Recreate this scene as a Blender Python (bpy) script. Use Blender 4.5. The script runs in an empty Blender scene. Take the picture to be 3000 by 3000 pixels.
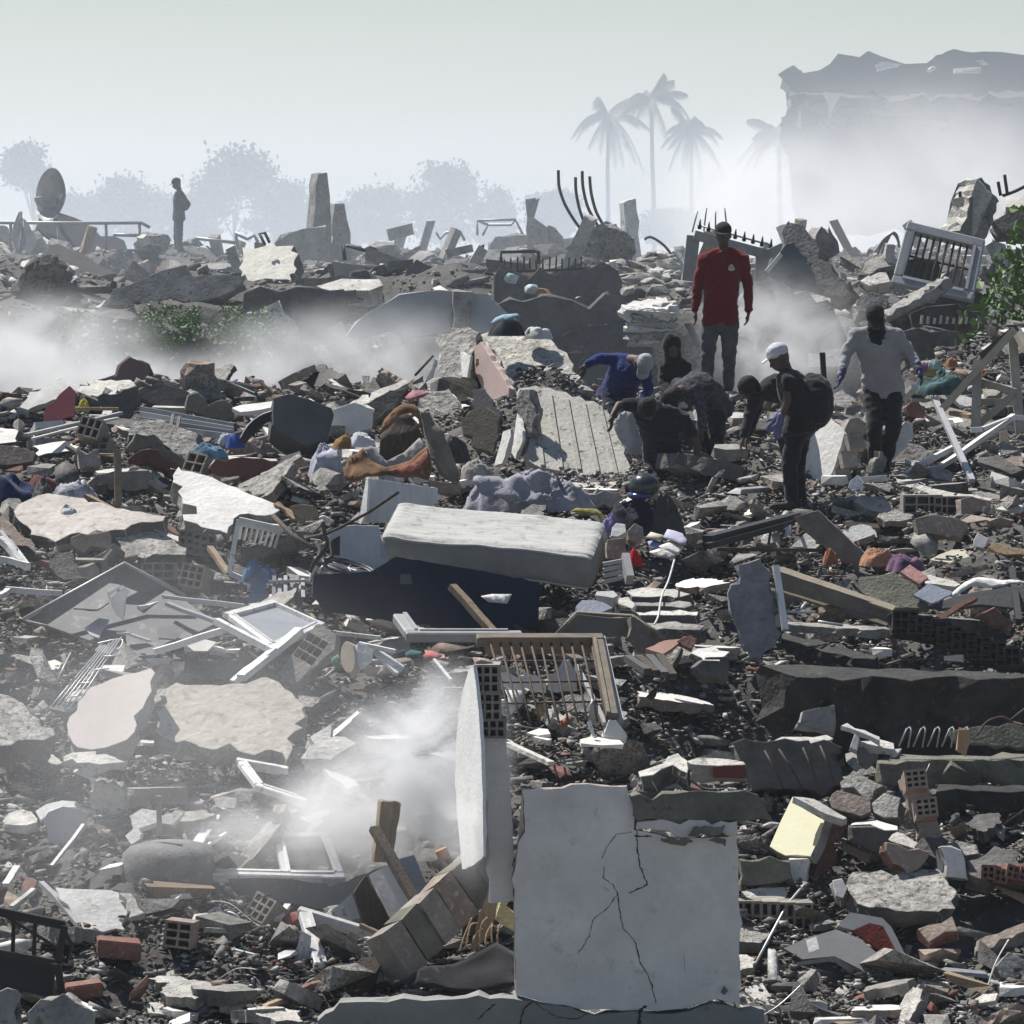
import bpy, bmesh, math, random
import numpy as np
from mathutils import Vector, Matrix, Euler, noise as mnoise
# ------------------------------------------------------------------ camera, sky, sun, exposure
SC = bpy.context.scene
COL = SC.collection
RAD = math.radians
F = 1500 / math.tan(RAD(6.0))
HORIZON = 621.0
PITCH = math.atan((1500 - HORIZON) / F)
CAM_Z = 8.0
cam_data = bpy.data.cameras.new('camera')
cam_data.sensor_width = 36
cam_data.lens = 36 / (2 * math.tan(RAD(6.0)))
cam_data.clip_start = 0.5
cam_data.clip_end = 20000
cam_data.dof.use_dof = False
camera = bpy.data.objects.new('camera', cam_data)
COL.objects.link(camera)
camera.location = (0, 0, CAM_Z)
camera.rotation_euler = (RAD(90) - PITCH, 0, 0)
SC.camera = camera
SUN_EL, SUN_AZ = RAD(56), RAD(-46)
SUNV = Vector((math.sin(SUN_AZ) * math.cos(SUN_EL), math.cos(SUN_AZ) * math.cos(SUN_EL), math.sin(SUN_EL)))
world = bpy.data.worlds.new('World')
SC.world = world
world.use_nodes = True
wn = world.node_tree
sky = wn.nodes.new('ShaderNodeTexSky')
sky.sky_type = 'NISHITA'
sky.sun_disc = False
sky.sun_elevation = SUN_EL
sky.sun_rotation = SUN_AZ
sky.air_density = 1.0
sky.dust_density = 0.6
sky.ozone_density = 2.0
wn.links.new(sky.outputs[0], wn.nodes['Background'].inputs[0])
wn.nodes['Background'].inputs[1].default_value = 0.058
sun_data = bpy.data.lights.new('sun', 'SUN')
sun_data.energy = 5.0
sun_data.angle = RAD(0.6)
sun_data.color = (1.0, 0.965, 0.91)
sun = bpy.data.objects.new('sun', sun_data)
COL.objects.link(sun)
sun.rotation_euler = (-SUNV).to_track_quat('-Z', 'Y').to_euler()
sun.location = (0, 0, 60)
SC.view_settings.view_transform = 'Standard'
SC.view_settings.look = 'None'
SC.view_settings.exposure = 0.55
SC.view_settings.gamma = 1.0
SC.view_settings.use_curve_mapping = False
SC.render.engine = 'CYCLES'
SC.cycles.use_denoising = True
SC.cycles.max_bounces = 6
SC.cycles.diffuse_bounces = 3
SC.cycles.glossy_bounces = 2
SC.cycles.transmission_bounces = 4
SC.cycles.volume_bounces = 4
SC.cycles.transparent_max_bounces = 12
SC.cycles.volume_step_rate = 1.0
SC.cycles.volume_max_steps = 256
SC.cycles.sample_clamp_indirect = 4.0
# ------------------------------------------------------------------ photo pixels -> directions
FWD = Vector((0, math.cos(PITCH), -math.sin(PITCH)))
UPV = Vector((0, math.sin(PITCH), math.cos(PITCH)))
CAMP = Vector((0, 0, CAM_Z))
CROP = {'a': (0, 400, 1000), 'b': (1000, 400, 1000), 'c': (2000, 100, 1000), 'd': (0, 1000, 800), 'e': (800, 900, 1000),
  'f': (1650, 900, 700), 'g': (2200, 850, 800), 'h': (0, 1500, 800), 'i': (700, 1600, 800), 'j': (1400, 1500, 800),
  'k': (2100, 1500, 900), 'l': (0, 2200, 800), 'm': (700, 2200, 800), 'n': (1400, 2200, 800), 'o': (2100, 2200, 900),
  'q': (1950, 600, 600), 'r': (2600, 600, 600), 'z': (0, 0, 3000), 'w': (900, 1380, 420), 'p': (1600, 200, 800)}
def pt(k, p):
 x0, y0, w = CROP[k]
 s = w / 1932.0
 if k == 'w':
  s = 400 / 1840.0
 return x0 + p[0] * s, y0 + p[1] * s
def ray(U, V):
 return FWD + Vector((1, 0, 0)) * ((U - 1500) / F) + UPV * ((1500 - V) / F)
def PD(U, V, D):
 r = ray(U, V)
 return CAMP + r * (D / r.y)
# ------------------------------------------------------------------ terrain height
_prof = []
for v, D in ((2300, 27.5), (1932, 31), (1700, 33), (1500, 35), (1300, 37.2), (1100, 39.8), (1000, 41.3), (900, 43.8), (810, 47), (765, 50.5)):
 _prof.append((D, PD(1500, v / .644, D).z))
_prof = [(-40, 0.0), (14, 0.0), (22, 0.8)] + _prof + [(52, 5.9), (55, 4.9), (59, 3.2), (68, 3.0), (70.6, 3.6), (72.2, 6.3), (75, 6.7),
             (90, 6.72), (99, 6.86), (104, 6.82), (110, 6.6), (116, 4.5), (124, 0.3), (130, 0.0), (9000, 0.0)]
PY = np.array([p[0] for p in _prof]); PZ = np.array([p[1] for p in _prof])
_rng = np.random.RandomState(4)
_nt = [(_rng.uniform(.25, 3.2), _rng.uniform(0, 6.28), _rng.uniform(0, 6.28)) for _ in range(26)]
BUMPS = [
 (3.1, 37.0, 1.5, 1.1, -1.5), (.35, 46.6, .8, 1.3, .62), (3.4, 37.9, 1.2, .5, -.35),
 (-1.1, 33.2, .9, .8, -.35), (2.1, 46.0, .9, 1.0, -.25), (5.6, 52, 1.6, 2.5, .9), (7.5, 61, 2.5, 3.5, 2.6), (4.6, 60, 1.6, 3, 1.7), (-6.2, 70, 3.0, 3.0, .9),
 (1.0, 30.4, 1.2, .5, -.3), (2.15, 49.9, .55, .7, .2)]
def HZ(x, y):
 x = np.asarray(x, float); y = np.asarray(y, float)
 z = np.interp(y, PY, PZ)
 amp = np.interp(y, [0, 20, 30, 51, 54, 62, 70, 74, 110, 128, 140], [0, 0, .09, .09, .1, .15, .15, .15, .16, .1, 0])
 n = np.zeros(np.broadcast(x, y).shape)
 for f, a, b in _nt:
  n = n + np.sin(x * f * math.cos(a) + y * f * math.sin(a) + b) / (f ** .7)
 z = z + amp * n * .42
 for bx, by, sx, sy, dz in BUMPS:
  z = z + dz * np.exp(-((x - bx) / sx) ** 2 - ((y - by) / sy) ** 2)
 return z
def HZ2(x, y):
 x = np.asarray(x, float); y = np.asarray(y, float)
 c = np.abs(np.sin(x * 4.1 + np.sin(y * 2.3) * 1.4) * np.sin(y * 3.3 + np.sin(x * 2.9) * 1.3)) + .5 * np.abs(np.sin(x * 9.7 + y * 3.1) * np.sin(y * 8.3 - x * 2.2))
 return HZ(x, y) - np.interp(y, [27, 30, 52, 54], [0, .11, .11, 0]) * c
def GD(U, V, d0=27.0, d1=140.0):
 """distance at which the ray through a photo pixel meets the rubble"""
 r = ray(U, V)
 ds = np.arange(d0, d1, .05)
 xs = r.x / r.y * ds
 zs = CAM_Z + r.z / r.y * ds
 hit = np.nonzero(zs <= HZ(xs, ds))[0]
 return float(ds[hit[0]]) if len(hit) else 50.0
# ------------------------------------------------------------------ materials
MATS = {}
def M(name, col, rough=.9, var=.22, scale=5.0, bump=.25, bscale=40.0, metal=0.0, spots=None, spot_amt=.0, rnd=.12, streak=None, sheen=0.0, spec=.3, fine=.12, base2=None):
 if name in MATS:
  return MATS[name]
 m = bpy.data.materials.new(name)
 m.use_nodes = True
 nt = m.node_tree
 L = nt.links.new
 b = nt.nodes['Principled BSDF']
 b.inputs['Roughness'].default_value = rough
 b.inputs['Metallic'].default_value = metal
 b.inputs['Specular IOR Level'].default_value = spec
 if sheen:
  b.inputs['Sheen Weight'].default_value = sheen
 tc = nt.nodes.new('ShaderNodeTexCoord')
 oi = nt.nodes.new('ShaderNodeObjectInfo')
 off = nt.nodes.new('ShaderNodeVectorMath'); off.operation = 'MULTIPLY_ADD'
 off.inputs[1].default_value = (1, 1, 1)
 cmb = nt.nodes.new('ShaderNodeCombineXYZ')
 mul = nt.nodes.new('ShaderNodeMath'); mul.operation = 'MULTIPLY'; mul.inputs[1].default_value = 37.0
 L(oi.outputs['Random'], mul.inputs[0])
 L(mul.outputs[0], cmb.inputs[0]); L(mul.outputs[0], cmb.inputs[2])
 L(tc.outputs['Object'], off.inputs[0]); L(cmb.outputs[0], off.inputs[2])
 vec = off.outputs[0]
 if streak:
  mp = nt.nodes.new('ShaderNodeMapping'); mp.inputs['Scale'].default_value = streak
  L(vec, mp.inputs[0]); svec = mp.outputs[0]
 else:
  svec = vec
 n1 = nt.nodes.new('ShaderNodeTexNoise'); n1.inputs['Scale'].default_value = scale; n1.inputs['Detail'].default_value = 6; n1.inputs['Roughness'].default_value = .62
 L(svec, n1.inputs['Vector'])
 rp = nt.nodes.new('ShaderNodeValToRGB')
 c1 = [max(0, c * (1 - var)) for c in col]; c2 = [min(1, c * (1 + var)) for c in (base2 or col)]
 rp.color_ramp.elements[0].position = .3; rp.color_ramp.elements[0].color = (*c1, 1)
 rp.color_ramp.elements[1].position = .72; rp.color_ramp.elements[1].color = (*c2, 1)
 L(n1.outputs['Fac'], rp.inputs[0])
 col_out = rp.outputs[0]
 if spots:
  n2 = nt.nodes.new('ShaderNodeTexNoise'); n2.inputs['Scale'].default_value = scale * 3.1; n2.inputs['Detail'].default_value = 5; n2.inputs['Roughness'].default_value = .7
  L(vec, n2.inputs['Vector'])
  r2 = nt.nodes.new('ShaderNodeValToRGB')
  t = .78 - spot_amt * .4
  r2.color_ramp.elements[0].position = t - .05; r2.color_ramp.elements[1].position = t + .05
  L(n2.outputs['Fac'], r2.inputs[0])
  mx = nt.nodes.new('ShaderNodeMix'); mx.data_type = 'RGBA'
  L(r2.outputs[0], mx.inputs[0]); L(col_out, mx.inputs[6]); mx.inputs[7].default_value = (*spots, 1)
  col_out = mx.outputs[2]
 n3 = nt.nodes.new('ShaderNodeTexNoise'); n3.inputs['Scale'].default_value = bscale; n3.inputs['Detail'].default_value = 5
 L(vec, n3.inputs['Vector'])
 hs = nt.nodes.new('ShaderNodeHueSaturation')
 m1 = nt.nodes.new('ShaderNodeMath'); m1.operation = 'MULTIPLY_ADD'; m1.inputs[1].default_value = rnd * 2; m1.inputs[2].default_value = 1 - rnd - fine
 L(oi.outputs['Random'], m1.inputs[0])
 m2 = nt.nodes.new('ShaderNodeMath'); m2.operation = 'MULTIPLY_ADD'; m2.inputs[1].default_value = fine * 2
 L(n3.outputs['Fac'], m2.inputs[0]); L(m1.outputs[0], m2.inputs[2])
 L(m2.outputs[0], hs.inputs['Value']); L(col_out, hs.inputs['Color'])
 L(hs.outputs[0], b.inputs['Base Color'])
 if bump:
  bp = nt.nodes.new('ShaderNodeBump'); bp.inputs['Strength'].default_value = bump; bp.inputs['Distance'].default_value = .03
  ad = nt.nodes.new('ShaderNodeMath'); ad.operation = 'MULTIPLY_ADD'; ad.inputs[1].default_value = .6
  L(n3.outputs['Fac'], ad.inputs[0]); L(n1.outputs['Fac'], ad.inputs[2])
  L(ad.outputs[0], bp.inputs['Height']); L(bp.outputs[0], b.inputs['Normal'])
 MATS[name] = m
 return m
CONC = M('concrete', (.26, .247, .226), spots=(.10, .095, .088), spot_amt=.42, scale=4, bump=.9, bscale=26, var=.4, fine=.25)
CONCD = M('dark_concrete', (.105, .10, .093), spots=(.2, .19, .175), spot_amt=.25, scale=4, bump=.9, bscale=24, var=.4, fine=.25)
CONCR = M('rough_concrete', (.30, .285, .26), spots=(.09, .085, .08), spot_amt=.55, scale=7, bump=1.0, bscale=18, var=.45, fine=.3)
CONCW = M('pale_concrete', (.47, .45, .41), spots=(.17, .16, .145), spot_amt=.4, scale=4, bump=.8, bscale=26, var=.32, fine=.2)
PITSHADE = M('pit_shade_concrete', (.035, .034, .032), spots=(.075, .07, .066), spot_amt=.4, scale=4, bump=.9, bscale=24, var=.4, fine=.25)  # near-black concrete for the pit; its deep shade is put into the colour
CORE = M('broken_core', (.43, .41, .37), spots=(.12, .115, .105), spot_amt=.5, scale=8, bump=1.0, bscale=18, var=.4, fine=.3)
PLAST = M('white_plaster', (.58, .565, .535), var=.2, scale=3, bump=.35, bscale=24, spots=(.30, .28, .25), spot_amt=.32, rnd=.08, fine=.12)
GPLAST = M('grey_plaster', (.66, .625, .58), var=.14, scale=2.4, bump=.2, bscale=20, rnd=.04, fine=.09, spots=(.5, .47, .43), spot_amt=.3)
PINK = M('pink_plaster', (.48, .36, .33), var=.1, scale=3, bump=.15, spots=(.3, .27, .24), spot_amt=.15)
BEIGE = M('beige_plaster', (.52, .47, .43), var=.14, scale=2, bump=.15, rnd=.05, fine=.05, spots=(.38, .34, .31), spot_amt=.12)
OLIVE = M('olive_concrete', (.15, .145, .115), var=.35, scale=4, bump=.7, fine=.22, spots=(.08, .076, .06), spot_amt=.35)
TILE = M('yellow_tile', (.54, .52, .33), var=.06, scale=3, bump=.05, rough=.45, rnd=.02, fine=.03, spots=(.4, .38, .25), spot_amt=.08)
BRICK = M('red_brick', (.185, .095, .075), var=.25, scale=9, bump=.4, spots=(.36, .31, .27), spot_amt=.35)
CLAY = M('dusty_clay_brick', (.28, .22, .18), var=.25, scale=7, bump=.4, spots=(.40, .37, .33), spot_amt=.45)
GREYCLAY = M('grey_clay_brick', (.25, .225, .195), var=.25, scale=7, bump=.4, spots=(.36, .34, .31), spot_amt=.4)
MAROON = M('maroon_board', (.15, .022, .035), var=.15, bump=.1, rough=.6)
WOOD = M('weathered_wood', (.25, .19, .13), var=.35, scale=3, streak=(14, 14, 1.2), bump=.4, bscale=30, spots=(.13, .1, .075), spot_amt=.2)
WOODO = M('raw_wood', (.34, .245, .15), var=.3, scale=3, streak=(14, 14, 1.5), bump=.3, bscale=30)
WOODD = M('dark_wood', (.075, .06, .048), var=.35, scale=3, streak=(12, 12, 1.5), bump=.4)
WHITE = M('white_paint', (.62, .61, .59), rough=.6, var=.2, scale=5, bump=.12, rnd=.12, fine=.12, spots=(.30, .28, .25), spot_amt=.38)
GREYM = M('grey_metal', (.33, .33, .33), rough=.5, metal=.35, var=.15, scale=5, bump=.06, spots=(.2, .17, .14), spot_amt=.2)
ALU = M('aluminium', (.52, .52, .52), rough=.42, metal=.5, var=.12, scale=5, bump=.05, spots=(.3, .28, .25), spot_amt=.15)
STEELB = M('brown_steel', (.16, .135, .105), rough=.65, metal=.2, var=.25, scale=6, bump=.15, spots=(.27, .22, .17), spot_amt=.3)
BLACK = M('black_metal', (.018, .018, .019), rough=.5, var=.2, bump=.05, spec=.4)
RUST = M('rusty_rebar', (.085, .06, .045), rough=.85, var=.3, scale=20, bump=.2)
NAVY = M('navy_fabric', (.012, .018, .04), rough=.95, var=.2, scale=6, bump=.25, bscale=80)
ASPH = M('dark_sheet', (.085, .085, .088), rough=.8, var=.2, scale=3, bump=.2)
SLATE = M('slate_panel', (.10, .115, .125), rough=.7, var=.12, scale=3, bump=.1)
TEAL = M('grey_teal_plastic', (.11, .145, .155), rough=.5, var=.12, scale=3, bump=.05)
PLASTIC = M('grey_plastic', (.21, .21, .215), rough=.42, var=.12, scale=4, bump=.05, spots=(.32, .31, .29), spot_amt=.2)
def fabric(name, col, var=.2, scale=6, base2=None, spots=None, spot_amt=.3, bump=.35):
 return M(name, col, rough=.95, var=var, scale=scale, bump=bump, bscale=70, sheen=.15, base2=base2, spots=spots, spot_amt=spot_amt, rnd=.02, spec=.1)
# ------------------------------------------------------------------ object helpers
def tag(o, label, cat, group=None, kind=None):
 if label: o['label'] = label
 if cat: o['category'] = cat
 if group: o['group'] = group
 o['kind'] = kind or 'thing'
 return o
def mesh_obj(name, verts, faces, mat, parent=None, smooth=False, origin=None, mats=None, mat_idx=None):
 V_ = np.array(verts, float)
 c = np.array(origin, float) if origin is not None else (V_.min(0) + V_.max(0)) / 2
 me = bpy.data.meshes.new(name)
 me.from_pydata((V_ - c).tolist(), [], faces)
 me.update()
 for mm in (mats or [mat]):
  me.materials.append(mm)
 if mat_idx is not None:
  me.polygons.foreach_set('material_index', mat_idx)
 if smooth:
  me.polygons.foreach_set('use_smooth', [True] * len(me.polygons))
 o = bpy.data.objects.new(name, me)
 COL.objects.link(o)
 put(o, c, parent)
 return o
def put(o, c, parent):
 if parent is not None:
  o.parent = parent
  o.location = Vector(c) - Vector(parent['_o'])
 else:
  o.location = c
  o['_o'] = tuple(float(q) for q in c)
def bm_obj(name, bm, mat, parent=None, smooth=False, mats=None):
 bmesh.ops.recalc_face_normals(bm, faces=bm.faces)
 vs = [v.co.copy() for v in bm.verts]
 lo = Vector((min(v.x for v in vs), min(v.y for v in vs), min(v.z for v in vs)))
 hi = Vector((max(v.x for v in vs), max(v.y for v in vs), max(v.z for v in vs)))
 c = (lo + hi) / 2
 for v in bm.verts:
  v.co -= c
 me = bpy.data.meshes.new(name)
 bm.to_mesh(me); bm.free()
 for mm in (mats or [mat]):
  me.materials.append(mm)
 if smooth:
  me.polygons.foreach_set('use_smooth', [True] * len(me.polygons))
 o = bpy.data.objects.new(name, me)
 COL.objects.link(o)
 if parent is not None and '_o' not in parent:
  parent['_o'] = tuple(parent.location)
 put(o, c, parent)
 return o
def root(name, loc, label, cat, group=None):
 o = bpy.data.objects.new(name, None)
 o.empty_display_size = .2
 COL.objects.link(o)
 o.location = loc
 o['_o'] = tuple(float(q) for q in loc)
 return tag(o, label, cat, group)
# ------------------------------------------------------------------ ground and rubble mounds
def grid_mesh(name, ys, half, nx, mat):
 nxs = np.linspace(-1, 1, nx)
 X = np.array([nxs * half(y) for y in ys]); Y = np.repeat(np.array(ys)[:, None], nx, 1)
 Z = HZ2(X, Y)
 fade = np.clip((1 - np.abs(nxs)) * 8, 0, 1)[None, :]
 rr = np.random.RandomState(9)
 Z = Z + rr.normal(0, .02, Z.shape)
 Z = Z * fade - (1 - fade) * .3
 V_ = np.stack([X, Y, Z], -1).reshape(-1, 3)
 ny = len(ys)
 i = np.arange(ny - 1)[:, None] * nx + np.arange(nx - 1)[None, :]
 Fc = np.stack([i, i + 1, i + nx + 1, i + nx], -1).reshape(-1, 4)
 return mesh_obj(name, V_, Fc.tolist(), mat, smooth=True)
DIRT = M('rubble_dust', (.08, .076, .07), var=.4, scale=3, bump=.8, bscale=12, spots=(.16, .15, .14), spot_amt=.35)
GROUND = M('dusty_ground', (.22, .205, .18), var=.2, scale=.05, bump=.2, bscale=2)
g = mesh_obj('ground', [(-9000, -200, -.35), (9000, -200, -.35), (9000, 14000, -.35), (-9000, 14000, -.35)], [(0, 1, 2, 3)], GROUND)
g['kind'] = 'structure'
ys = np.concatenate([np.arange(12, 26, 1.0), np.arange(26, 53, .11), np.arange(53, 76, .2), np.arange(76, 132, .5)])
tm = grid_mesh('rubble_terrain', ys, lambda y: .25 * y + 10, 260, DIRT)
tm['kind'] = 'structure'
# ------------------------------------------------------------------ shape helpers
RNG = random.Random(11)
MASK = {}
CELL = .06
def T(t, a=0.0):
 t, a = RAD(t), RAD(a)
 return Vector((math.sin(t) * math.sin(a), -math.sin(t) * math.cos(a), math.cos(t)))
def W(k, p, D):
 return PD(*pt(k, p), D)
def WG(k, p, lift=0.0):
 U, V = pt(k, p)
 w = PD(U, V, GD(U, V))
 w.z += lift
 return w
def gd(k, p):
 return GD(*pt(k, p))
def mark(poly, z=None):
 xs = [p.x for p in poly]; ys = [p.y for p in poly]
 if min(ys) > 56:
  return
 X = np.arange(min(xs), max(xs), CELL); Y = np.arange(min(ys), max(ys), CELL)
 if len(X) == 0 or len(Y) == 0 or len(X) * len(Y) > 60000:
  return
 gx, gy = np.meshgrid(X, Y)
 ins = np.zeros(gx.shape, bool)
 j = len(poly) - 1
 for i in range(len(poly)):
  xi, yi, xj, yj = poly[i].x, poly[i].y, poly[j].x, poly[j].y
  c = ((yi > gy) != (yj > gy)) & (gx < (xj - xi) * (gy - yi) / ((yj - yi) or 1e-9) + xi)
  ins ^= c
  j = i
 zz = np.mean([p.z for p in poly])
 for a, b in zip(gx[ins], gy[ins]):
  MASK[(int(a // CELL), int(b // CELL))] = max(zz, MASK.get((int(a // CELL), int(b // CELL)), -9))
def on_plane(k, pts, n, at, D):
 """photo outline -> points on a plane through the point `at`"""
 p0 = W(k, at, D)
 out = []
 for p in pts:
  r = ray(*pt(k, p))
  dn = r.dot(n)
  t = (p0 - CAMP).dot(n) / dn if abs(dn) > 1e-5 else D
  w = CAMP + r * t
  if t < 0 or abs(w.y - p0.y) > 7:
   w = W(k, p, D)
  out.append(w)
 return out
def jagged(poly, n, jag, step, rng):
 if jag <= 0:
  return [p.copy() for p in poly]
 out = []
 for i, p in enumerate(poly):
  q = poly[(i + 1) % len(poly)]
  m = max(1, int((q - p).length / step))
  d = (q - p).normalized()
  side = n.cross(d)
  for s in range(m):
   f = s / m
   o = p.lerp(q, f)
   if s or jag > .004:
    o = o + side * (rng.gauss(0, jag) if rng.random() < .8 else rng.gauss(0, jag * 2.4)) + d * rng.gauss(0, jag * .6)
   out.append(o)
 return out
def prism(bm, poly, n, th, rng, rough=0.0, layers=1):
 rings = []
 c = sum(poly, Vector()) / len(poly)
 for l in range(layers + 1):
  f = l / layers
  rings.append([bm.verts.new(p - n * th * f + (Vector((rng.gauss(0, rough), rng.gauss(0, rough), rng.gauss(0, rough))) if l else Vector())) for p in poly])
 top = bm.faces.new(rings[0])
 bot = bm.faces.new(list(reversed(rings[-1])))
 sides = []
 m = len(poly)
 for l in range(layers):
  for i in range(m):
   sides.append(bm.faces.new((rings[l][i], rings[l + 1][i], rings[l + 1][(i + 1) % m], rings[l][(i + 1) % m])))
 return top, bot, sides
def S(name, k, pts, n, th, mat, label, cat, at=None, D=None, jag=.012, step=.065, group=None, side=None, parent=None, lift=0.0, rough=None, keep=True, relief=0.0, dD=0.0, kind=None):
 """a broken slab, panel or plate: its outline as seen, on a plane of its own, with thickness"""
 rng = random.Random(int(sum(map(ord, name + k)) * 131 + pts[0][0] * 17 + pts[0][1] * 7))
 at = at or max(pts, key=lambda p: p[1])
 if D is None:
  D = gd(k, at)
 poly = on_plane(k, pts, n, at, D + dD)
 if lift:
  poly = [p + Vector((0, 0, lift)) for p in poly]
 if keep:
  mark(poly + ([] if n.z > .5 else [p + Vector((0, .25, 0)) for p in reversed(poly)]))
 poly = jagged(poly, n, jag, step, rng)
 bm = bmesh.new()
 if rough is None:
  rough = jag * 1.1
 top, bot, sides = prism(bm, poly, n, th, rng, rough, 3 if th > .09 else 2 if th > .05 else 1)
 if top.normal.dot(n) < 0:
  bmesh.ops.reverse_faces(bm, faces=bm.faces)
 for f in sides:
  f.material_index = 1 if side else 0
 r = bmesh.ops.triangulate(bm, faces=[top, bot])
 if relief:
  tops = [f for f in bm.faces if f.normal.dot(n) > .9]
  es = list({e for f in tops for e in f.edges})
  bmesh.ops.subdivide_edges(bm, edges=es, cuts=3, use_grid_fill=True)
  for v in bm.verts:
   if abs((v.co - poly[0]).dot(n)) < th * .3 and not v.is_boundary:
    q = v.co * 7
    v.co += n * relief * (mnoise.noise(q) + .5 * mnoise.noise(q * 2.3))
 es = [e for e in bm.edges if len(e.link_faces) == 2 and e.calc_face_angle(0) > .9]
 if th > .03 and not relief:
  try:
   bmesh.ops.bevel(bm, geom=es, offset=min(.004, th * .06), segments=1, affect='EDGES', clamp_overlap=True)
  except Exception:
   pass
 o = bm_obj(name, bm, mat, parent, mats=[mat, side] if side else None)
 if parent is None:
  tag(o, label, cat, group, kind)
 elif label:
  o['label'] = label
 return o
def box_bm(bm, c, ax, ay, az, hx, hy, hz, jit=0.0, rng=RNG):
 vs = []
 for sx in (-1, 1):
  for sy in (-1, 1):
   for sz in (-1, 1):
    vs.append(bm.verts.new(c + ax * (hx * sx * (1 + rng.gauss(0, jit))) + ay * (hy * sy * (1 + rng.gauss(0, jit))) + az * (hz * sz * (1 + rng.gauss(0, jit)))))
 for f in ((0, 1, 3, 2), (4, 6, 7, 5), (0, 4, 5, 1), (2, 3, 7, 6), (0, 2, 6, 4), (1, 5, 7, 3)):
  bm.faces.new([vs[i] for i in f])
 return vs
def axes(p0, p1, roll=0.0, up=Vector((0, 0, 1))):
 d = (p1 - p0)
 L = d.length
 d = d / L
 if abs(d.dot(up)) > .97:
  up = Vector((0, 1, 0))
 x = d.cross(up).normalized()
 y = x.cross(d).normalized()
 if roll:
  c, s = math.cos(RAD(roll)), math.sin(RAD(roll))
  x, y = x * c + y * s, y * c - x * s
 return d, x, y, L
def beam(name, p0, p1, w, h, mat, label=None, cat=None, group=None, parent=None, roll=0.0, bev=.006, jit=.0, split=1, wob=0.0, keep=True):
 """a bar, plank or beam: a box between two points, w across and h deep"""
 d, x, y, L = axes(p0, p1, roll)
 bm = bmesh.new()
 rng = random.Random(int((p0.x * 31 + p1.z * 17 + L * 7) * 997) & 0xffff)
 rings = []
 for i in range(split + 1):
  c = p0.lerp(p1, i / split) + x * rng.gauss(0, wob) + y * rng.gauss(0, wob)
  rings.append([bm.verts.new(c + x * (sx * w / 2 * (1 + rng.gauss(0, jit))) + y * (sy * h / 2 * (1 + rng.gauss(0, jit))) + d * rng.gauss(0, jit * w)) for sx, sy in ((-1, -1), (1, -1), (1, 1), (-1, 1))])
 for a, b in zip(rings, rings[1:]):
  for i in range(4):
   bm.faces.new((a[i], b[i], b[(i + 1) % 4], a[(i + 1) % 4]))
 bm.faces.new(list(reversed(rings[0]))); bm.faces.new(rings[-1])
 if bev and min(w, h) > .02:
  bmesh.ops.bevel(bm, geom=[e for e in bm.edges if e.calc_face_angle(0) > .8], offset=min(bev, min(w, h) * .2), segments=1, affect='EDGES')
 if keep and parent is None and L > .4:
  mark([p0 + x * w, p1 + x * w, p1 - x * w, p0 - x * w])
 o = bm_obj(name, bm, mat, parent)
 if parent is None:
  tag(o, label, cat, group)
 elif label:
  o['label'] = label
 return o
def tube(name, pts, r, mat, label=None, cat=None, group=None, parent=None, seg=7, closed=False, smooth=True, taper=1.0):
 bm = bmesh.new()
 n = len(pts)
 rings = []
 prev = None
 for i, p in enumerate(pts):
  a = pts[i - 1] if i or closed else pts[0]
  b = pts[(i + 1) % n] if i < n - 1 or closed else pts[-1]
  d = (b - a).normalized()
  ref = prev if prev is not None else (Vector((0, 0, 1)) if abs(d.z) < .9 else Vector((1, 0, 0)))
  x = (ref - d * ref.dot(d)).normalized()
  prev = x
  y = d.cross(x)
  rr = r * (1 + (taper - 1) * i / max(1, n - 1))
  rings.append([bm.verts.new(p + x * (rr * math.cos(6.2832 * j / seg)) + y * (rr * math.sin(6.2832 * j / seg))) for j in range(seg)])
 prs = list(zip(rings, rings[1:]))
 if closed:
  prs.append((rings[-1], rings[0]))
 for a, b in prs:
  for j in range(seg):
   bm.faces.new((a[j], a[(j + 1) % seg], b[(j + 1) % seg], b[j]))
 if not closed:
  bm.faces.new(list(reversed(rings[0]))); bm.faces.new(rings[-1])
 o = bm_obj(name, bm, mat, parent, smooth=smooth)
 if parent is None:
  tag(o, label, cat, group)
 elif label:
  o['label'] = label
 return o
def curve_pts(pts, sub=6):
 """Catmull-Rom through points"""
 out = []
 P = [pts[0]] + list(pts) + [pts[-1]]
 for i in range(1, len(P) - 2):
  for s in range(sub):
   t = s / sub
   a, b, c, d = P[i - 1], P[i], P[i + 1], P[i + 2]
   out.append(.5 * ((2 * b) + (c - a) * t + (2 * a - 5 * b + 4 * c - d) * t * t + (3 * b - a - 3 * c + d) * t ** 3))
 out.append(pts[-1].copy())
 return out
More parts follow.
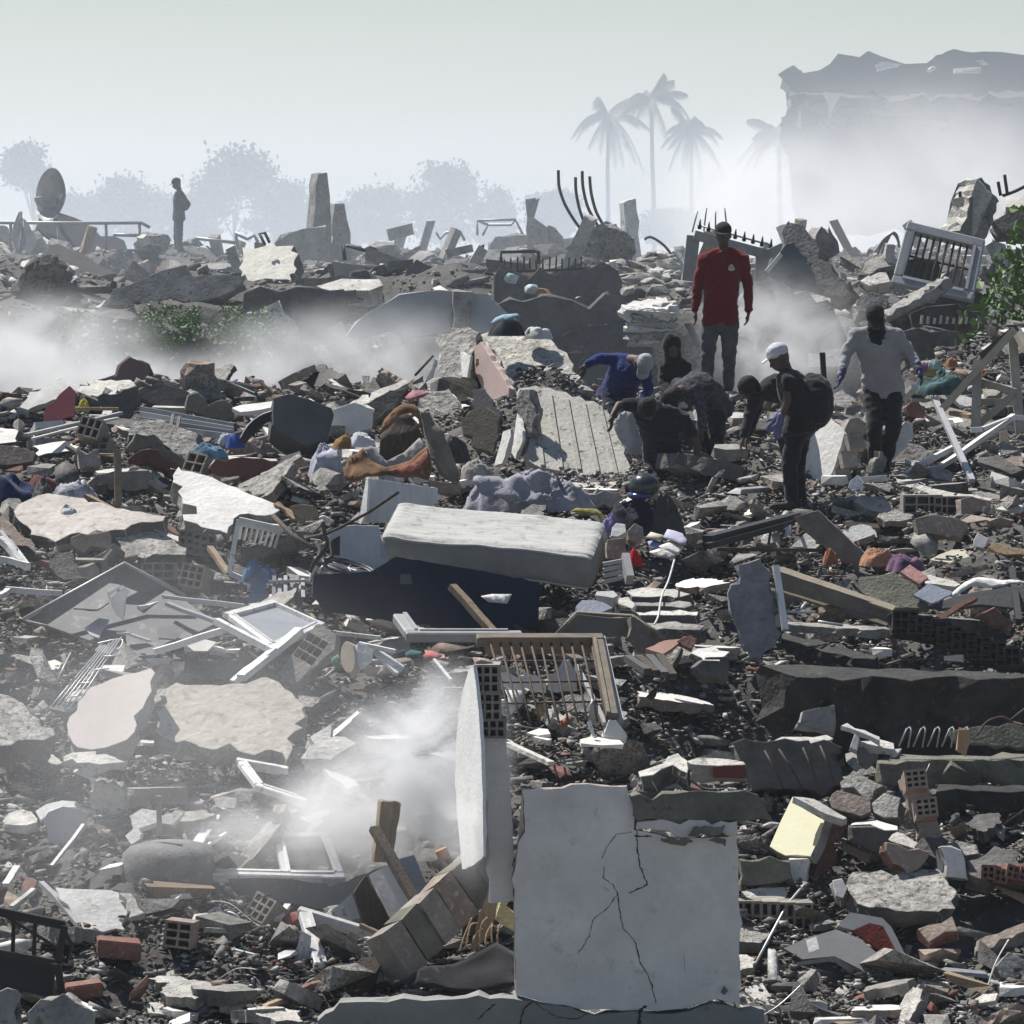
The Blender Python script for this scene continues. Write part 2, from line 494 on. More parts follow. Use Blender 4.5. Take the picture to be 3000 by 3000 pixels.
def frame(name, q, w, t, mat, label, cat, group=None, glass=None, bars=0, hbars=0, barmat=None, barr=.006, sides=(1, 1, 1, 1), mull=0, broken=None):
 """window or door frame through four corners, each rail a part"""
 c = sum(q, Vector()) / 4
 r = root(name, c, label, cat, group)
 n = (q[1] - q[0]).cross(q[3] - q[0]).normalized()
 nm = ['top_rail', 'side_rail', 'bottom_rail', 'side_rail']
 for i in range(4):
  if not sides[i]:
   continue
  a, b = q[i], q[(i + 1) % 4]
  f = 1.0
  d = (b - a).normalized()
  L = (b - a).length
  if broken and i in broken:
   b = a + d * (L * broken[i])
  e = w * .5 if i % 2 == 0 else -w * .5
  d2, x, y, L2 = axes(a - d * e, b + d * e, 0, n)
  bm = bmesh.new()
  box_bm(bm, (a + b) / 2, d2, x, y, (b - a).length / 2 + e * .999, w / 2, t / 2 * (1 if i % 2 == 0 else .94))
  bmesh.ops.bevel(bm, geom=bm.edges[:], offset=min(w, t) * .14, segments=1, affect='EDGES')
  ro = bm_obj(nm[i], bm, mat, r)
  bm = bmesh.new()
  box_bm(bm, (a + b) / 2 + (c - (a + b) / 2).normalized() * w * .42, d2, x, y, (b - a).length / 2 - w * .6, w * .16, t * .66)
  rb = bm_obj('lip', bm, mat, None)
  rb.parent = ro; rb.location = Vector(rb['_o']) - Vector(r['_o']) - Vector(ro.location)
 for j in range(mull):
  f = (j + 1) / (mull + 1)
  beam('mullion', q[0].lerp(q[1], f), q[3].lerp(q[2], f), w * .8, t * .8, mat, parent=r)
 for j in range(bars):
  f = (j + .7) / (bars + .4)
  tube('bar', [q[0].lerp(q[1], f), q[0].lerp(q[1], f).lerp(q[3].lerp(q[2], f), .5) + n * RNG.gauss(0, .015), q[3].lerp(q[2], f)], barr, barmat or mat, parent=r, seg=6)
 for j in range(hbars):
  f = (j + 1) / (hbars + 1)
  tube('cross_bar', [q[0].lerp(q[3], f) + n * barr, q[1].lerp(q[2], f) + n * barr], barr, barmat or mat, parent=r, seg=6)
 if glass:
  bm = bmesh.new()
  bm.faces.new([bm.verts.new(p * .97 + c * .03) for p in q])
  bm_obj('pane', bm, glass, r)
 return r
_brick = {}
def brick_mesh(cols, rows, mat, L=.29, Wd=.14, H=.19):
 key = (cols, rows, mat.name, L, Wd, H)
 if key in _brick:
  return _brick[key]
 bm = bmesh.new()
 hx, hy, hz = L / 2, Wd / 2, H / 2
 m = .016
 cw = (Wd - m) / cols; ch = (H - m) / rows
 def quad(a, b, c, d):
  bm.faces.new([bm.verts.new(v) for v in (a, b, c, d)])
 for s in (-1, 1):
  x = hx * s
  ys = [-hy]; zs = [-hz]
  for i in range(cols):
   ys += [-hy + m + i * cw, -hy + (i + 1) * cw]
  for i in range(rows):
   zs += [-hz + m + i * ch, -hz + (i + 1) * ch]
  ys.append(hy); zs.append(hz)
  for i in range(len(ys) - 1):
   for j in range(len(zs) - 1):
    a, b, c, d = (x, ys[i], zs[j]), (x, ys[i + 1], zs[j]), (x, ys[i + 1], zs[j + 1]), (x, ys[i], zs[j + 1])
    if i % 2 == 1 and j % 2 == 1:
     dp = x - s * .12
     A, B, C, D = [(dp, q[1], q[2]) for q in (a, b, c, d)]
     quad(a, b, B, A); quad(b, c, C, B); quad(c, d, D, C); quad(d, a, A, D); quad(A, B, C, D)
    else:
     quad(a, b, c, d)
 for (y0, z0, y1, z1) in ((-hy, -hz, hy, -hz), (hy, -hz, hy, hz), (hy, hz, -hy, hz), (-hy, hz, -hy, -hz)):
  quad((-hx, y0, z0), (hx, y0, z0), (hx, y1, z1), (-hx, y1, z1))
 bmesh.ops.remove_doubles(bm, verts=bm.verts, dist=1e-5)
 bmesh.ops.recalc_face_normals(bm, faces=bm.faces)
 me = bpy.data.meshes.new('hollow_brick'); bm.to_mesh(me); bm.free()
 me.materials.append(mat)
 _brick[key] = me
 return me
def hbrick(p, rot, label=None, cat='brick', group=None, mat=None, parent=None, cols=2, rows=3, size=(.29, .14, .19), name='hollow_brick'):
 o = bpy.data.objects.new(name, brick_mesh(cols, rows, mat or CLAY, *size))
 COL.objects.link(o)
 put(o, p, parent)
 o.rotation_euler = rot if isinstance(rot, Euler) else Euler([RAD(a) for a in rot])
 if parent is None:
  tag(o, label, cat, group)
  r = max(size) * .5
  mark([Vector((p[0] - r, p[1] - r, p[2])), Vector((p[0] + r, p[1] - r, p[2])), Vector((p[0] + r, p[1] + r, p[2])), Vector((p[0] - r, p[1] + r, p[2]))])
 return o
def hull_bm(rng, n=16, dims=(1, .8, .6), p=2.6):
 bm = bmesh.new()
 for _ in range(n):
  v = Vector((rng.gauss(0, 1), rng.gauss(0, 1), rng.gauss(0, 1)))
  l = (abs(v.x) ** p + abs(v.y) ** p + abs(v.z) ** p) ** (1 / p)
  v = v / l * rng.uniform(.8, 1.0)
  bm.verts.new((v.x * dims[0] / 2, v.y * dims[1] / 2, v.z * dims[2] / 2))
 r = bmesh.ops.convex_hull(bm, input=bm.verts)
 bmesh.ops.delete(bm, geom=[v for v in bm.verts if not v.link_faces], context='VERTS')
 return bm
def block(name, c, size, rot, mat, label, cat, group=None, seed=0, parent=None, detail=3, rough=.05):
 """a broken concrete lump with a worn, uneven surface"""
 rng = random.Random(seed + 77)
 bm = hull_bm(rng, 22, size, 4.0)
 bmesh.ops.triangulate(bm, faces=bm.faces)
 for _ in range(detail):
  bmesh.ops.subdivide_edges(bm, edges=[e for e in bm.edges if e.calc_length() > max(size) * .09], cuts=1, use_grid_fill=True)
  bmesh.ops.triangulate(bm, faces=bm.faces)
 m = min(size)
 off = Vector((seed * 3.1, seed * 1.7, 0))
 bm.normal_update()
 for v in bm.verts:
  q = v.co / m * 2.2 + off
  v.co += v.normal * m * rough * (mnoise.noise(q) + .6 * mnoise.noise(q * 2.7) + .5 * mnoise.noise(q * 6.0))
 R = Euler([RAD(a) for a in rot]).to_matrix()
 for v in bm.verts:
  v.co = R @ v.co + c
 if parent is None:
  r = max(size) * .45
  mark([c + Vector((-r, -r, 0)), c + Vector((r, -r, 0)), c + Vector((r, r, 0)), c + Vector((-r, r, 0))])
 o = bm_obj(name, bm, mat, parent)
 if parent is None:
  tag(o, label, cat, group)
 elif label:
  o['label'] = label
 return o
def cloth(name, c, size, mat, label, cat, seed=0, fold=.42, nf=6.0, rot=0.0, group=None, parent=None, mats=None, res=44, sharp=1.6):
 """a crumpled heap of fabric: a mound with ridged folds and a skirt that lies on what is below"""
 vs, fs = [], []
 rng = random.Random(seed)
 ph = [rng.uniform(0, 6.28) for _ in range(6)]
 off = Vector((seed * 5.3, seed * 2.9, seed * 1.1))
 nr = res // 2
 ca, sa = math.cos(rot), math.sin(rot)
 for i in range(nr + 1):
  f = i / nr
  for j in range(res):
   a = 6.2832 * j / res
   dx, dy = math.cos(a), math.sin(a)
   edge = 1 + .22 * mnoise.noise(Vector((dx * 1.3, dy * 1.3, seed))) + .10 * mnoise.noise(Vector((dx * 4, dy * 4, seed + 9)))
   rr = f * edge
   x, y = dx * rr, dy * rr
   h = max(0.0, 1 - f ** 2.0) ** .8 * (.72 + .55 * mnoise.noise(Vector((x * 1.4 + seed, y * 1.4, seed * .37))))
   q = Vector((x, y, 0)) * nf * .5 + off
   w = q + Vector((mnoise.noise(q * .7), mnoise.noise(q * .7 + Vector((7, 3, 1))), 0)) * 1.4
   ridge = 1 - abs(mnoise.noise(w)) * sharp
   ridge2 = 1 - abs(mnoise.noise(w * 2.1 + Vector((3, 8, 2)))) * 1.7
   z = h * (1 - fold) + (ridge * fold * .9 + ridge2 * fold * .45) * (h * .75 + .25 * (1 - f))
   X = x * size[0] / 2 + ridge * fold * dx * size[0] * .06
   Y = y * size[1] / 2 + ridge * fold * dy * size[1] * .06
   vs.append((c.x + X * ca - Y * sa, c.y + X * sa + Y * ca, c.z + z * size[2] - (f ** 6) * .05))
 for i in range(nr):
  for j in range(res):
   a, b = i * res + j, i * res + (j + 1) % res
   fs.append((a, b, b + res, a + res))
 o = mesh_obj(name, vs, fs, mat, parent, smooth=True, mats=mats)
 if parent is None:
  tag(o, label, cat, group)
  r = max(size[0], size[1]) * .42
  mark([c + Vector((-r, -r, 0)), c + Vector((r, -r, 0)), c + Vector((r, r, 0)), c + Vector((-r, r, 0))])
 return o
def sheet(name, k, pts, n, mat, label, cat, at=None, D=None, amp=.04, freq=3.0, th=.012, cuts=5, group=None, parent=None, dD=0.0, lift=0.0):
 """thin rumpled sheet or flattened fabric over a photo outline"""
 at = at or max(pts, key=lambda p: p[1])
 if D is None:
  D = gd(k, at)
 poly = on_plane(k, pts, n, at, D + dD)
 poly = [p + Vector((0, 0, lift)) for p in poly]
 mark(poly)
 bm = bmesh.new()
 vs = [bm.verts.new(p) for p in poly]
 f = bm.faces.new(vs)
 if f.normal.dot(n) < 0:
  f.normal_flip()
 bmesh.ops.triangulate(bm, faces=[f])
 for _ in range(cuts):
  es = [e for e in bm.edges if e.calc_length() > .07]
  if not es or len(bm.verts) > 6000:
   break
  bmesh.ops.subdivide_edges(bm, edges=es, cuts=1)
  bmesh.ops.triangulate(bm, faces=bm.faces)
 for v in bm.verts:
  q = v.co * freq
  v.co += n * amp * (1 - abs(mnoise.noise(q)) * 2.2 + .5 * mnoise.noise(q * 2.4)) + Vector((mnoise.noise(q * 2), 0, mnoise.noise(q * 2 + Vector((5, 5, 5))))) * amp * .5
 bm.normal_update()
 geo = bmesh.ops.solidify(bm, geom=bm.faces[:], thickness=th)
 o = bm_obj(name, bm, mat, parent, smooth=True)
 if parent is None:
  tag(o, label, cat, group)
 return o
# ------------------------------------------------------------------ the near slope, right half: standing wall, pit with stacked floors, bricks
wall_D = gd('z', (1180, 1900)) - .25
WN = T(86, 2)
wl = S('standing_wall', 'z', [(985, 1491), (1012, 1488), (1030, 1489), (1062, 1487), (1078, 1480), (1110, 1479), (1135, 1483), (1182, 1484), (1187, 1500), (1194, 1520), (1196, 1566),
  (1240, 1574), (1290, 1582), (1330, 1581), (1372, 1579), (1390, 1572), (1393, 1650), (1396, 1760), (1397, 1893), (1372, 1890), (1350, 1884), (1330, 1891), (1290, 1903), (1240, 1908), (1190, 1906), (1100, 1905),
  (1010, 1886), (985, 1880), (974, 1878), (971, 1800), (970, 1700), (972, 1640), (978, 1590), (990, 1570)], WN, .13, GPLAST,
  'smooth grey plastered wall panel standing upright with branching cracks', 'wall', at=(1180, 1900), D=wall_D, jag=.004, step=.06, side=CLAY)
CRK = M('crack_shadow', (.035, .033, .03), rough=1, bump=0)
def crack(k, pts, r, n=WN, D=wall_D, at=('z', (1180, 1900)), parent=wl):
 p0 = W(at[0], at[1], D)
 out = []
 rng = random.Random(int(pts[0][0]))
 for i in range(len(pts) - 1):
  for s in range(7):
   f = s / 7
   x = pts[i][0] + (pts[i + 1][0] - pts[i][0]) * f + rng.gauss(0, 2.6); y = pts[i][1] + (pts[i + 1][1] - pts[i][1]) * f + rng.gauss(0, 2.2)
   out.append((x, y))
 out.append(pts[-1])
 ws = []
 for p in out:
  rr = ray(*pt(k, p))
  ws.append(CAMP + rr * ((p0 - CAMP).dot(n) / rr.dot(n)))
 bm = bmesh.new()
 L_, R_ = [], []
 for i, w in enumerate(ws):
  d = (ws[min(i + 1, len(ws) - 1)] - ws[max(i - 1, 0)]).normalized()
  sd = n.cross(d) * r * rng.uniform(.35, 1.3)
  L_.append(bm.verts.new(w - sd + n * .0025)); R_.append(bm.verts.new(w + sd + n * .0025))
 for i in range(len(ws) - 1):
  bm.faces.new((L_[i], R_[i], R_[i + 1], L_[i + 1]))
 return bm_obj('crack', bm, CRK, parent)
crack('n', [(1110, 480), (1125, 600), (1130, 700), (1150, 820), (1200, 945), (1070, 1005)], .0042)
crack('n', [(1090, 575), (980, 590), (910, 680), (880, 760)], .002)
crack('n', [(890, 820), (890, 900), (960, 950), (990, 1010), (920, 1110), (810, 1200), (790, 1310), (710, 1430)], .0026)
crack('n', [(990, 1010), (1000, 1120), (1030, 1260), (1110, 1340), (1150, 1500), (1220, 1620), (1260, 1780)], .0036)
crack('n', [(1110, 600), (1230, 606)], .006)
crack('n', [(1460, 1450), (1465, 1560)], .0016)
for pp in ([(1500, 590), (1530, 530), (1600, 540), (1730, 545), (1735, 590), (1640, 600), (1560, 605)], [(1300, 640), (1330, 615), (1400, 630), (1470, 620), (1510, 625), (1480, 665), (1420, 672), (1370, 655)], [(1640, 640), (1660, 615), (1720, 615), (1760, 640), (1750, 665), (1700, 655)], [(1710, 1700), (1740, 1665), (1760, 1690), (1740, 1715)]):
 S('chipped_patch', 'n', pp, WN, .012, OLIVE, None, None, at=pp[0], D=wall_D - .005, jag=.006, step=.02, parent=wl, keep=False)
mark([Vector((W('z', (965, 1900), wall_D).x, wall_D - .9, 0)), Vector((W('z', (1405, 1900), wall_D).x, wall_D - .9, 0)), Vector((W('z', (1405, 1900), wall_D).x, wall_D + .3, 0)), Vector((W('z', (965, 1900), wall_D).x, wall_D + .3, 0))])
lw = S('lower_wall', 'z', [(588, 1990), (600, 1928), (612, 1912), (628, 1908), (640, 1888), (700, 1890), (760, 1886), (800, 1890), (880, 1882), (968, 1884), (1008, 1892), (1100, 1911), (1190, 1912), (1240, 1915), (1300, 1909),
  (1345, 1896), (1398, 1902), (1440, 1908), (1452, 1990)], T(88, 0), .2, M('stained_plaster', (.24, .24, .225), var=.16, scale=3, bump=.15, spots=(.17, .16, .13), spot_amt=.3, rnd=.02, fine=.05),
  'low stained grey wall base with a torn upper edge under the standing panel', 'wall', at=(1180, 1912), D=wall_D - .06, jag=.006, step=.07)
for c_, r_ in (([(380, 1780), (320, 1830), (300, 1932)], .006), ([(120, 1790), (60, 1840), (0, 1900)], .005), ([(1190, 1800), (1145, 1840), (1140, 1932)], .011), ([(380, 1765), (470, 1830), (560, 1880), (700, 1900), (790, 1850)], .003)):
 crack('n', c_, r_, T(88, 0), wall_D - .06, ('z', (1180, 1912)), lw)
jd = wall_D + .12
S('wall_end', 'z', [(884, 1264), (893, 1258), (898, 1290), (903, 1340), (908, 1420), (911, 1500), (912, 1615), (896, 1630), (872, 1640), (858, 1480), (860, 1400), (866, 1340), (874, 1300)], T(90, -76), .02, M('whitewash', (.74, .73, .71), var=.1, scale=3, bump=.2, rnd=0),
 'tall tapering white plastered wall end catching the sun', 'wall', at=(890, 1640), D=jd, jag=.004)
S('jamb_return', 'z', [(905, 1395), (935, 1390), (955, 1395), (962, 1480), (968, 1560), (970, 1700), (925, 1705), (920, 1560), (913, 1460)], T(88, 6), .1, GPLAST,
 'narrow grey plastered return beside the brick jamb', 'wall', at=(945, 1700), D=jd, jag=.004)
_p = root('brick_jamb', W('z', (925, 1390), jd + .1), 'upright jamb of hollow clay bricks with open cells, bits of mortar on top', 'wall')
for (cx, cy, c_, r_) in ((920, 1278, 3, 3), (922, 1330, 3, 3), (931, 1371, 3, 2)):
 hbrick(W('z', (cx, cy), jd + .1), (0, 0, 88 + cx % 5), mat=GREYCLAY, parent=_p, cols=c_, rows=r_, size=(.24, .165, .185 if r_ == 3 else .125))
block('mortar', W('z', (912, 1250), jd + .1), (.16, .14, .06), (5, 8, 20), CLAY, None, None, parent=_p, seed=3)
od = wall_D + .05
S('concrete_lintel', 'z', [(1189, 1500), (1290, 1494), (1400, 1493), (1432, 1500), (1458, 1538), (1400, 1548), (1270, 1545), (1205, 1548), (1195, 1538)], T(84, 3), .3, OLIVE, 'olive grey lintel block beside the top of the standing panel', 'lintel', at=(1270, 1545), D=od, jag=.008)
S('plaster_strip', 'z', [(1200, 1550), (1300, 1548), (1390, 1550), (1392, 1566), (1350, 1560), (1330, 1572), (1290, 1578), (1240, 1566), (1200, 1562)], T(86, 2), .08, GPLAST, 'torn strip of plaster under the olive lintel', 'plaster', at=(1240, 1566), D=od, jag=.007, step=.05)
S('capping_stone', 'j', [(1140, 1830), (1345, 1735), (1420, 1700), (1480, 1760), (1490, 1850), (1390, 1800), (1300, 1820), (1160, 1870)], T(24, -20), .14, CONCW, 'pale wedge of screed beside the red ended block', 'concrete chunk', jag=.012, D=wall_D + .35, side=CONCD)
rb = S('capping_block', 'j', [(1470, 1760), (1560, 1735), (1700, 1740), (1880, 1765), (1900, 1785), (1700, 1790), (1500, 1785)], T(18), .12, CONCW, 'dusty block with a red painted end face lying on the wall top', 'block', jag=.006, D=wall_D + .3, side=CONC)
S('red_face', 'j', [(1660, 1800), (1890, 1790), (1902, 1885), (1660, 1880)], T(88, 3), .012, M('red_paint', (.15, .045, .04), var=.15, bump=.1), None, None, D=wall_D + .27, jag=0, parent=rb)
# ---- pit with stacked floor slabs on the right
pd = 37.4
S('floor_slab', 'k', [(300, 962), (640, 968), (1100, 985), (1500, 1005), (1960, 1012), (1960, 1046), (1200, 1046), (700, 1042), (500, 1040), (380, 1000)], T(9), .42, PITSHADE, 'long dark floor slab edge spanning the shadowed pit', 'floor slab', at=(700, 1042), D=pd - .6, jag=.035, step=.12)
S('floor_slab', 'k', [(410, 760), (640, 800), (900, 880), (1000, 905), (990, 925), (800, 905), (560, 850), (400, 800)], T(12), .1, PITSHADE, 'thin broken slab sagging over the dark pit', 'floor slab', at=(560, 850), D=pd + .1, jag=.015)
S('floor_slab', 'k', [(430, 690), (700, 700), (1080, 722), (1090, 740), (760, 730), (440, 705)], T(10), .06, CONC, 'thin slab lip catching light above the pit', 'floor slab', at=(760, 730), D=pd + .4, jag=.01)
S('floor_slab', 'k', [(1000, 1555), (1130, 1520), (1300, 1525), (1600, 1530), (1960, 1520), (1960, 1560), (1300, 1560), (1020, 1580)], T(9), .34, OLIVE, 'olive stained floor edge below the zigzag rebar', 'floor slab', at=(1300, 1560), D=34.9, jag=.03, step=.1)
S('floor_slab', 'k', [(1400, 1720), (1960, 1720), (1960, 1760), (1420, 1760)], T(9), .5, PITSHADE, 'dark lower floor slab under the olive edge', 'floor slab', at=(1420, 1760), D=34.4, jag=.03, step=.1)
S('pit_wall', 'k', [(640, 1225), (1960, 1225), (1960, 1560), (720, 1560)], T(86), .1, PITSHADE, 'dark back wall deep in the shadowed pit', 'wall', at=(720, 1560), D=38.0, jag=.0, keep=False)
S('reinforced_block', 'k', [(100, 1440), (350, 1450), (560, 1430), (740, 1440), (770, 1490), (800, 1720), (560, 1740), (260, 1740), (180, 1600)], T(74, 4), .3, CONCD, 'dark reinforced block face with exposed bars above the olive lintel', 'concrete block', at=(560, 1740), D=34.6, jag=.02)
for i, (a, b) in enumerate((((390, 1490), (540, 1740)), ((540, 1480), (640, 1740)), ((650, 1470), (740, 1720)), ((300, 1500), (420, 1740)))):
 tube('rebar', [W('k', a, 34.5), W('k', ((a[0] + b[0]) / 2 + 8, (a[1] + b[1]) / 2), 34.42), W('k', b, 34.45)], .008, RUST, 'rusty bar bent down over the reinforced block face', 'rebar', 'bars on the reinforced block', seg=6)
S('screed', 'k', [(300, 1460), (420, 1420), (620, 1405), (760, 1425), (740, 1455), (500, 1465), (330, 1480)], T(20), .05, CONCW, 'crumbly pale screed along the reinforced block top', 'screed', at=(330, 1480), D=34.7, jag=.02)
S('concrete_shard', 'k', [(500, 1310), (540, 1240), (640, 1215), (720, 1225), (742, 1280), (735, 1390), (640, 1370), (500, 1330)], T(62, 8), .1, CONC, 'rounded grey slab piece at the lip of the pit', 'slab piece', D=35.4, jag=.012)
for i in range(5):
 x = 1165 + i * 90
 tube('stirrup', [W('k', (x - 20, 1475), 34.95), W('k', (x + 30, 1365), 35.0), W('k', (x + 48, 1352), 35.02), W('k', (x + 58, 1370), 35.0), W('k', (x + 38, 1480), 34.95)], .007, GREYM, 'bent wire stirrup standing up from the olive floor edge', 'stirrup', 'stirrups along the olive floor edge', seg=6)
tube('rebar', curve_pts([W('k', (1640, 1400), 35), W('k', (1700, 1320), 35.05), W('k', (1790, 1290), 35.1), W('k', (1860, 1320), 35.1), W('k', (1932, 1340), 35)]), .009, RUST, 'bent rod arching over the olive floor edge', 'rebar')
tube('rebar', [W('k', (1845, 1310), 35.1), W('k', (1940, 1235), 35.2)], .009, RUST, 'short rod leaning over the dark pit', 'rebar')
S('olive_board', 'k', [(1460, 1375), (1640, 1345), (1960, 1330), (1960, 1480), (1760, 1470), (1480, 1440)], T(60), .05, OLIVE, 'olive board lying above the floor edge', 'board', D=35.15, jag=.006)
S('orange_rag', 'k', [(1500, 1480), (1530, 1390), (1570, 1370), (1590, 1440), (1560, 1530)], T(75), .02, fabric('peach_cloth', (.42, .26, .15)), 'peach coloured scrap hanging among the stirrups', 'rag', D=34.85, jag=.01)
for i, (pp, tt, lb) in enumerate(((((830, 1480), (860, 1400), (885, 1410), (890, 1500)), 60, 'upright white shard at the pit lip'), (((890, 1440), (1010, 1430), (1110, 1450), (1120, 1490), (960, 1480)), 25, 'cream shard lying at the pit lip'),
  (((780, 1335), (820, 1330), (1035, 1420), (1020, 1432)), 40, 'thin white strip over the pit lip'), (((880, 1510), (1000, 1500), (1010, 1560), (950, 1610), (880, 1570)), 70, 'square olive stone under the cream shard'),
  (((1080, 1550), (1150, 1475), (1160, 1485), (1110, 1560)), 40, 'thin pale splinter near the stirrups'))):
 S('pale_shard', 'k', list(pp), T(tt), .05, (PLAST, CONCW, WHITE, OLIVE, PLAST)[i], lb, 'shard', D=34.95, jag=.008)
# ---- blocks heaped on the far right bottom
Dd = 33.4
yb = S('tiled_block', 'o', [(475, 285), (690, 400), (640, 560), (590, 665), (500, 655), (430, 660), (380, 635), (330, 600)], T(50, -38), .1, TILE, 'pale yellow tiled masonry block with red brick side', 'tiled block', at=(590, 665), D=Dd - .1, jag=.003, side=CONC, step=.2)
S('top_edge', 'o', [(540, 290), (610, 300), (820, 420), (800, 432), (690, 396), (480, 286)], T(20, 30), .05, CONCW, None, None, at=(690, 396), D=Dd - .1, jag=.004, parent=yb)
S('brick_side', 'o', [(692, 405), (815, 430), (800, 540), (690, 880), (620, 905), (600, 860), (650, 640), (600, 660)], T(80, 40), .12, BRICK, None, None, at=(620, 905), D=Dd, jag=.012, parent=yb)
S('plaster_piece', 'o', [(455, 680), (570, 680), (575, 760), (560, 870), (470, 900), (465, 760)], T(84, -5), .06, GPLAST, 'narrow grey plaster piece below the yellow tiled block', 'plaster', D=Dd - .1, jag=.006)
BL = [
 ([(775, 200), (850, 120), (1050, 222), (985, 250), (975, 310), (780, 240)], (50, -18), CONC, 'grey rectangular block balanced above the yellow tiled block', CONCD),
 ([(690, 300), (770, 240), (960, 300), (975, 380), (900, 400), (720, 350)], (48, 10), CLAY, 'crumbling brown block under the balanced grey block', CONCD),
 ([(845, 450), (990, 430), (1130, 470), (1135, 490), (1060, 500), (850, 470)], (14, 0), PLAST, 'block with a chipped white top face between brick pieces', CONCD),
 ([(845, 470), (1065, 500), (1060, 640), (960, 630), (850, 560)], (84, 6), CONCD, 'dark block face below the chipped white top', CONCD),
 ([(1090, 520), (1130, 508), (1390, 640), (1375, 660), (1320, 640), (1080, 560)], (30, 12), CONCW, 'light screed strip on the broken brick beside the hollow block', CONC),
 ([(1080, 560), (1330, 640), (1340, 700), (1270, 750), (1100, 700), (1060, 620)], (70, 14), CLAY, 'rough brown brick lump with a light screed top', BRICK),
 ([(975, 340), (1050, 265), (1150, 290), (1140, 420), (1050, 420), (980, 390)], (55, -20), CONCW, 'small fractured pale block beside the upright hollow block', CONC),
 ([(1415, 600), (1530, 640), (1565, 690), (1562, 795), (1440, 790)], (72, 10), PLAST, 'white plaster flake leaning beside a dark stone', CONC),
 ([(1430, 590), (1520, 550), (1630, 590), (1650, 640), (1540, 660)], (30, 0), CONCR, 'crumbly grey stone behind the white plaster flake', CONCD),
 ([(1260, 1130), (1470, 1040), (1500, 1110), (1330, 1210)], (48, -12), CLAY, 'brown brick lying tilted over small shards', BRICK),
 ([(860, 760), (1400, 740), (1520, 900), (1500, 990), (1200, 1010), (900, 960), (800, 850)], (24, 5), CONCR, 'wide crumbling dark concrete mass behind the grey plastic casing', CONCD),
 ([(740, 830), (790, 800), (830, 860), (800, 920), (745, 900)], (60, 0), GPLAST, 'small grey plaster flake beside the red brick side', CONC),
 ([(540, 1590), (570, 1560), (695, 1590), (700, 1690), (560, 1690)], (76, 0), CONCW, 'square pale stone at the foot of the slope', CONC),
 ([(755, 1610), (800, 1590), (960, 1640), (1000, 1720), (780, 1720)], (60, -15), CONC, 'grey wedge of concrete at the foot of the slope', CONCD),
 ([(160, 1480), (290, 1460), (370, 1570), (340, 1620), (150, 1600)], (30, 10), CONCW, 'crumbly pale mortar lump beside the standing panel', CLAY),
 ([(150, 1620), (330, 1620), (335, 1740), (150, 1740)], (86, 0), GPLAST, 'short plastered pier below the mortar lump', CONC),
 ([(1400, 690), (1420, 560), (1290, 545), (1250, 600), (1300, 640)], (40, 0), CONCD, 'dark chunk at the foot of the upright hollow block', CONCD),
 ([(1590, 700), (1750, 610), (1880, 640), (1930, 760), (1700, 800), (1600, 770)], (28, 0), CONCD, 'big dusty stone at the edge of the right heap', CONCD),
 ([(1640, 1190), (1960, 1060), (1960, 1140), (1620, 1260)], (40, -10), CLAY, 'long clay brick wall piece with cells at the right edge', GREYCLAY),
 ([(1750, 1330), (1830, 1270), (1960, 1340), (1960, 1450), (1780, 1420)], (58, 15), CONC, 'square grey stone with bright edges at the right edge', CONCD),
]
for pp, tt, mt, lb, sd in BL:
 S('masonry_block', 'o', pp, T(*tt), .13, mt, lb, 'block', D=Dd - (max(p[1] for p in pp) - 600) / 1117 * 2.0, jag=.01, side=sd)
up = root('hollow_block_pier', W('o', (1290, 350), Dd + .1), 'upright leaning pier of hollow clay blocks with open cells', 'brick pier')
for (cx, cy, cy2) in ((1245, 195, 0), (1310, 370, 0)):
 hbrick(W('o', (cx, cy), Dd + .1), Euler((RAD(-6), RAD(18), RAD(90))), mat=CLAY, parent=up, cols=3, rows=3, size=(.22, .155, .135))
S('pier_back', 'o', [(1160, 180), (1300, 125), (1420, 560), (1270, 556)], T(80, 2), .18, CLAY, None, None, D=Dd + .36, jag=.004, parent=up, at=(1270, 556))
tube('thin_rod', [W('o', (550, 840), Dd - .3), W('o', (440, 970), Dd - .5), W('o', (210, 1400), Dd - 1.4)], .009, ALU, 'thin bent aluminium rod leaning beside the standing panel', 'rod')
hp = root('hollow_brick_row', W('o', (350, 1010), 32.9), 'course of hollow bricks with open cells right of the standing panel', 'brick wall')
for i in range(4):
 hbrick(W('o', (190 + i * 105, 1020 + i * 4), 32.95), (0, 0, 90 + (i % 2) * 4), mat=GREYCLAY, parent=hp, cols=3, rows=2, size=(.24, .19, .2))
S('brick_course', 'o', [(150, 700), (460, 690), (470, 800), (300, 850), (150, 860)], T(80), .2, OLIVE, 'olive plastered course beside the top of the hollow bricks', 'wall', D=33.1, jag=.008)
S('brick_course', 'o', [(150, 870), (420, 850), (460, 900), (430, 930), (150, 925)], T(30), .08, CONCW, 'mortar bed above the hollow brick course', 'wall', D=33.0, jag=.01)
cs = root('plastic_casing', W('o', (800, 1250), 32.3), 'upturned curved grey plastic casing with a red and black lining', 'casing')
S('shell', 'o', [(420, 1240), (560, 1180), (750, 1122), (900, 1180), (1030, 1290), (1120, 1425), (1040, 1475), (900, 1370), (740, 1290), (540, 1310)], T(48, -12), .03, PLASTIC, None, None, at=(740, 1290), D=32.25, jag=0, parent=cs)
S('rim', 'o', [(500, 1330), (740, 1290), (905, 1372), (1045, 1480), (1020, 1500), (880, 1420), (730, 1320), (520, 1350)], T(75, 0), .02, PLASTIC, None, None, at=(880, 1420), D=32.2, jag=0, parent=cs)
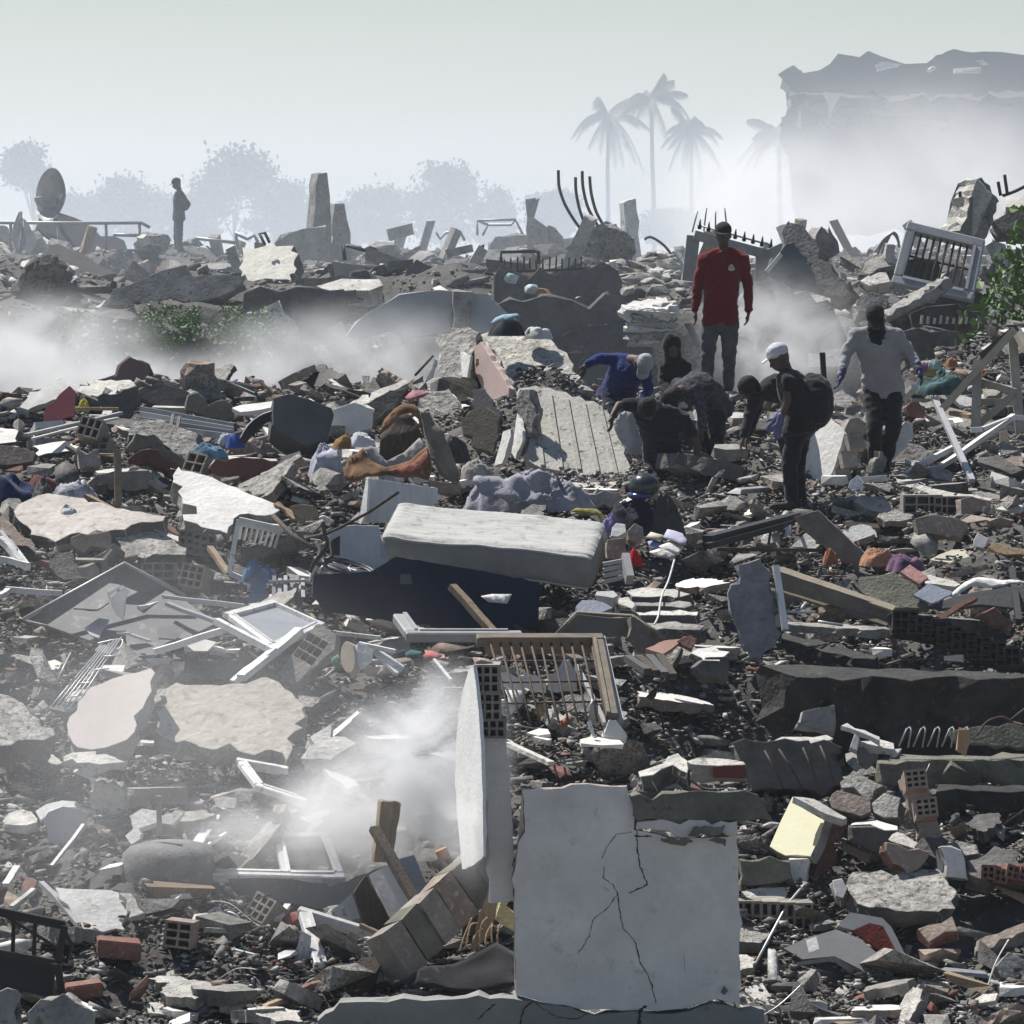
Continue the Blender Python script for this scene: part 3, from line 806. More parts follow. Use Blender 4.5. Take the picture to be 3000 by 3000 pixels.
S('hood', 'o', [(760, 1100), (840, 1015), (1040, 1050), (1100, 1110), (1245, 1400), (1200, 1412), (1040, 1170), (960, 1080), (900, 1140), (850, 1125)], T(46, 24), .03, PLASTIC, None, None, at=(900, 1140), D=32.45, jag=0, parent=cs)
S('lining', 'o', [(850, 1130), (960, 1082), (1045, 1100), (1200, 1395), (1110, 1335), (980, 1220)], T(56, 10), .02, M('red_lining', (.08, .010, .009), rough=.7, var=.5, scale=3, base2=(.2, .03, .012)), None, None, at=(980, 1220), D=32.4, jag=0, parent=cs)
S('label_patch', 'o', [(560, 1190), (625, 1165), (645, 1245), (580, 1270)], T(48, -12), .006, M('paper_label', (.5, .5, .48), var=.1), None, None, at=(580, 1270), D=32.22, jag=0, parent=cs)
S('wooden_plank', 'o', [(1730, 835), (1960, 910), (1960, 960)], T(30, -10), .025, WOODO, 'orange brown plank poking in at the right edge', 'plank', D=32.9, jag=.002)
for i in range(5):
 hbrick(W('o', (1730 + i * 52, 770 + (i % 2) * 22), 33.0), (i * 9, 12, 70 + i * 17), 'broken red hollow brick in the pile at the right edge', group='red hollow bricks at the right edge', mat=BRICK, cols=2, rows=2, size=(.2, .1, .1))
beam('white_board', W('o', (1285, 1455), 31.9), W('o', (1455, 1475), 31.9), .09, .03, WHITE, 'short white board end below the plastic casing', 'board')
beam('grey_board', W('o', (1110, 1440), 32.0), W('o', (1290, 1470), 31.95), .08, .03, GREYM, 'grey strip running into the short white board', 'board')
beam('black_bar', W('o', (1030, 1550), 31.6), W('o', (1090, 1475), 31.8), .03, .02, GREYM, 'short dark bar under the plastic casing', 'bar')
sheet('blue_tarpaulin', 'o', [(430, 1480), (560, 1420), (760, 1400), (980, 1480), (900, 1560), (640, 1540), (500, 1560)], T(24), fabric('dark_blue_cloth', (.02, .03, .075)), 'dark blue cloth crumpled under the plastic casing', 'cloth', D=32.1, amp=.05)
sheet('dark_paper', 'o', [(330, 1400), (560, 1360), (760, 1390), (700, 1450), (420, 1480)], T(20), GREYM, 'flat grey sheet under the plastic casing', 'sheet', D=32.15, amp=.02)
# ------------------------------------------------------------------ the near slope, left half
S('fallen_slab', 'h', [(480, 1500), (590, 1290), (640, 1245), (880, 1150), (1060, 1110), (1095, 1135), (1030, 1330), (950, 1560), (900, 1620), (760, 1665), (640, 1690), (560, 1655), (500, 1640), (478, 1570)], T(36, -10), .17, BEIGE, 'smooth beige slab with one rounded corner tilted in the dust', 'slab', at=(640, 1690), D=35.0, jag=.007, side=CONC, step=.08)
S('fallen_slab', 'z', [(291, 1378), (300, 1345), (318, 1322), (316, 1302), (330, 1288), (400, 1293), (470, 1291), (490, 1281), (520, 1286), (548, 1308), (572, 1330), (566, 1352), (574, 1372), (556, 1392), (560, 1416), (548, 1432), (520, 1418), (484, 1424), (430, 1411), (380, 1408), (330, 1398)], T(34, 4), .15,
 M('tan_screed', (.50, .455, .385), var=.16, scale=3, bump=.6, bscale=16, spots=(.34, .32, .28), spot_amt=.5), 'large tan rough slab with ragged broken edges', 'slab', at=(430, 1411), D=35.3, jag=.02, side=CONC, step=.06)
S('fallen_slab', 'h', [(-30, 1270), (60, 1310), (130, 1350), (250, 1470), (400, 1590), (300, 1605), (130, 1625), (-30, 1650)], T(28, 14), .2, CONCR, 'rough grey slab running out at the left edge', 'slab', at=(130, 1625), D=35.1, jag=.02, side=CONCD)
S('fallen_slab', 'i', [(490, 1420), (560, 1300), (630, 1290), (760, 1350), (810, 1400), (760, 1450), (640, 1500), (500, 1510)], T(30, 10), .12, CONCW, 'pale broken slab half hidden by the white plume', 'slab', D=34.7, jag=.02)
S('fallen_slab', 'm', [(590, 125), (700, 155), (830, 205), (855, 240), (770, 265), (720, 245), (640, 180)], T(36, 8), .05, PLAST, 'thin pale sheet of plaster beside the white plume', 'plaster', D=34.0, jag=.006)
S('fallen_slab', 'l', [(435, 45), (520, 20), (640, 5), (730, 40), (870, 55), (880, 70), (720, 85), (560, 75)], T(12), .06, CONCW, 'jagged pale concrete strip below the beige slab', 'slab', D=34.3, jag=.02)
TR = M('dusty_sheet_metal', (.115, .115, .117), rough=.6, metal=.2, var=.25, scale=2, bump=.1, spots=(.2, .2, .195), spot_amt=.4)
tr = root('metal_tray', WG('h', (760, 930)), 'big dented grey metal tray of folded roof sheet with raised rims', 'metal tray')
S('floor', 'h', [(180, 770), (860, 400), (1290, 610), (1530, 785), (1090, 1010), (960, 1020), (720, 940), (330, 800)], T(26, 4), .02, TR, None, None, at=(720, 940), D=37.9, jag=0, parent=tr)
S('back_rim', 'h', [(170, 755), (880, 362), (890, 372), (770, 500), (330, 795)], T(80, -14), .02, TR, None, None, at=(330, 795), D=38.0, jag=0, parent=tr)
S('side_rim', 'h', [(868, 368), (885, 362), (1310, 592), (1180, 640), (840, 510), (760, 500)], T(84, 20), .02, TR, None, None, at=(1180, 640), D=38.7, jag=0, parent=tr)
tube('rim_edge', [W('h', (165, 760), 37.95), W('h', (880, 364), 38.5), W('h', (1310, 590), 38.4)], .018, GREYM, parent=tr, seg=6)
for i, (pp, tt) in enumerate((([(520, 680), (620, 560), (760, 545), (770, 640), (690, 690)], 30), ([(760, 570), (860, 520), (920, 560), (890, 620), (870, 760), (820, 720)], 55), ([(600, 820), (700, 750), (770, 760), (700, 890), (640, 870)], 35), ([(1110, 820), (1230, 790), (1300, 830), (1240, 900), (1120, 890)], 25), ([(780, 590), (870, 515), (880, 530), (790, 612)], 40))):
 S('sheet_scrap', 'h', pp, T(tt, -8 + i * 9), .012, (TR, GREYM, ALU, TR, ALU)[i], ('square of grey sheet metal lying in the tray', 'folded triangular sheet standing in the tray', 'bright crumpled foil scrap in the tray', 'flat dull metal sheet in the tray corner', 'narrow bright strip across the tray')[i], 'sheet metal', D=38.0 - i * .05, jag=.003)
BARS = [
 ('h', (1090, 990), (1590, 830), .045, .05, WHITE, 'white bar slanting over the grey tray edge', 'bar', 37.3, 37.5),
 ('h', (1150, 598), (1725, 668), .05, .04, ALU, 'long pale rail right of the grey tray', 'rail', 38.6, 38.5),
 ('h', (980, 682), (1165, 630), .05, .035, ALU, 'short pale rail end hooked under the long rail', 'rail', 38.4, 38.6),
 ('h', (40, 552), (440, 572), .05, .045, WHITE, 'white rail behind the tray at the left', 'rail', 38.8, 38.8),
 ('h', (0, 600), (70, 548), .045, .04, WHITE, 'short white rail meeting the left rail', 'rail', 38.6, 38.8),
 ('h', (0, 190), (190, 395), .055, .05, WHITE, 'white frame bar slanting down at the left edge', 'bar', 39.6, 39.3),
 ('h', (0, 330), (200, 385), .05, .05, WHITE, 'white frame bar lying at the left edge', 'bar', 39.4, 39.3),
 ('h', (0, 140), (110, 270), .035, .03, ALU, 'thin bar parallel to the left frame bar', 'bar', 39.8, 39.5),
 ('h', (1650, 1210), (1950, 980), .06, .05, WHITE, 'pale plank leaning above the tan slab', 'plank', 36.5, 36.7),
 ('h', (830, 850), (1060, 905), .03, .02, ALU, 'thin flat bar on the tray floor', 'bar', 37.8, 37.6),
 ('h', (1180, 650), (1540, 780), .05, .03, GREYM, 'grey rail along the right side of the tray', 'rail', 38.3, 38.0),
 ('i', (20, 930), (430, 600), .075, .05, WHITE, 'long white board slanting below the window sash', 'board', 36.4, 37.0),
 ('i', (1505, 285), (1790, 600), .07, .05, WOOD, 'wooden bar leaning against the navy bed base', 'wooden bar', 38.2, 37.9),
 ('d', (530, 478), (838, 476), .05, .03, WOODO, 'light plank lying on rubble beside the maroon board', 'plank', 46.3, 46.3),
 ('d', (180, 665), (855, 510), .05, .03, GREYM, 'long grey angle bar crossing the left heap', 'bar', 44.6, 46.0),
 ('d', (230, 690), (840, 540), .03, .02, WHITE, 'thin white bar below the long grey angle bar', 'bar', 44.5, 45.6),
 ('d', (832, 770), (838, 1210), .065, .065, WOOD, 'upright weathered wooden post on the left heap', 'wooden post', 43.1, 42.9),
 ('d', (870, 1160), (1000, 1240), .03, .03, GREYM, 'grey pipe end beside the wooden post', 'pipe', 42.6, 42.4),
 ('d', (0, 1350), (195, 1600), .05, .05, WHITE, 'white angle frame bar near the round slab', 'bar', 40.4, 39.8),
 ('d', (510, 1040), (800, 1190), .06, .03, WOOD, 'old board lying left of the wooden post', 'board', 42.7, 42.4),
 ('d', (1480, 1460), (1620, 1650), .05, .04, WOOD, 'wooden strip leaning on the barred crate', 'strip', 40.9, 40.4),
 ('d', (1840, 280), (1932, 370), .03, .03, RUST, 'dark stick poking over the left ridge', 'stick', 50.4, 50.2),
 ('d', (690, 1580), (790, 1475), .03, .02, WHITE, 'thin white edge strip below the round slab', 'strip', 39.9, 39.9),
 ('l', (40, 950), (130, 830), .05, .03, WHITE, 'pale strip leaning at the left foot of the slope', 'strip', 33.2, 33.4),
 ('l', (75, 1105), (240, 980), .04, .03, CONCW, 'bent pale strip above the dark metal cage', 'strip', 32.9, 33.1),
 ('l', (290, 930), (560, 1230), .04, .03, GREYM, 'dull bar beside the pale bathroom panel', 'bar', 33.2, 32.6),
 ('l', (370, 820), (590, 520), .025, .02, GREYM, 'thin dark rod over the foot of the slope', 'rod', 33.4, 33.9),
 ('l', (1470, 665), (1600, 585), .035, .02, WHITE, 'short white strip inside the window frame', 'strip', 34.0, 34.1),
 ('m', (30, 1880), (295, 1765), .05, .03, WOODO, 'yellow wood strip at the lower edge of the slope', 'strip', 31.3, 31.5),
 ('m', (330, 1745), (580, 1640), .05, .05, BRICK, 'reddish strip above the yellow wood strip', 'strip', 31.5, 31.7),
 ('m', (690, 1650), (805, 1570), .045, .02, WHITE, 'short white strip on the reddish timber', 'strip', 31.6, 31.8),
 ('m', (300, 1320), (345, 1370), .04, .02, WHITE, 'tiny white strip in the dust', 'strip', 32.8, 32.7),
 ('m', (265, 1190), (350, 1095), .045, .03, WHITE, 'white strip near the red patch', 'strip', 33.1, 33.3),
 ('m', (860, 1240), (1400, 1425), .035, .03, WOOD, 'thin wooden batten crossing behind the brick pillar', 'batten', 32.7, 32.3),
 ('m', (1150, 1550), (1290, 1420), .03, .02, WOOD, 'short wooden stick under the brick pillar', 'stick', 32.2, 32.3),
 ('m', (1300, 1470), (1300, 1615), .025, .02, WOODO, 'upright splinter under the brick pillar', 'splinter', 32.1, 32.0),
 ('m', (955, 545), (1285, 1120), .07, .045, WOODD, 'dark plank leaning across the wooden post stump', 'plank', 33.0, 32.4),
 ('m', (1395, 840), (1490, 945), .016, .016, RUST, 'thin bent rod beside the sledgehammer', 'rod', 32.7, 32.5),
 ('l', (1660, 1410), (1825, 1450), .03, .02, WHITE, 'thin pale strip in the lower dust', 'strip', 32.3, 32.2),
]
for k, a, b, w, h, mt, lb, ct, d0, d1 in BARS:
 beam(ct.replace(' ', '_'), W(k, a, d0), W(k, b, d1), w, h, mt, lb, ct, bev=.005, split=3, wob=.004, jit=.02)
for i in range(6):
 a = (300 + i * 46, 1450 - i * 12); b = (720 + i * 28, 955 - i * 14)
 tube('mesh_wire', [W('h', a, 36.0), W('h', ((a[0] + b[0]) / 2 - 10, (a[1] + b[1]) / 2 + 8), 36.4), W('h', b, 36.8)], .006, ALU, 'long pale wire of the bent reinforcing mesh in the dust', 'wire', 'wires of the bent mesh', seg=5)
for i in range(5):
 a = (405 + i * 82, 1405 - i * 96); b = (520 + i * 84, 1385 - i * 92)
 tube('mesh_wire', [W('h', a, 36.05 + i * .13), W('h', b, 36.05 + i * .13)], .006, ALU, 'short cross wire of the bent reinforcing mesh in the dust', 'wire', 'cross wires of the bent mesh', seg=5)
tube('bent_wire', curve_pts([W('h', (690, 930), 36.9), W('h', (800, 905), 36.9), W('h', (865, 905), 36.9), W('h', (850, 960), 36.8), W('h', (780, 1010), 36.7)]), .006, ALU, 'looped wire end above the bent mesh', 'wire', seg=5)
tube('bent_wire', [W('h', (405, 1190), 36.3), W('h', (500, 995), 36.6)], .006, ALU, 'single wire standing beside the bent mesh', 'wire', seg=5)
frame('fallen_window', [W('h', p, D) for p, D in (((1620, 735), 37.3), ((1930, 650), 38.0), ((2260, 800), 37.6), ((1935, 965), 36.8))], .07, .05, WHITE, 'white window sash lying flat with its pane beside the tray', 'window frame', glass=M('dusty_glass', (.32, .33, .34), rough=.25, var=.1, bump=.03))
beam('frame_bar', W('h', (1530, 772), 37.2), W('h', (1935, 985), 36.7), .05, .05, WHITE, 'loose white frame bar beside the flat sash', 'bar')
frame('fallen_window', [W('l', p, D) for p, D in (((1555, 425), 34.6), ((2330, 540), 34.6), ((2250, 905), 33.5), ((1260, 880), 33.5))], .075, .07, WHITE, 'large white window frame leaning back in the plume', 'window frame', sides=(0, 0, 1, 1))
frame('fallen_window', [W('m', p, D) for p, D in (((275, 618), 33.9), ((612, 612), 33.9), ((720, 900), 33.5), ((335, 900), 33.5))], .065, .06, ALU, 'grey window frame standing in the plume', 'window frame')
frame('fallen_window', [W('m', p, D) for p, D in (((455, 1145), 32.9), ((1000, 1310), 32.8), ((960, 1420), 32.3), ((575, 1545), 32.1))], .075, .06, WHITE, 'white louvred window frame lying near the brick pillar', 'window frame', sides=(1, 1, 0, 1), hbars=0)
frame('fallen_window', [W('l', p, D) for p, D in (((1700, 80), 34.9), ((2010, 135), 34.9), ((2140, 360), 34.4), ((1835, 262), 34.5))], .06, .05, WHITE, 'white window frame half buried above the plume', 'window frame', sides=(1, 0, 1, 1))
for i in range(5):
 S('thin_strip', 'm', [(360 + i * 28, 1620 - i * 20), (440 + i * 14, 1270 + i * 8), (450 + i * 14, 1275 + i * 8), (378 + i * 28, 1625 - i * 20)], T(80, -30), .012, WHITE, 'thin louvre slat fanned out beside the louvred frame', 'slat', group='fanned louvre slats', D=32.3, jag=0, keep=False)
for i in range(4):
 beam('louvre_tooth', W('m', (895, 1322 + i * 34), 32.45), W('m', (955, 1330 + i * 32), 32.4), .05, .012, WHITE, 'short louvre blade in the end of the louvred frame', 'slat', 'blades in the louvred frame end')
frame('fallen_window', [W('i', p, D) for p, D in (((1125, 500), 38.3), ((1960, 520), 38.4), ((1960, 640), 37.7), ((1225, 640), 37.6))], .1, .08, GREYM, 'grey window frame lying under the navy bed base', 'window frame', sides=(0, 0, 1, 1))
S('wooden_post', 'm', [(1005, 360), (1020, 352), (1060, 358), (1110, 354), (1148, 372), (1135, 480), (1098, 700), (1095, 780), (955, 790), (985, 560)], T(88, 12), .12, WOOD, 'square timber post stump standing in the white plume', 'wooden post', at=(1095, 780), D=33.1, jag=.004)
S('grey_board', 'm', [(930, 870), (1090, 790), (1285, 1115), (1130, 1275)], T(56, 22), .03, GPLAST, 'flat grey panel leaning beside the timber post', 'panel', D=32.8, jag=.002)
S('grey_board', 'm', [(1130, 765), (1240, 735), (1330, 950), (1270, 1080)], T(60, 20), .03, GREYM, 'second grey panel behind the leaning dark plank', 'panel', D=33.0, jag=.002)
S('cupboard_board', 'm', [(815, 1005), (900, 880), (1120, 1275), (1060, 1310), (880, 1200)], T(70, 24), .03, WOODD, 'brown cupboard side next to the flat grey panel', 'panel', D=32.75, jag=.002)
S('pale_board', 'm', [(650, 1130), (800, 1010), (870, 1180), (700, 1220)], T(60, 18), .03, ALU, 'pale panel propped left of the brown cupboard side', 'panel', D=32.9, jag=.002)
S('tarp_sheet', 'm', [(-80, 905), (300, 905), (620, 935), (640, 960), (1090, 790), (1000, 880), (760, 1060), (650, 1120), (300, 1060), (0, 1010)], T(70), .02, TR, 'dull grey sheet hanging below the large white window frame', 'sheet', at=(650, 1120), D=33.15, jag=.004)
S('torn_board', 'l', [(1410, 800), (1560, 740), (1680, 720), (1760, 770), (1860, 880), (1380, 870)], T(70), .02, WOOD, 'torn brown board inside the large white window frame', 'board', D=33.7, jag=.012)
bp_ = root('brick_pillar', W('m', (1400, 1150), 32.3), 'fallen brick pillar leaning across the rubble toward the jamb', 'brick pillar')
_a, _b = W('m', (1050, 1480), 31.9), W('m', (1780, 800), 32.7)
for i in range(6):
 p0, p1 = _a.lerp(_b, i / 6 + .005), _a.lerp(_b, (i + 1) / 6 - .005)
 beam('brick_course', p0, p1, .2, .34, (GREYCLAY, OLIVE, GREYCLAY, CLAY, OLIVE, GREYCLAY)[i], parent=bp_, roll=20 + i * .6, bev=.012, jit=.04)
S('tan_board', 'm', [(1845, 800), (1870, 805), (1780, 1300), (1640, 1420), (1720, 1100)], T(78, -12), .03, WOODO, 'tan board standing beside the standing panel', 'board', D=32.2, jag=.003)
S('straw_board', 'm', [(1870, 930), (1960, 920), (1960, 1270), (1815, 1210)], T(84), .04, M('straw', (.48, .42, .24), var=.3, scale=8, bump=.6, streak=(3, 3, 14)), 'straw coloured fibre board tucked behind the standing panel', 'board', D=wall_D + .4, jag=.01)
hm = root('sledgehammer', W('m', (1480, 830), 32.7), 'small sledgehammer with a rusty orange head standing in rubble', 'hammer')
beam('handle', W('m', (1475, 765), 32.7), W('m', (1580, 930), 32.6), .035, .03, WOODD, parent=hm)
beam('head', W('m', (1405, 748), 32.7), W('m', (1482, 715), 32.7), .075, .075, M('orange_steel', (.36, .17, .09), var=.3, bump=.2), parent=hm)
tp = sheet('dark_tarpaulin', 'm', [(1090, 1680), (1250, 1620), (1500, 1530), (1800, 1410), (1960, 1480), (1960, 1740), (1700, 1720), (1300, 1720)], T(38), fabric('black_tarp', (.022, .022, .025), bump=.2), 'black tarpaulin bunched at the foot of the standing panel', 'tarpaulin', D=31.7, amp=.07, freq=2.2)
S('round_timber', 'm', [(380, 1690), (560, 1560), (820, 1480), (980, 1440), (1020, 1500), (980, 1600), (820, 1680), (600, 1720), (430, 1790), (300, 1800)], T(40, -10), .2, WOODD, 'dark splintered log lying at the foot of the slope', 'log', D=31.8, jag=.02)
S('brown_slab', 'm', [(-60, 1700), (150, 1640), (400, 1610), (420, 1680), (330, 1790), (100, 1850), (-60, 1880)], T(34), .2, CLAY, 'dusty brown wall lump at the foot of the slope', 'wall piece', D=31.7, jag=.02, side=CONCD)
for i in range(7):
 tube('twig', curve_pts([W('m', (1560 + i * 46, 1420 - (i % 3) * 30), 32.0), W('m', (1600 + i * 38, 1300 - (i % 2) * 60), 32.05), W('m', (1650 + i * 36, 1180 + (i % 3) * 40), 32.1)]), .007, WOODO, 'dry curled twig beside the tan board', 'twig', 'dry twigs beside the tan board', seg=5)
S('bath_panel', 'l', [(390, 968), (780, 988), (830, 1000), (880, 1050), (920, 1140), (880, 1190), (860, 1230), (890, 1272), (580, 1262)], T(34, 4), .07, PLAST, 'white panel with a bitten off corner lying at the foot of the slope', 'panel', D=32.6, jag=.005, side=GPLAST)
S('bath_panel', 'l', [(840, 1000), (925, 1008), (1020, 1150), (905, 1178), (930, 1140), (890, 1050)], T(34, 8), .05, CONCW, 'loose corner piece beside the bitten white panel', 'panel', D=32.62, jag=.006)
S('white_tile', 'l', [(1030, 1640), (1150, 1580), (1300, 1508), (1460, 1560), (1600, 1608), (1420, 1712), (1200, 1648), (1100, 1680)], T(26, -6), .045, CONCW, 'pale diamond shaped slab tilted over mossy rubble', 'slab', D=31.9, jag=.006)
S('white_tile', 'l', [(1560, 1580), (1620, 1540), (1700, 1545), (1750, 1610), (1600, 1680)], T(30), .04, CONCW, 'small pale slab touching the diamond shaped one', 'slab', D=31.9, jag=.008)
S('white_tile', 'l', [(1010, 1780), (1150, 1770), (1220, 1830), (1400, 1850), (1400, 1880), (1160, 1870), (1050, 1850)], T(20), .04, CONCW, 'long pale tile piece at the bottom of the slope', 'slab', D=31.4, jag=.008)
S('white_tile', 'l', [(520, 1745), (600, 1735), (660, 1765), (690, 1870), (640, 1820)], T(50, 10), .03, CONCW, 'curled pale shard beside the dark cage', 'shard', D=31.6, jag=.006)
S('bent_sheet', 'l', [(250, 425), (330, 375), (440, 350), (540, 358), (585, 400), (665, 425), (640, 445), (560, 400), (440, 395), (330, 430), (290, 490)], T(40, 0), .03, ALU, 'arched grey sheet like a wheel arch in the dust', 'sheet', at=(290, 490), D=34.2, jag=.004)
S('grey_disc', 'l', [(290, 490), (340, 425), (440, 395), (560, 405), (630, 440), (610, 540), (540, 640), (440, 680), (350, 640)], T(78, 6), .05, GREYM, 'dull round sheet under the arched grey sheet', 'sheet', D=34.15, jag=.006)
S('stone_bench', 'l', [(60, 440), (150, 410), (230, 425), (270, 480), (260, 510), (90, 520), (0, 520), (0, 490)], T(24), .08, CONCW, 'pale rounded stone left of the arched sheet', 'stone', D=34.2, jag=.01)
ta = root('water_tank', W('l', (1200, 1010), 33.4), 'dark grey squat round tank standing in the dust', 'tank')
cx_ = W('l', (1200, 780), 33.6) - Vector((0, 0, .16))
bm = bmesh.new()
prof = [(.0, .30), (.16, .30), (.27, .275), (.325, .22), (.34, .1), (.335, -.25), (.31, -.42)]
rings = [[bm.verts.new(cx_ + Vector((r * math.cos(6.2832 * j / 28), r * math.sin(6.2832 * j / 28), z * .98))) for j in range(28)] for r, z in prof[1:]]
bm.faces.new(rings[0])
for a, b in zip(rings, rings[1:]):
 for j in range(28):
  bm.faces.new((a[j], b[j], b[(j + 1) % 28], a[(j + 1) % 28]))
bm_obj('shell', bm, M('tank_grey', (.17, .168, .165), rough=.9, var=.3, bump=.3, spots=(.26, .25, .24), spot_amt=.4), ta, smooth=True)
beam('post', W('l', (1128, 600), 33.6), W('l', (1124, 318), 33.6), .035, .035, GREYM, 'round grey post standing on the squat tank', 'post')
S('paper_bag', 'l', [(915, 445), (1000, 410), (1105, 430), (1105, 500), (990, 525)], T(50), .03, PLAST, 'crumpled white sack scrap behind the squat tank', 'sack', D=33.95, jag=.012)
S('paper_bag', 'l', [(1140, 460), (1230, 425), (1285, 430), (1220, 495), (1140, 500)], T(45), .03, CONCW, 'cream scrap right of the tank post', 'sack', D=33.95, jag=.012)
S('paper_bag', 'l', [(880, 600), (940, 550), (990, 580), (980, 620), (920, 660)], T(40), .02, PLAST, 'small white scrap left of the squat tank', 'scrap', D=33.6, jag=.012)
cg = root('metal_cage', W('l', (250, 1450), 31.2), 'black metal rack frame with cross braces at the lower left corner', 'metal rack')
CD = 31.1
for a, b, w in (((-40, 1130), (460, 1232), .055), ((-40, 1420), (410, 1500), .04), ((460, 1232), (405, 1505), .045), ((0, 1145), (420, 1400), .02), ((100, 1180), (90, 1420), .025), ((250, 1205), (240, 1440), .025), ((405, 1500), (440, 1720), .045), ((380, 1500), (360, 1740), .03), ((450, 1260), (510, 1380), .02), ((510, 1380), (470, 1500), .02)):
 beam('rack_bar', W('l', a, CD), W('l', b, CD + .03), w, w, BLACK, parent=cg)
S('rack_panel', 'l', [(-40, 1440), (400, 1500), (360, 1740), (150, 1700), (140, 1880), (-40, 1900)], T(80), .02, BLACK, None, None, D=CD + .12, jag=.003, parent=cg, at=(360, 1740))
S('floor_piece', 'l', [(-30, 1700), (130, 1690), (150, 1760), (110, 1850), (120, 1960), (-30, 1960)], T(70), .06, CONC, 'grey plaster piece under the black rack', 'plaster', D=30.75, jag=.01)
S('floor_piece', 'l', [(210, 1850), (280, 1770), (440, 1735), (560, 1760), (650, 1850), (660, 1960), (200, 1960)], T(70), .08, CONC, 'rounded grey slab at the bottom beside the black rack', 'slab', D=30.7, jag=.014)
BR = [('l', (840, 1395), (4, 6, 8), 'solid', 'red brick with a dusty top at the foot of the slope', BRICK, .29, .17, .12), ('l', (590, 1690), (8, -6, 12), 'solid', 'dark red brick beside the black rack', BRICK, .24, .12, .1)]
for k, p, r_, _, lb, mt, L_, w_, h_ in BR:
 c_ = W(k, p, gd(k, (p[0], p[1] + 60)))
 bm = bmesh.new(); R_ = Euler([RAD(q) for q in r_]).to_matrix()
 box_bm(bm, c_, R_ @ Vector((1, 0, 0)), R_ @ Vector((0, 1, 0)), R_ @ Vector((0, 0, 1)), L_ / 2, w_ / 2, h_ / 2, .04)
 bmesh.ops.bevel(bm, geom=bm.edges[:], offset=.008, segments=2, affect='EDGES')
 tag(bm_obj('brick', bm, mt), lb, 'brick')
hbrick(W('l', (1282, 1290), 32.3), (6, 4, 84), 'single hollow brick with open cells standing at the foot of the slope', mat=CLAY, cols=2, rows=3, size=(.26, .19, .18))
hbrick(W('m', (210, 1160), 33.2), (20, 30, 60), 'hollow brick tilted in the dust near the red patch', mat=GREYCLAY, cols=3, rows=3, size=(.26, .19, .19))
sheet('red_rag', 'm', [(310, 1170), (400, 1150), (440, 1180), (420, 1240), (330, 1270)], T(40), fabric('dull_red', (.22, .06, .055)), 'dull red rag in the dust beside the louvred frame', 'rag', D=33.1, amp=.02)
cloth('black_sack', W('l', (880, 1600), 32.2), (.34, .3, .15), fabric('black_sack', (.03, .03, .032)), 'black sack lying in the rubble below the red brick', 'sack', seed=31)
for i in range(5):
 tube('cable', curve_pts([W('l', (1380 + i * 20, 1290 - i * 14), 32.9), W('l', (1450 + i * 40, 1150 - (i % 3) * 20), 33.0), W('l', (1560 + i * 35, 1250 - (i % 2) * 90), 32.95), W('l', (1650 + i * 25, 1210 + i * 12), 32.9)]), .011, GREYM, 'grey looped cable tangled beside the hollow brick', 'cable', 'tangled grey cables', seg=6)
# ------------------------------------------------------------------ the near slope, middle band
MATR = M('mattress_ticking', (.40, .395, .375), rough=.95, var=.16, scale=3, streak=(1.4, 14, 14), bump=.25, bscale=30, spots=(.27, .26, .235), spot_amt=.45, rnd=.0, sheen=.1)
MB = M('mattress_border', (.24, .236, .225), rough=.95, var=.12, scale=6, bump=.4, bscale=60, rnd=0)
md = 39.9
c0, c1, c2, c3 = W('z', (722, 1003), md - .15), W('z', (1138, 1060), md - .35), W('z', (1136, 984), md + .55), W('z', (740, 938), md + .75)
mr = root('mattress', (c0 + c1 + c2 + c3) / 4 - Vector((0, 0, .2)), 'thick off white mattress lying tilted on the navy bed base', 'mattress')
bm = bmesh.new()
ex, ey = (c1 - c0 + c2 - c3) / 2, (c3 - c0 + c2 - c1) / 2
mc = (c0 + c1 + c2 + c3) / 4
nz = ex.cross(ey).normalized()
hx, hy, hz = ex.length / 2, ey.length / 2, .155
ex.normalize(); ey = nz.cross(ex)
NX, NY, NZ = 64, 34, 10
grid = {}
def mpoint(a, b, c):
 r = .1
 p = Vector((a * hx, b * hy, c * hz))
 q = Vector((max(-hx + r, min(hx - r, p.x)), max(-hy + r, min(hy - r, p.y)), max(-hz + r, min(hz - r, p.z))))
 d = p - q
 if d.length > 1e-6:
  p = q + d.normalized() * r
 edge = max(0, abs(a) - .55) / .45
 if c > .9:
  p.z += .016 * (1 - abs(mnoise.noise(Vector((a * 1.3 + 4, b * 11, 1)))) * 2.4) * (edge ** 1.2 * 1.3 + .22) - .035 * (1 - a * a) * (1 - b * b)
  p.z += .012 * mnoise.noise(Vector((a * 4, b * 4, 3)))
 else:
  p.y += .010 * mnoise.noise(Vector((a * 8, c * 2, 7)))
 p.z += .03 * math.sin(a * 2.2 + .6)
 return mc + ex * p.x + ey * p.y + nz * (p.z - hz)
def patch(bm, f, nu, nv):
 vs = [[bm.verts.new(f(-1 + 2 * i / nu, -1 + 2 * j / nv)) for j in range(nv + 1)] for i in range(nu + 1)]
 for i in range(nu):
  for j in range(nv):
   bm.faces.new((vs[i][j], vs[i + 1][j], vs[i + 1][j + 1], vs[i][j + 1]))
patch(bm, lambda a, b: mpoint(a, b, 1), NX, NY); patch(bm, lambda a, b: mpoint(a, b, -1), 24, 12)
bmesh.ops.recalc_face_normals(bm, faces=bm.faces)
bm_obj('cover', bm, MATR, mr, smooth=True)
bm = bmesh.new()
patch(bm, lambda a, c: mpoint(a, -1, c), NX, NZ); patch(bm, lambda a, c: mpoint(a, 1, c), 24, 6)
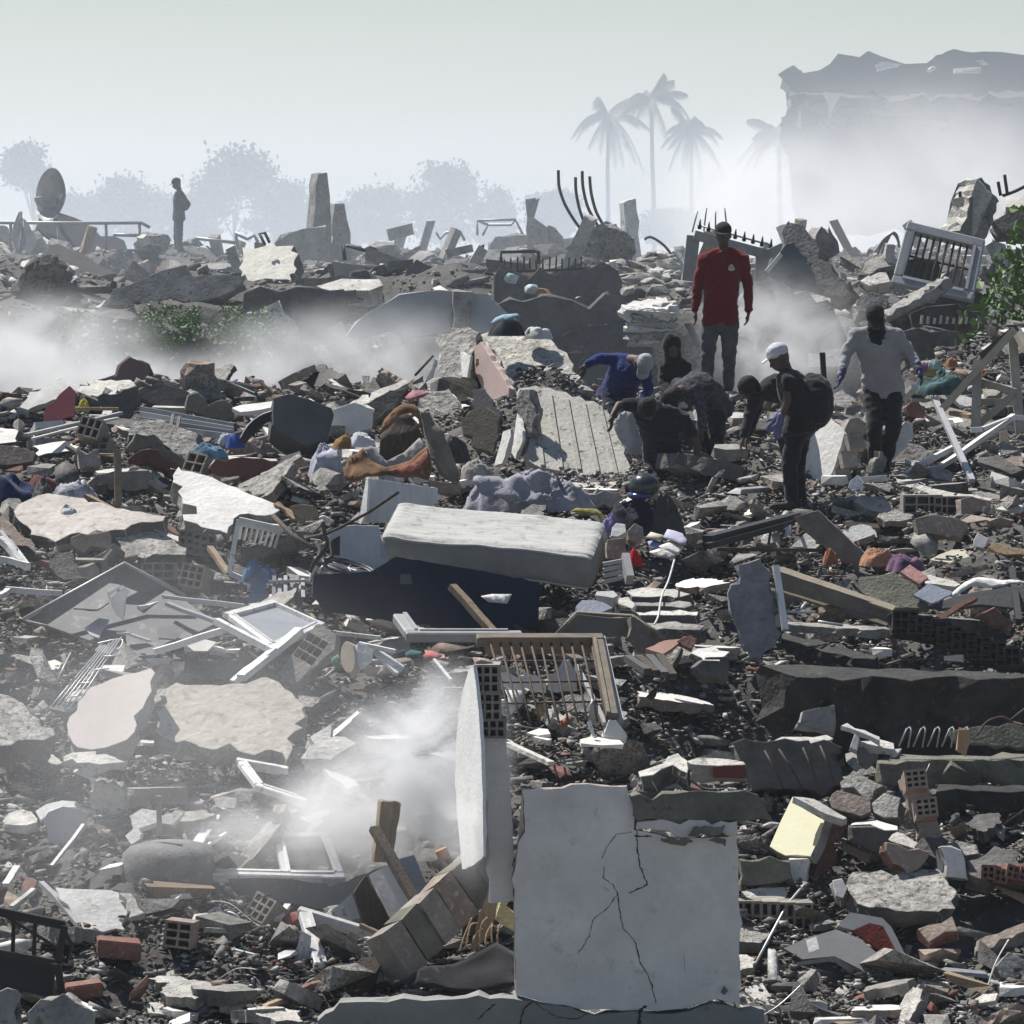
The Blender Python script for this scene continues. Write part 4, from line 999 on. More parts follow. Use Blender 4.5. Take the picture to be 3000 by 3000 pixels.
patch(bm, lambda b, c: mpoint(-1, b, c), NY, NZ); patch(bm, lambda b, c: mpoint(1, b, c), NY, NZ)
bm_obj('border', bm, MB, mr, smooth=True)
for c_ in (.97, -.97):
 tube('piping', [mpoint(-1 + .001 + 2 * i / 40 * .999, -.985, c_) - ey * .012 for i in range(41)], .011, MATR, parent=mr, seg=6)
mark([c0, c1, c2, c3])
bs = root('divan', W('z', (800, 1180), 38.6), 'dark navy upholstered bed base under the off white mattress', 'bed base')
S('front_side', 'z', [(592, 1084), (700, 1078), (745, 1050), (900, 1075), (1018, 1098), (1016, 1185), (930, 1190), (740, 1172), (610, 1150), (590, 1120)], T(84, 3), .3, NAVY, None, None, at=(930, 1190), D=38.7, jag=.003, parent=bs)
S('fabric_patch', 'i', [(1145, 195), (1215, 200), (1225, 270), (1140, 268)], T(84, 3), .01, M('grey_patch', (.09, .09, .085)), None, None, D=38.62, jag=0, parent=bs)
sheet('white_scrap', 'i', [(1710, 365), (1790, 345), (1932, 340), (1900, 400), (1760, 400)], T(50), PLAST, 'small crumpled white scrap on the navy bed base', 'scrap', D=38.5, amp=.015)
FRW = M('enamel_white', (.47, .48, .50), rough=.4, var=.1, scale=2.5, streak=(10, 10, 1), bump=.04, spots=(.33, .33, .34), spot_amt=.15, rnd=0, fine=.03)
fr = root('white_cabinet', W('w', (700, 1500), 39.6), 'white enamelled cabinet standing behind the wheel and bed base', 'cabinet')
S('front', 'w', [(290, 830), (530, 735), (970, 735), (985, 1160), (1115, 1240), (1160, 1520), (900, 1490), (330, 1400)], T(80, -4), .05, FRW, None, None, at=(900, 1490), D=39.45, jag=.002, parent=fr)
S('base_strip', 'w', [(330, 1410), (900, 1490), (1215, 1578), (1190, 1592), (800, 1545), (330, 1450)], T(20), .03, WHITE, None, None, at=(800, 1545), D=39.35, jag=.001, parent=fr)
S('door_seal', 'w', [(330, 930), (440, 870), (440, 1140), (350, 1130)], T(80, -4), .012, BLACK, None, None, at=(440, 1140), D=39.38, jag=.001, parent=fr)
f2 = root('white_panel_box', W('w', (1200, 700), 41.0), 'white appliance door standing behind the mattress end', 'appliance')
S('door', 'w', [(800, 95), (1150, 140), (1760, 230), (1760, 420), (1400, 700), (770, 690)], T(84, 3), .06, FRW, None, None, at=(770, 690), D=40.9, jag=.001, parent=f2)
S('edge', 'w', [(795, 90), (822, 98), (800, 560), (720, 715), (690, 700)], T(84, -62), .02, WHITE, None, None, at=(720, 715), D=40.85, jag=.001, parent=f2)
bw = root('bicycle_remains', W('w', (560, 1330), 39.2), 'bent black bicycle wheel and tube tangle before the white cabinet', 'bicycle wheel')
for i, (sx, off) in enumerate(((1.0, 0), (.93, 26))):
 ring = []
 for j in range(28):
  a = 6.2832 * j / 28
  ring.append(W('w', (560 + math.cos(a) * 345 * sx, 1295 + math.sin(a) * 75 * sx + math.cos(a) * 80 + off), 39.2 - math.sin(a) * .16 - off * .002))
 tube('tyre', ring, .019, BLACK, parent=bw, seg=8, closed=True)
for j in range(9):
 a = 6.2832 * j / 9
 tube('spoke', [W('w', (545, 1300), 39.2), W('w', (560 + math.cos(a) * 330, 1295 + math.sin(a) * 72 + math.cos(a) * 80), 39.2 - math.sin(a) * .16)], .004, ALU, parent=bw, seg=5)
bf = root('mangled_bicycle', W('w', (180, 1100), 39.2), 'mangled black bicycle frame with bare metal tubes', 'bicycle frame')
for pp, r_, mt in (([(215, 690), (240, 860), (270, 980), (190, 1110), (90, 1240), (40, 1370)], .017, BLACK), ([(110, 950), (165, 1040), (150, 1160), (110, 1200)], .014, ALU), ([(40, 1500), (75, 1380), (130, 1280)], .016, ALU), ([(330, 940), (345, 1130), (230, 1200)], .014, BLACK), ([(180, 1330), (215, 1290), (245, 1340), (200, 1370), (180, 1330)], .012, ALU), ([(170, 640), (225, 620), (330, 690)], .014, WHITE)):
 tube('frame_tube', curve_pts([W('w', p, 39.15) for p in pp], 5), r_, mt, parent=bf, seg=7)
tube('long_stick', [W('w', (0, 900), 39.6), W('w', (240, 850), 39.4), W('w', (450, 760), 39.3), W('w', (820, 560), 39.1), W('w', (1230, 285), 38.9)], .013, WOODD, 'long thin dark stick lying up over the mattress corner', 'stick')
tube('bent_pole', [W('e', (0, 1180), 40.2), W('e', (110, 1290), 39.9), W('e', (240, 1370), 39.6)], .02, WOODD, 'dark pole slanting into the bicycle tangle', 'pole')
cr = root('barred_crate', W('d', (1750, 1640), 40.1), 'white bed rail crate with a row of bars and blue rags inside', 'crate')
cd_ = 40.2
for a, b, w in (((1690, 1260), (2010, 1330), .05), ((1690, 1262), (1622, 1640), .04), ((1622, 1640), (1850, 1735), .045), ((1700, 1290), (2000, 1352), .02)):
 beam('rail', W('d', a, cd_), W('d', b, cd_ - .02), w, .04, WHITE, parent=cr)
for i in range(8):
 beam('bar', W('d', (1712 + i * 38, 1290 + i * 8), cd_ + .03), W('d', (1690 + i * 36, 1400 + i * 9), cd_ + .05), .022, .015, (WHITE, ALU)[i % 2], parent=cr)
for i, (p, s_) in enumerate((((1790, 1570), (.19, .16, .14)), ((1890, 1580), (.17, .14, .12)), ((1820, 1650), (.15, .13, .12)))):
 cloth('blue_rag', W('d', p, cd_ - .12 - i * .04) - Vector((0, 0, .1)), s_, fabric('bright_blue', (.03, .10, .22), var=.5, base2=(.05, .15, .3)), ('bright blue rag bunched behind the crate bars', 'bright blue rag hanging at the crate side', 'bright blue rag at the foot of the crate')[i], 'rag', seed=40 + i, fold=.4, nf=7)
S('blue_bag', 'i', [(50, 420), (100, 250), (170, 170), (205, 180), (190, 330), (90, 440)], T(70), .03, fabric('dusty_blue', (.10, .15, .26), var=.25), 'dusty blue strap hanging from the crate', 'strap', D=39.3, jag=.01)
for i in range(6):
 beam('chair_leg', W('i', (250 + i * 40, 215 + i % 2 * 20), 39.3), W('i', (245 + i * 42, 420 - (i % 3) * 25), 39.1), .03, .03, GREYM, 'dull metal leg in the tangle under the bicycle frame', 'metal leg', 'metal legs under the bicycle frame')
beam('stretcher_bar', W('i', (210, 250), 39.25), W('i', (520, 245), 39.2), .025, .02, GREYM, 'horizontal bar across the metal legs', 'bar')
S('brick_wall_piece', 'i', [(280, 900), (540, 555), (570, 545), (690, 620), (660, 720), (560, 840), (380, 990)], T(58, -14), .12, GREYCLAY, 'leaning grey panel of hollow bricks with rows of cells', 'brick panel', D=36.6, jag=.006)
for i in range(3):
 for j in range(3):
  a = (500 + i * 46 - j * 42, 610 + i * 26 + j * 56)
  S('brick_cell', 'i', [a, (a[0] + 34, a[1] + 19), (a[0] + 2, a[1] + 62), (a[0] - 32, a[1] + 42)], T(58, -14), .02, CRK, 'dark plate painted as the shade of an open cell in the leaning panel of hollow bricks', 'painted cell shade', group='painted cell shades of the leaning brick panel', D=36.5, jag=.002, keep=False)  # flat dark plates; the shade inside the cells is put into their colour
ch = root('round_stool', W('i', (830, 850), 36.4), 'overturned round stool with a tan seat and white underside', 'stool')
sd = []
for j in range(22):
 a = 6.2832 * j / 22
 sd.append((770 + math.cos(a) * 52 + math.sin(a) * 6, 785 + math.sin(a) * 112))
S('seat', 'i', sd, T(72, -34), .09, M('tan_seat', (.40, .33, .26), var=.12, bump=.1), None, None, at=(770, 785), D=36.4, jag=0, parent=ch)
S('underside', 'i', [(835, 690), (900, 690), (950, 745), (945, 800), (900, 850), (860, 868), (830, 800)], T(60, 10), .05, PLAST, None, None, D=36.35, jag=.004, parent=ch)
S('white_shelf', 'i', [(945, 735), (1020, 745), (1170, 845), (1120, 900), (1100, 890)], T(38, 16), .03, WHITE, 'white shelf board slanting right of the round stool', 'board', D=36.5, jag=.002)
beam('shelf_edge', W('i', (850, 690), 36.7), W('i', (1105, 745), 36.6), .04, .03, WHITE, 'thin white edge above the round stool', 'strip')
beam('shelf_edge', W('i', (690, 615), 36.9), W('i', (1000, 650), 36.8), .045, .03, CONCW, 'pale ledge strip behind the round stool', 'strip')
sheet('teal_rag', 'i', [(1180, 775), (1220, 755), (1290, 765), (1270, 800), (1190, 800)], T(30), fabric('teal', (.02, .10, .10)), 'small teal rag in the dust right of the shelf', 'rag', D=36.3, amp=.015)
sheet('pink_rag', 'i', [(1300, 790), (1340, 755), (1400, 765), (1440, 790), (1390, 810)], T(30), fabric('coral', (.42, .12, .12)), 'small coral rag in the dust beside the teal one', 'rag', D=36.25, amp=.015)
beam('thin_strip', W('i', (1380, 800), 36.2), W('i', (1500, 945), 35.9), .022, .012, WHITE, 'thin white strip slanting from the coral rag', 'strip')
sheet('green_scrap', 'i', [(655, 800), (700, 770), (720, 800), (720, 870), (660, 850)], T(60), fabric('sage_green', (.12, .22, .15)), 'sage green scrap behind the round stool', 'scrap', D=36.5, amp=.01)
# ---- grille cage window right of the brick jamb
gq = [W('j', p, D) for p, D in (((30, 905), 36.0), ((850, 905), 36.1), ((960, 1480), 35.0), ((190, 1500), 35.0))]
gr = frame('grille_window', gq, .085, .08, STEELB, 'rusty window frame with a bent bar grille leaning in the rubble', 'window grille', sides=(1, 1, 0, 0), bars=11, hbars=3, barmat=RUST, barr=.0085)
beam('outer_rail', W('j', (870, 895), 36.15), W('j', (1000, 1480), 35.1), .06, .05, GREYM, parent=gr)
beam('outer_rail', W('j', (700, 1090), 35.9), W('j', (900, 1500), 35.0), .035, .03, GREYM, parent=gr)
S('inner_sheet', 'j', [(40, 935), (830, 935), (800, 1000), (60, 1010)], T(80), .02, WOOD, None, None, D=36.15, jag=.002, parent=gr)
S('torn_paper', 'j', [(500, 1260), (600, 1060), (660, 1040), (695, 1120), (700, 1245), (560, 1270)], T(74, 10), .015, PLAST, 'curled grey paper caught behind the grille', 'paper', D=35.7, jag=.01)
S('grey_sheet', 'j', [(150, 1130), (420, 1160), (480, 1200), (470, 1270), (260, 1250), (160, 1220)], T(70), .02, GPLAST, 'grey board behind the lower grille bars', 'board', D=35.75, jag=.006)
for i, (pp, mt, lb) in enumerate((([(200, 1260), (330, 1270), (320, 1360), (230, 1440)], PLAST, 'torn white paper under the grille'), ([(400, 1420), (440, 1350), (470, 1420), (440, 1480)], fabric('mustard', (.38, .27, .12)), 'mustard scrap under the grille'), ([(560, 1500), (640, 1460), (660, 1500), (600, 1540)], fabric('rust_cloth', (.30, .11, .06)), 'rust coloured scrap under the grille'), ([(440, 1400), (480, 1340), (500, 1450), (470, 1490)], fabric('cream_cloth', (.5, .45, .36)), 'cream scrap under the grille'), ([(520, 1370), (580, 1350), (570, 1450), (520, 1470)], fabric('cream_cloth', (.5, .45, .36)), 'second cream scrap beside the mustard one'))):
 sheet('scrap', 'j', pp, T(55), mt, lb, 'scrap', D=35.4, amp=.015)
S('stone_flake', 'j', [(780, 1470), (800, 1340), (840, 1320), (860, 1440), (850, 1510), (800, 1500)], T(80), .05, CONCW, 'tall cream stone flake inside the grille end', 'stone', D=35.2, jag=.01)
S('white_lath', 'j', [(775, 1480), (800, 1470), (832, 1585), (815, 1590)], T(70), .02, WHITE, 'white lath end at the foot of the grille', 'lath', D=34.9, jag=.002)
S('grey_plate', 'j', [(730, 1610), (800, 1590), (1000, 1615), (1035, 1640), (880, 1650), (740, 1635)], T(14), .03, GPLAST, 'flat grey plate lying before the grille', 'plate', D=34.8, jag=.006)
S('grey_plate', 'j', [(880, 1570), (930, 1470), (980, 1480), (1050, 1560), (1040, 1630), (960, 1600)], T(66, 12), .06, GPLAST, 'upright grey plaster piece behind the flat plate', 'plaster', D=34.95, jag=.008)
beam('white_strip', W('j', (215, 1640), 34.9), W('j', (520, 1780), 34.3), .05, .03, CONCW, 'pale strip slanting under the grille', 'strip')
S('folded_sheet', 'j', [(560, 870), (700, 720), (860, 740), (1085, 745), (1065, 880), (820, 880)], T(72, -6), .05, M('brown_sheet', (.12, .11, .095), rough=.7, var=.2, bump=.15), 'brown folded sheet panel above the grille', 'panel', D=36.5, jag=.004)
S('folded_sheet', 'j', [(1080, 745), (1100, 735), (1325, 900), (1200, 975), (1160, 960), (1065, 880)], T(62, 30), .05, STEELB, 'bent end of the brown folded panel', 'panel', D=36.4, jag=.004)
tube('panel_edge', [W('j', (560, 865), 36.5), W('j', (700, 716), 36.7), W('j', (1090, 738), 36.7), W('j', (1325, 895), 36.4)], .02, STEELB, 'raised steel lip along the brown folded panel', 'edge', seg=6)
for i, (pp, mt, lb) in enumerate((([(1060, 560), (1160, 530), (1400, 545), (1500, 580), (1400, 600), (1110, 595)], CONCW, 'top ledge of the small stepped slab stack'), ([(990, 640), (1060, 600), (1150, 650), (1110, 690)], CONCW, 'chipped corner stone of the stepped slab stack'), ([(1110, 640), (1350, 640), (1510, 640), (1510, 665), (1120, 665)], CONC, 'second ledge of the small stepped slab stack'), ([(1110, 712), (1300, 700), (1555, 705), (1550, 728), (1150, 728)], CONCW, 'third ledge of the small stepped slab stack'), ([(1190, 790), (1400, 775), (1590, 800), (1560, 830), (1260, 830)], CONC, 'lowest ledge of the small stepped slab stack'))):
 S('step_slab', 'j', pp, T(14), .1, mt, lb, 'slab', D=38.6 - i * .35, jag=.012, side=CONCD)
tube('hanging_cable', curve_pts([W('j', (1390, 340), 39.2), W('j', (1350, 480), 38.6), W('j', (1300, 600), 38.0), W('j', (1275, 740), 37.5), W('j', (1245, 800), 37.3)]), .008, WHITE, 'white cord hanging down over the stepped slabs', 'cord', seg=6)
S('blue_tray', 'j', [(690, 665), (740, 625), (900, 640), (960, 680), (860, 710), (700, 705)], T(30), .05, M('bluegrey_plastic', (.17, .19, .24), rough=.5, var=.15), 'blue grey plastic tray on the brown folded panel', 'tray', D=37.1, jag=.006)
S('terracotta_sheet', 'j', [(1195, 975), (1340, 905), (1440, 900), (1420, 930), (1310, 1000), (1230, 990)], T(34), .03, M('terracotta', (.40, .25, .19), var=.12, bump=.1), 'peach coloured tile sheet over black slats', 'tile', D=36.2, jag=.006)
S('terracotta_sheet', 'j', [(1420, 910), (1530, 855), (1560, 900), (1520, 945), (1450, 940)], T(50, 16), .03, BRICK, 'folded red tile beside the peach tile sheet', 'tile', D=36.3, jag=.008)
for i in range(4):
 beam('dark_batten', W('j', (1060 + i * 75, 1035 - i * 4), 36.1), W('j', (1200 + i * 60, 1130 + i * 12), 35.7), .06, .05, (ASPH, WOODD)[i % 2], ('dark slat nearest the grille under the peach tile', 'second dark slat under the peach tile', 'third dark slat under the peach tile', 'outermost dark slat under the peach tile')[i], 'slat')
S('brown_trough', 'j', [(1330, 1180), (1440, 960), (1470, 990), (1250, 1310), (1200, 1290)], T(60, 20), .05, WOODD, 'dark timber running down beneath the peach tile', 'timber', D=35.9, jag=.006)
S('white_shard', 'j', [(1505, 995), (1560, 960), (1690, 945), (1785, 985), (1770, 1010), (1700, 1045), (1620, 1050), (1590, 1020)], T(22), .06, PLAST, 'bright white flat shard on top of a brown stone', 'shard', D=36.1, jag=.012, side=CONCD)
S('brown_stone', 'j', [(1520, 1100), (1620, 1055), (1780, 1020), (1810, 1080), (1700, 1180), (1560, 1160)], T(66), .16, CONCD, 'brown stone block carrying the white shard', 'stone', D=36.05, jag=.014)
S('hanging_shard', 'k', [(65, 520), (90, 465), (140, 450), (150, 340), (200, 310), (262, 300), (296, 330), (320, 440), (350, 600), (400, 780), (370, 830), (310, 880), (290, 925), (225, 905), (205, 860), (165, 850), (120, 740), (90, 600)], T(78, 6), .09,
 M('bluegrey_concrete', (.235, .235, .25), var=.25, scale=8, bump=.8, bscale=30, spots=(.13, .13, .14), spot_amt=.4), 'tall bluish grey concrete shard hanging at the edge of the pit', 'concrete shard', D=37.6, jag=.012, step=.06)
beam('white_pole', W('k', (370, 340), 37.8), W('k', (430, 745), 37.5), .05, .04, ALU, 'pale upright pole beside the hanging shard', 'pole')
sb = root('steel_channel', W('k', (500, 20), 40.4), 'bent dark steel channel section sagging over white scraps', 'steel beam')
for a, b, w, h, D0, D1 in (((-60, 175), (500, 30), .07, .1, 40.0, 40.9), ((-60, 215), (470, 70), .05, .05, 39.9, 40.75)):
 beam('flange', W('k', a, D0), W('k', b, D1), h, w, BLACK, parent=sb)
S('web', 'k', [(500, 25), (640, -10), (930, 260), (935, 340), (800, 300), (560, 110)], T(66, 26), .04, STEELB, None, None, D=40.3, jag=.002, parent=sb)
S('flange', 'k', [(590, 0), (640, -12), (935, 262), (905, 275)], T(24, 40), .03, STEELB, None, None, D=40.35, jag=.001, parent=sb)
ib = root('steel_joist', W('k', (700, 560), 38.6), 'tan steel joist slanting down to the dark hollow bricks', 'steel beam')
S('web', 'k', [(395, 375), (1110, 610), (1080, 695), (400, 485)], T(82, 3), .03, STEELB, None, None, at=(1080, 695), D=38.2, jag=.001, parent=ib)
S('flange', 'k', [(340, 340), (420, 345), (1130, 590), (1105, 618), (390, 382)], T(34, 8), .025, M('tan_steel', (.30, .25, .18), rough=.7, var=.2, bump=.15), None, None, at=(1105, 618), D=38.15, jag=.001, parent=ib)
S('flange', 'k', [(400, 480), (1080, 690), (1070, 715), (420, 505)], T(40, 8), .025, STEELB, None, None, at=(1070, 715), D=38.1, jag=.001, parent=ib)
S('olive_board', 'k', [(880, 470), (900, 410), (1020, 400), (1120, 380), (1260, 470), (1340, 590), (1320, 610), (1120, 600), (1000, 570)], T(44, -6), .05, OLIVE, 'flat olive panel behind the tan steel joist', 'panel', D=38.9, jag=.006)
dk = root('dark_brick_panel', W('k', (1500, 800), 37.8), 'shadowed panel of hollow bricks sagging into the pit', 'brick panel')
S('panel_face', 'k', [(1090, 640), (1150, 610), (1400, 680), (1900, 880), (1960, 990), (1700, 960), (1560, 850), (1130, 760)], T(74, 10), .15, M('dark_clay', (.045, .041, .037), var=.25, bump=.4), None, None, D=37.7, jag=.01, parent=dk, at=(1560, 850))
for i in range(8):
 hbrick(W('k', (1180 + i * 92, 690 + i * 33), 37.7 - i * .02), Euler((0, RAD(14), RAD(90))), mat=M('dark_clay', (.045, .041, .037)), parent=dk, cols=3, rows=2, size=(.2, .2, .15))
S('fallen_joist', 'k', [(1060, 730), (1100, 725), (1160, 880), (1140, 890)], T(80), .03, STEELB, 'short bent plate hanging below the tan joist', 'plate', D=37.8, jag=.002)
for i, (a, b) in enumerate((((440, 628), (610, 630)), ((640, 690), (790, 712)), ((1070, 960), (1180, 925)), ((1560, 845), (1790, 960)), ((530, 610), (560, 570)))):
 tube('rod_end', [W('k', a, 37.6), W('k', b, 37.7)], .011, (ALU, ALU, STEELB, STEELB, ALU)[i], ('pale rod end in the shade under the tan joist', 'thin rod lying on the slab lip', 'short rod on the dark slab', 'curved bar under the dark hollow bricks', 'tiny rod stub under the tan joist')[i], 'rod', seg=6)
S('white_paper', 'k', [(255, 180), (310, 140), (400, 110), (395, 180), (310, 200)], T(50), .01, PLAST, 'white paper behind the grille under the steel channel', 'paper', D=40.6, jag=.008)
S('white_paper', 'k', [(470, 215), (540, 150), (560, 135), (610, 150), (615, 200), (655, 200), (610, 230), (540, 225)], T(50), .01, PLAST, 'white paper under the bend of the steel channel', 'paper', D=40.5, jag=.008)
S('white_paper', 'k', [(410, 100), (460, 85), (460, 130), (430, 150)], T(60), .01, PLAST, 'small white paper by the steel channel', 'paper', D=40.6, jag=.006)
for i in range(6):
 beam('grille_bar', W('k', (150 + i * 88, 250 - i * 26), 40.5), W('k', (165 + i * 88, 130 - i * 14), 40.7), .02, .015, RUST, 'short rusty bar of the crushed railing under the channel', 'bar', 'bars of the crushed railing')
beam('crushed_railing', W('k', (0, 235), 40.3), W('k', (640, 240), 40.4), .03, .03, RUST, 'rusty foot rail of the crushed railing', 'rail')
cloth('orange_cloth', W('k', (1010, 300), 39.9), (.27, .2, .13), fabric('peach_orange', (.32, .17, .10), var=.25), 'peach orange cloth heaped by the steel channel', 'cloth', seed=51)
cloth('orange_cloth', W('k', (715, 290), 39.8), (.12, .1, .1), fabric('rust_orange', (.26, .10, .05), var=.25), 'small bright orange bundle under the steel channel', 'cloth', seed=52)
cloth('purple_cloth', W('k', (1190, 330), 39.7), (.3, .24, .13), fabric('purple_blue', (.035, .035, .09), var=.6, base2=(.14, .07, .12), scale=9), 'purple and blue cloth spilling beside the peach one', 'cloth', seed=53, fold=.35)
S('striped_tile', 'k', [(1155, 375), (1215, 330), (1330, 410), (1270, 450)], T(40, 8), .03, M('pink_tile', (.40, .22, .20), var=.3, scale=20), 'pinkish ribbed tile beside the purple cloth', 'tile', D=39.3, jag=.003)
S('white_lath', 'k', [(1250, 370), (1330, 390), (1520, 450), (1500, 470), (1320, 450)], T(24), .04, CONCW, 'pale lath next to the ribbed tile', 'lath', D=39.25, jag=.006)
S('grey_folder', 'k', [(1235, 520), (1330, 450), (1480, 500), (1470, 520), (1350, 575)], T(40, 10), .02, M('bluegrey_sheet', (.24, .26, .31), rough=.6, var=.15), 'grey blue folded sheet under the pale lath', 'sheet', D=38.9, jag=.003)
sheet('white_tarp', 'k', [(1470, 520), (1560, 455), (1680, 435), (1850, 440), (1960, 470), (1850, 470), (1700, 490), (1600, 480), (1500, 530)], T(40), WHITE, 'white plastic sheet arched over dark boards at the right', 'plastic sheet', D=39.0, amp=.03)
S('dark_board', 'k', [(1340, 590), (1500, 530), (1640, 500), (1850, 470), (1960, 480), (1960, 620), (1850, 600), (1660, 580), (1400, 610)], T(50, -8), .03, ASPH, 'dark board sloping under the white plastic sheet', 'board', D=38.8, jag=.004)
S('red_board', 'k', [(1380, 655), (1600, 530), (1640, 540), (1420, 670)], T(40, 10), .03, M('dull_red_board', (.16, .08, .06), var=.2), 'dull red board edge slanting in the right heap', 'board', D=38.6, jag=.003)
S('red_board', 'k', [(1650, 640), (1740, 600), (1870, 690), (1850, 760), (1780, 740)], T(60, 16), .06, BRICK, 'reddish brick wall piece in shade at the right edge', 'wall piece', D=38.4, jag=.01)
beam('dark_pole', W('k', (1855, 360), 39.4), W('k', (1900, 690), 38.4), .05, .05, BLACK, 'dark pole standing in the right heap', 'pole')
S('plywood', 'k', [(1340, 300), (1480, 235), (1660, 240), (1680, 300), (1890, 345), (1880, 370), (1640, 325), (1540, 330)], T(22), .03, M('cream_board', (.46, .43, .34), var=.12), 'cream plywood sheet with holes at the right', 'plywood', D=40.3, jag=.006)
beam('plank', W('k', (1690, 240), 40.5), W('k', (1960, 300), 40.2), .12, .03, WOODO, 'brown plank on top of the cream plywood', 'plank')
# ------------------------------------------------------------------ the near slope, upper band: left ridge, slab pile, right heap
# ---- left ridge (crop d)
S('wall_fragment', 'a', [(530, 1400), (600, 1345), (640, 1340), (680, 1290), (740, 1268), (812, 1262), (822, 1300), (836, 1352), (890, 1350), (945, 1352), (966, 1400), (970, 1470), (700, 1480), (540, 1450)], T(84, 4), .14, M('mauve_plaster', (.17, .12, .115), var=.1, scale=2, bump=.15, rnd=0), 'mauve stepped wall fragment standing on the left ridge', 'wall fragment', D=51.2, jag=.012)
tk = root('water_trough', W('a', (1250, 1450), 50.6), 'grey teal rounded tank lying on the left ridge', 'tank')
S('side', 'a', [(1055, 1440), (1068, 1395), (1100, 1368), (1160, 1370), (1440, 1432), (1500, 1440), (1500, 1510), (1050, 1500)], T(72, 5), .45, TEAL, None, None, D=50.4, jag=.002, parent=tk)
tube('lip', [W('a', p, 50.35) for p in ((1052, 1445), (1066, 1395), (1100, 1366), (1160, 1368), (1440, 1430))], .03, TEAL, parent=tk, seg=8)
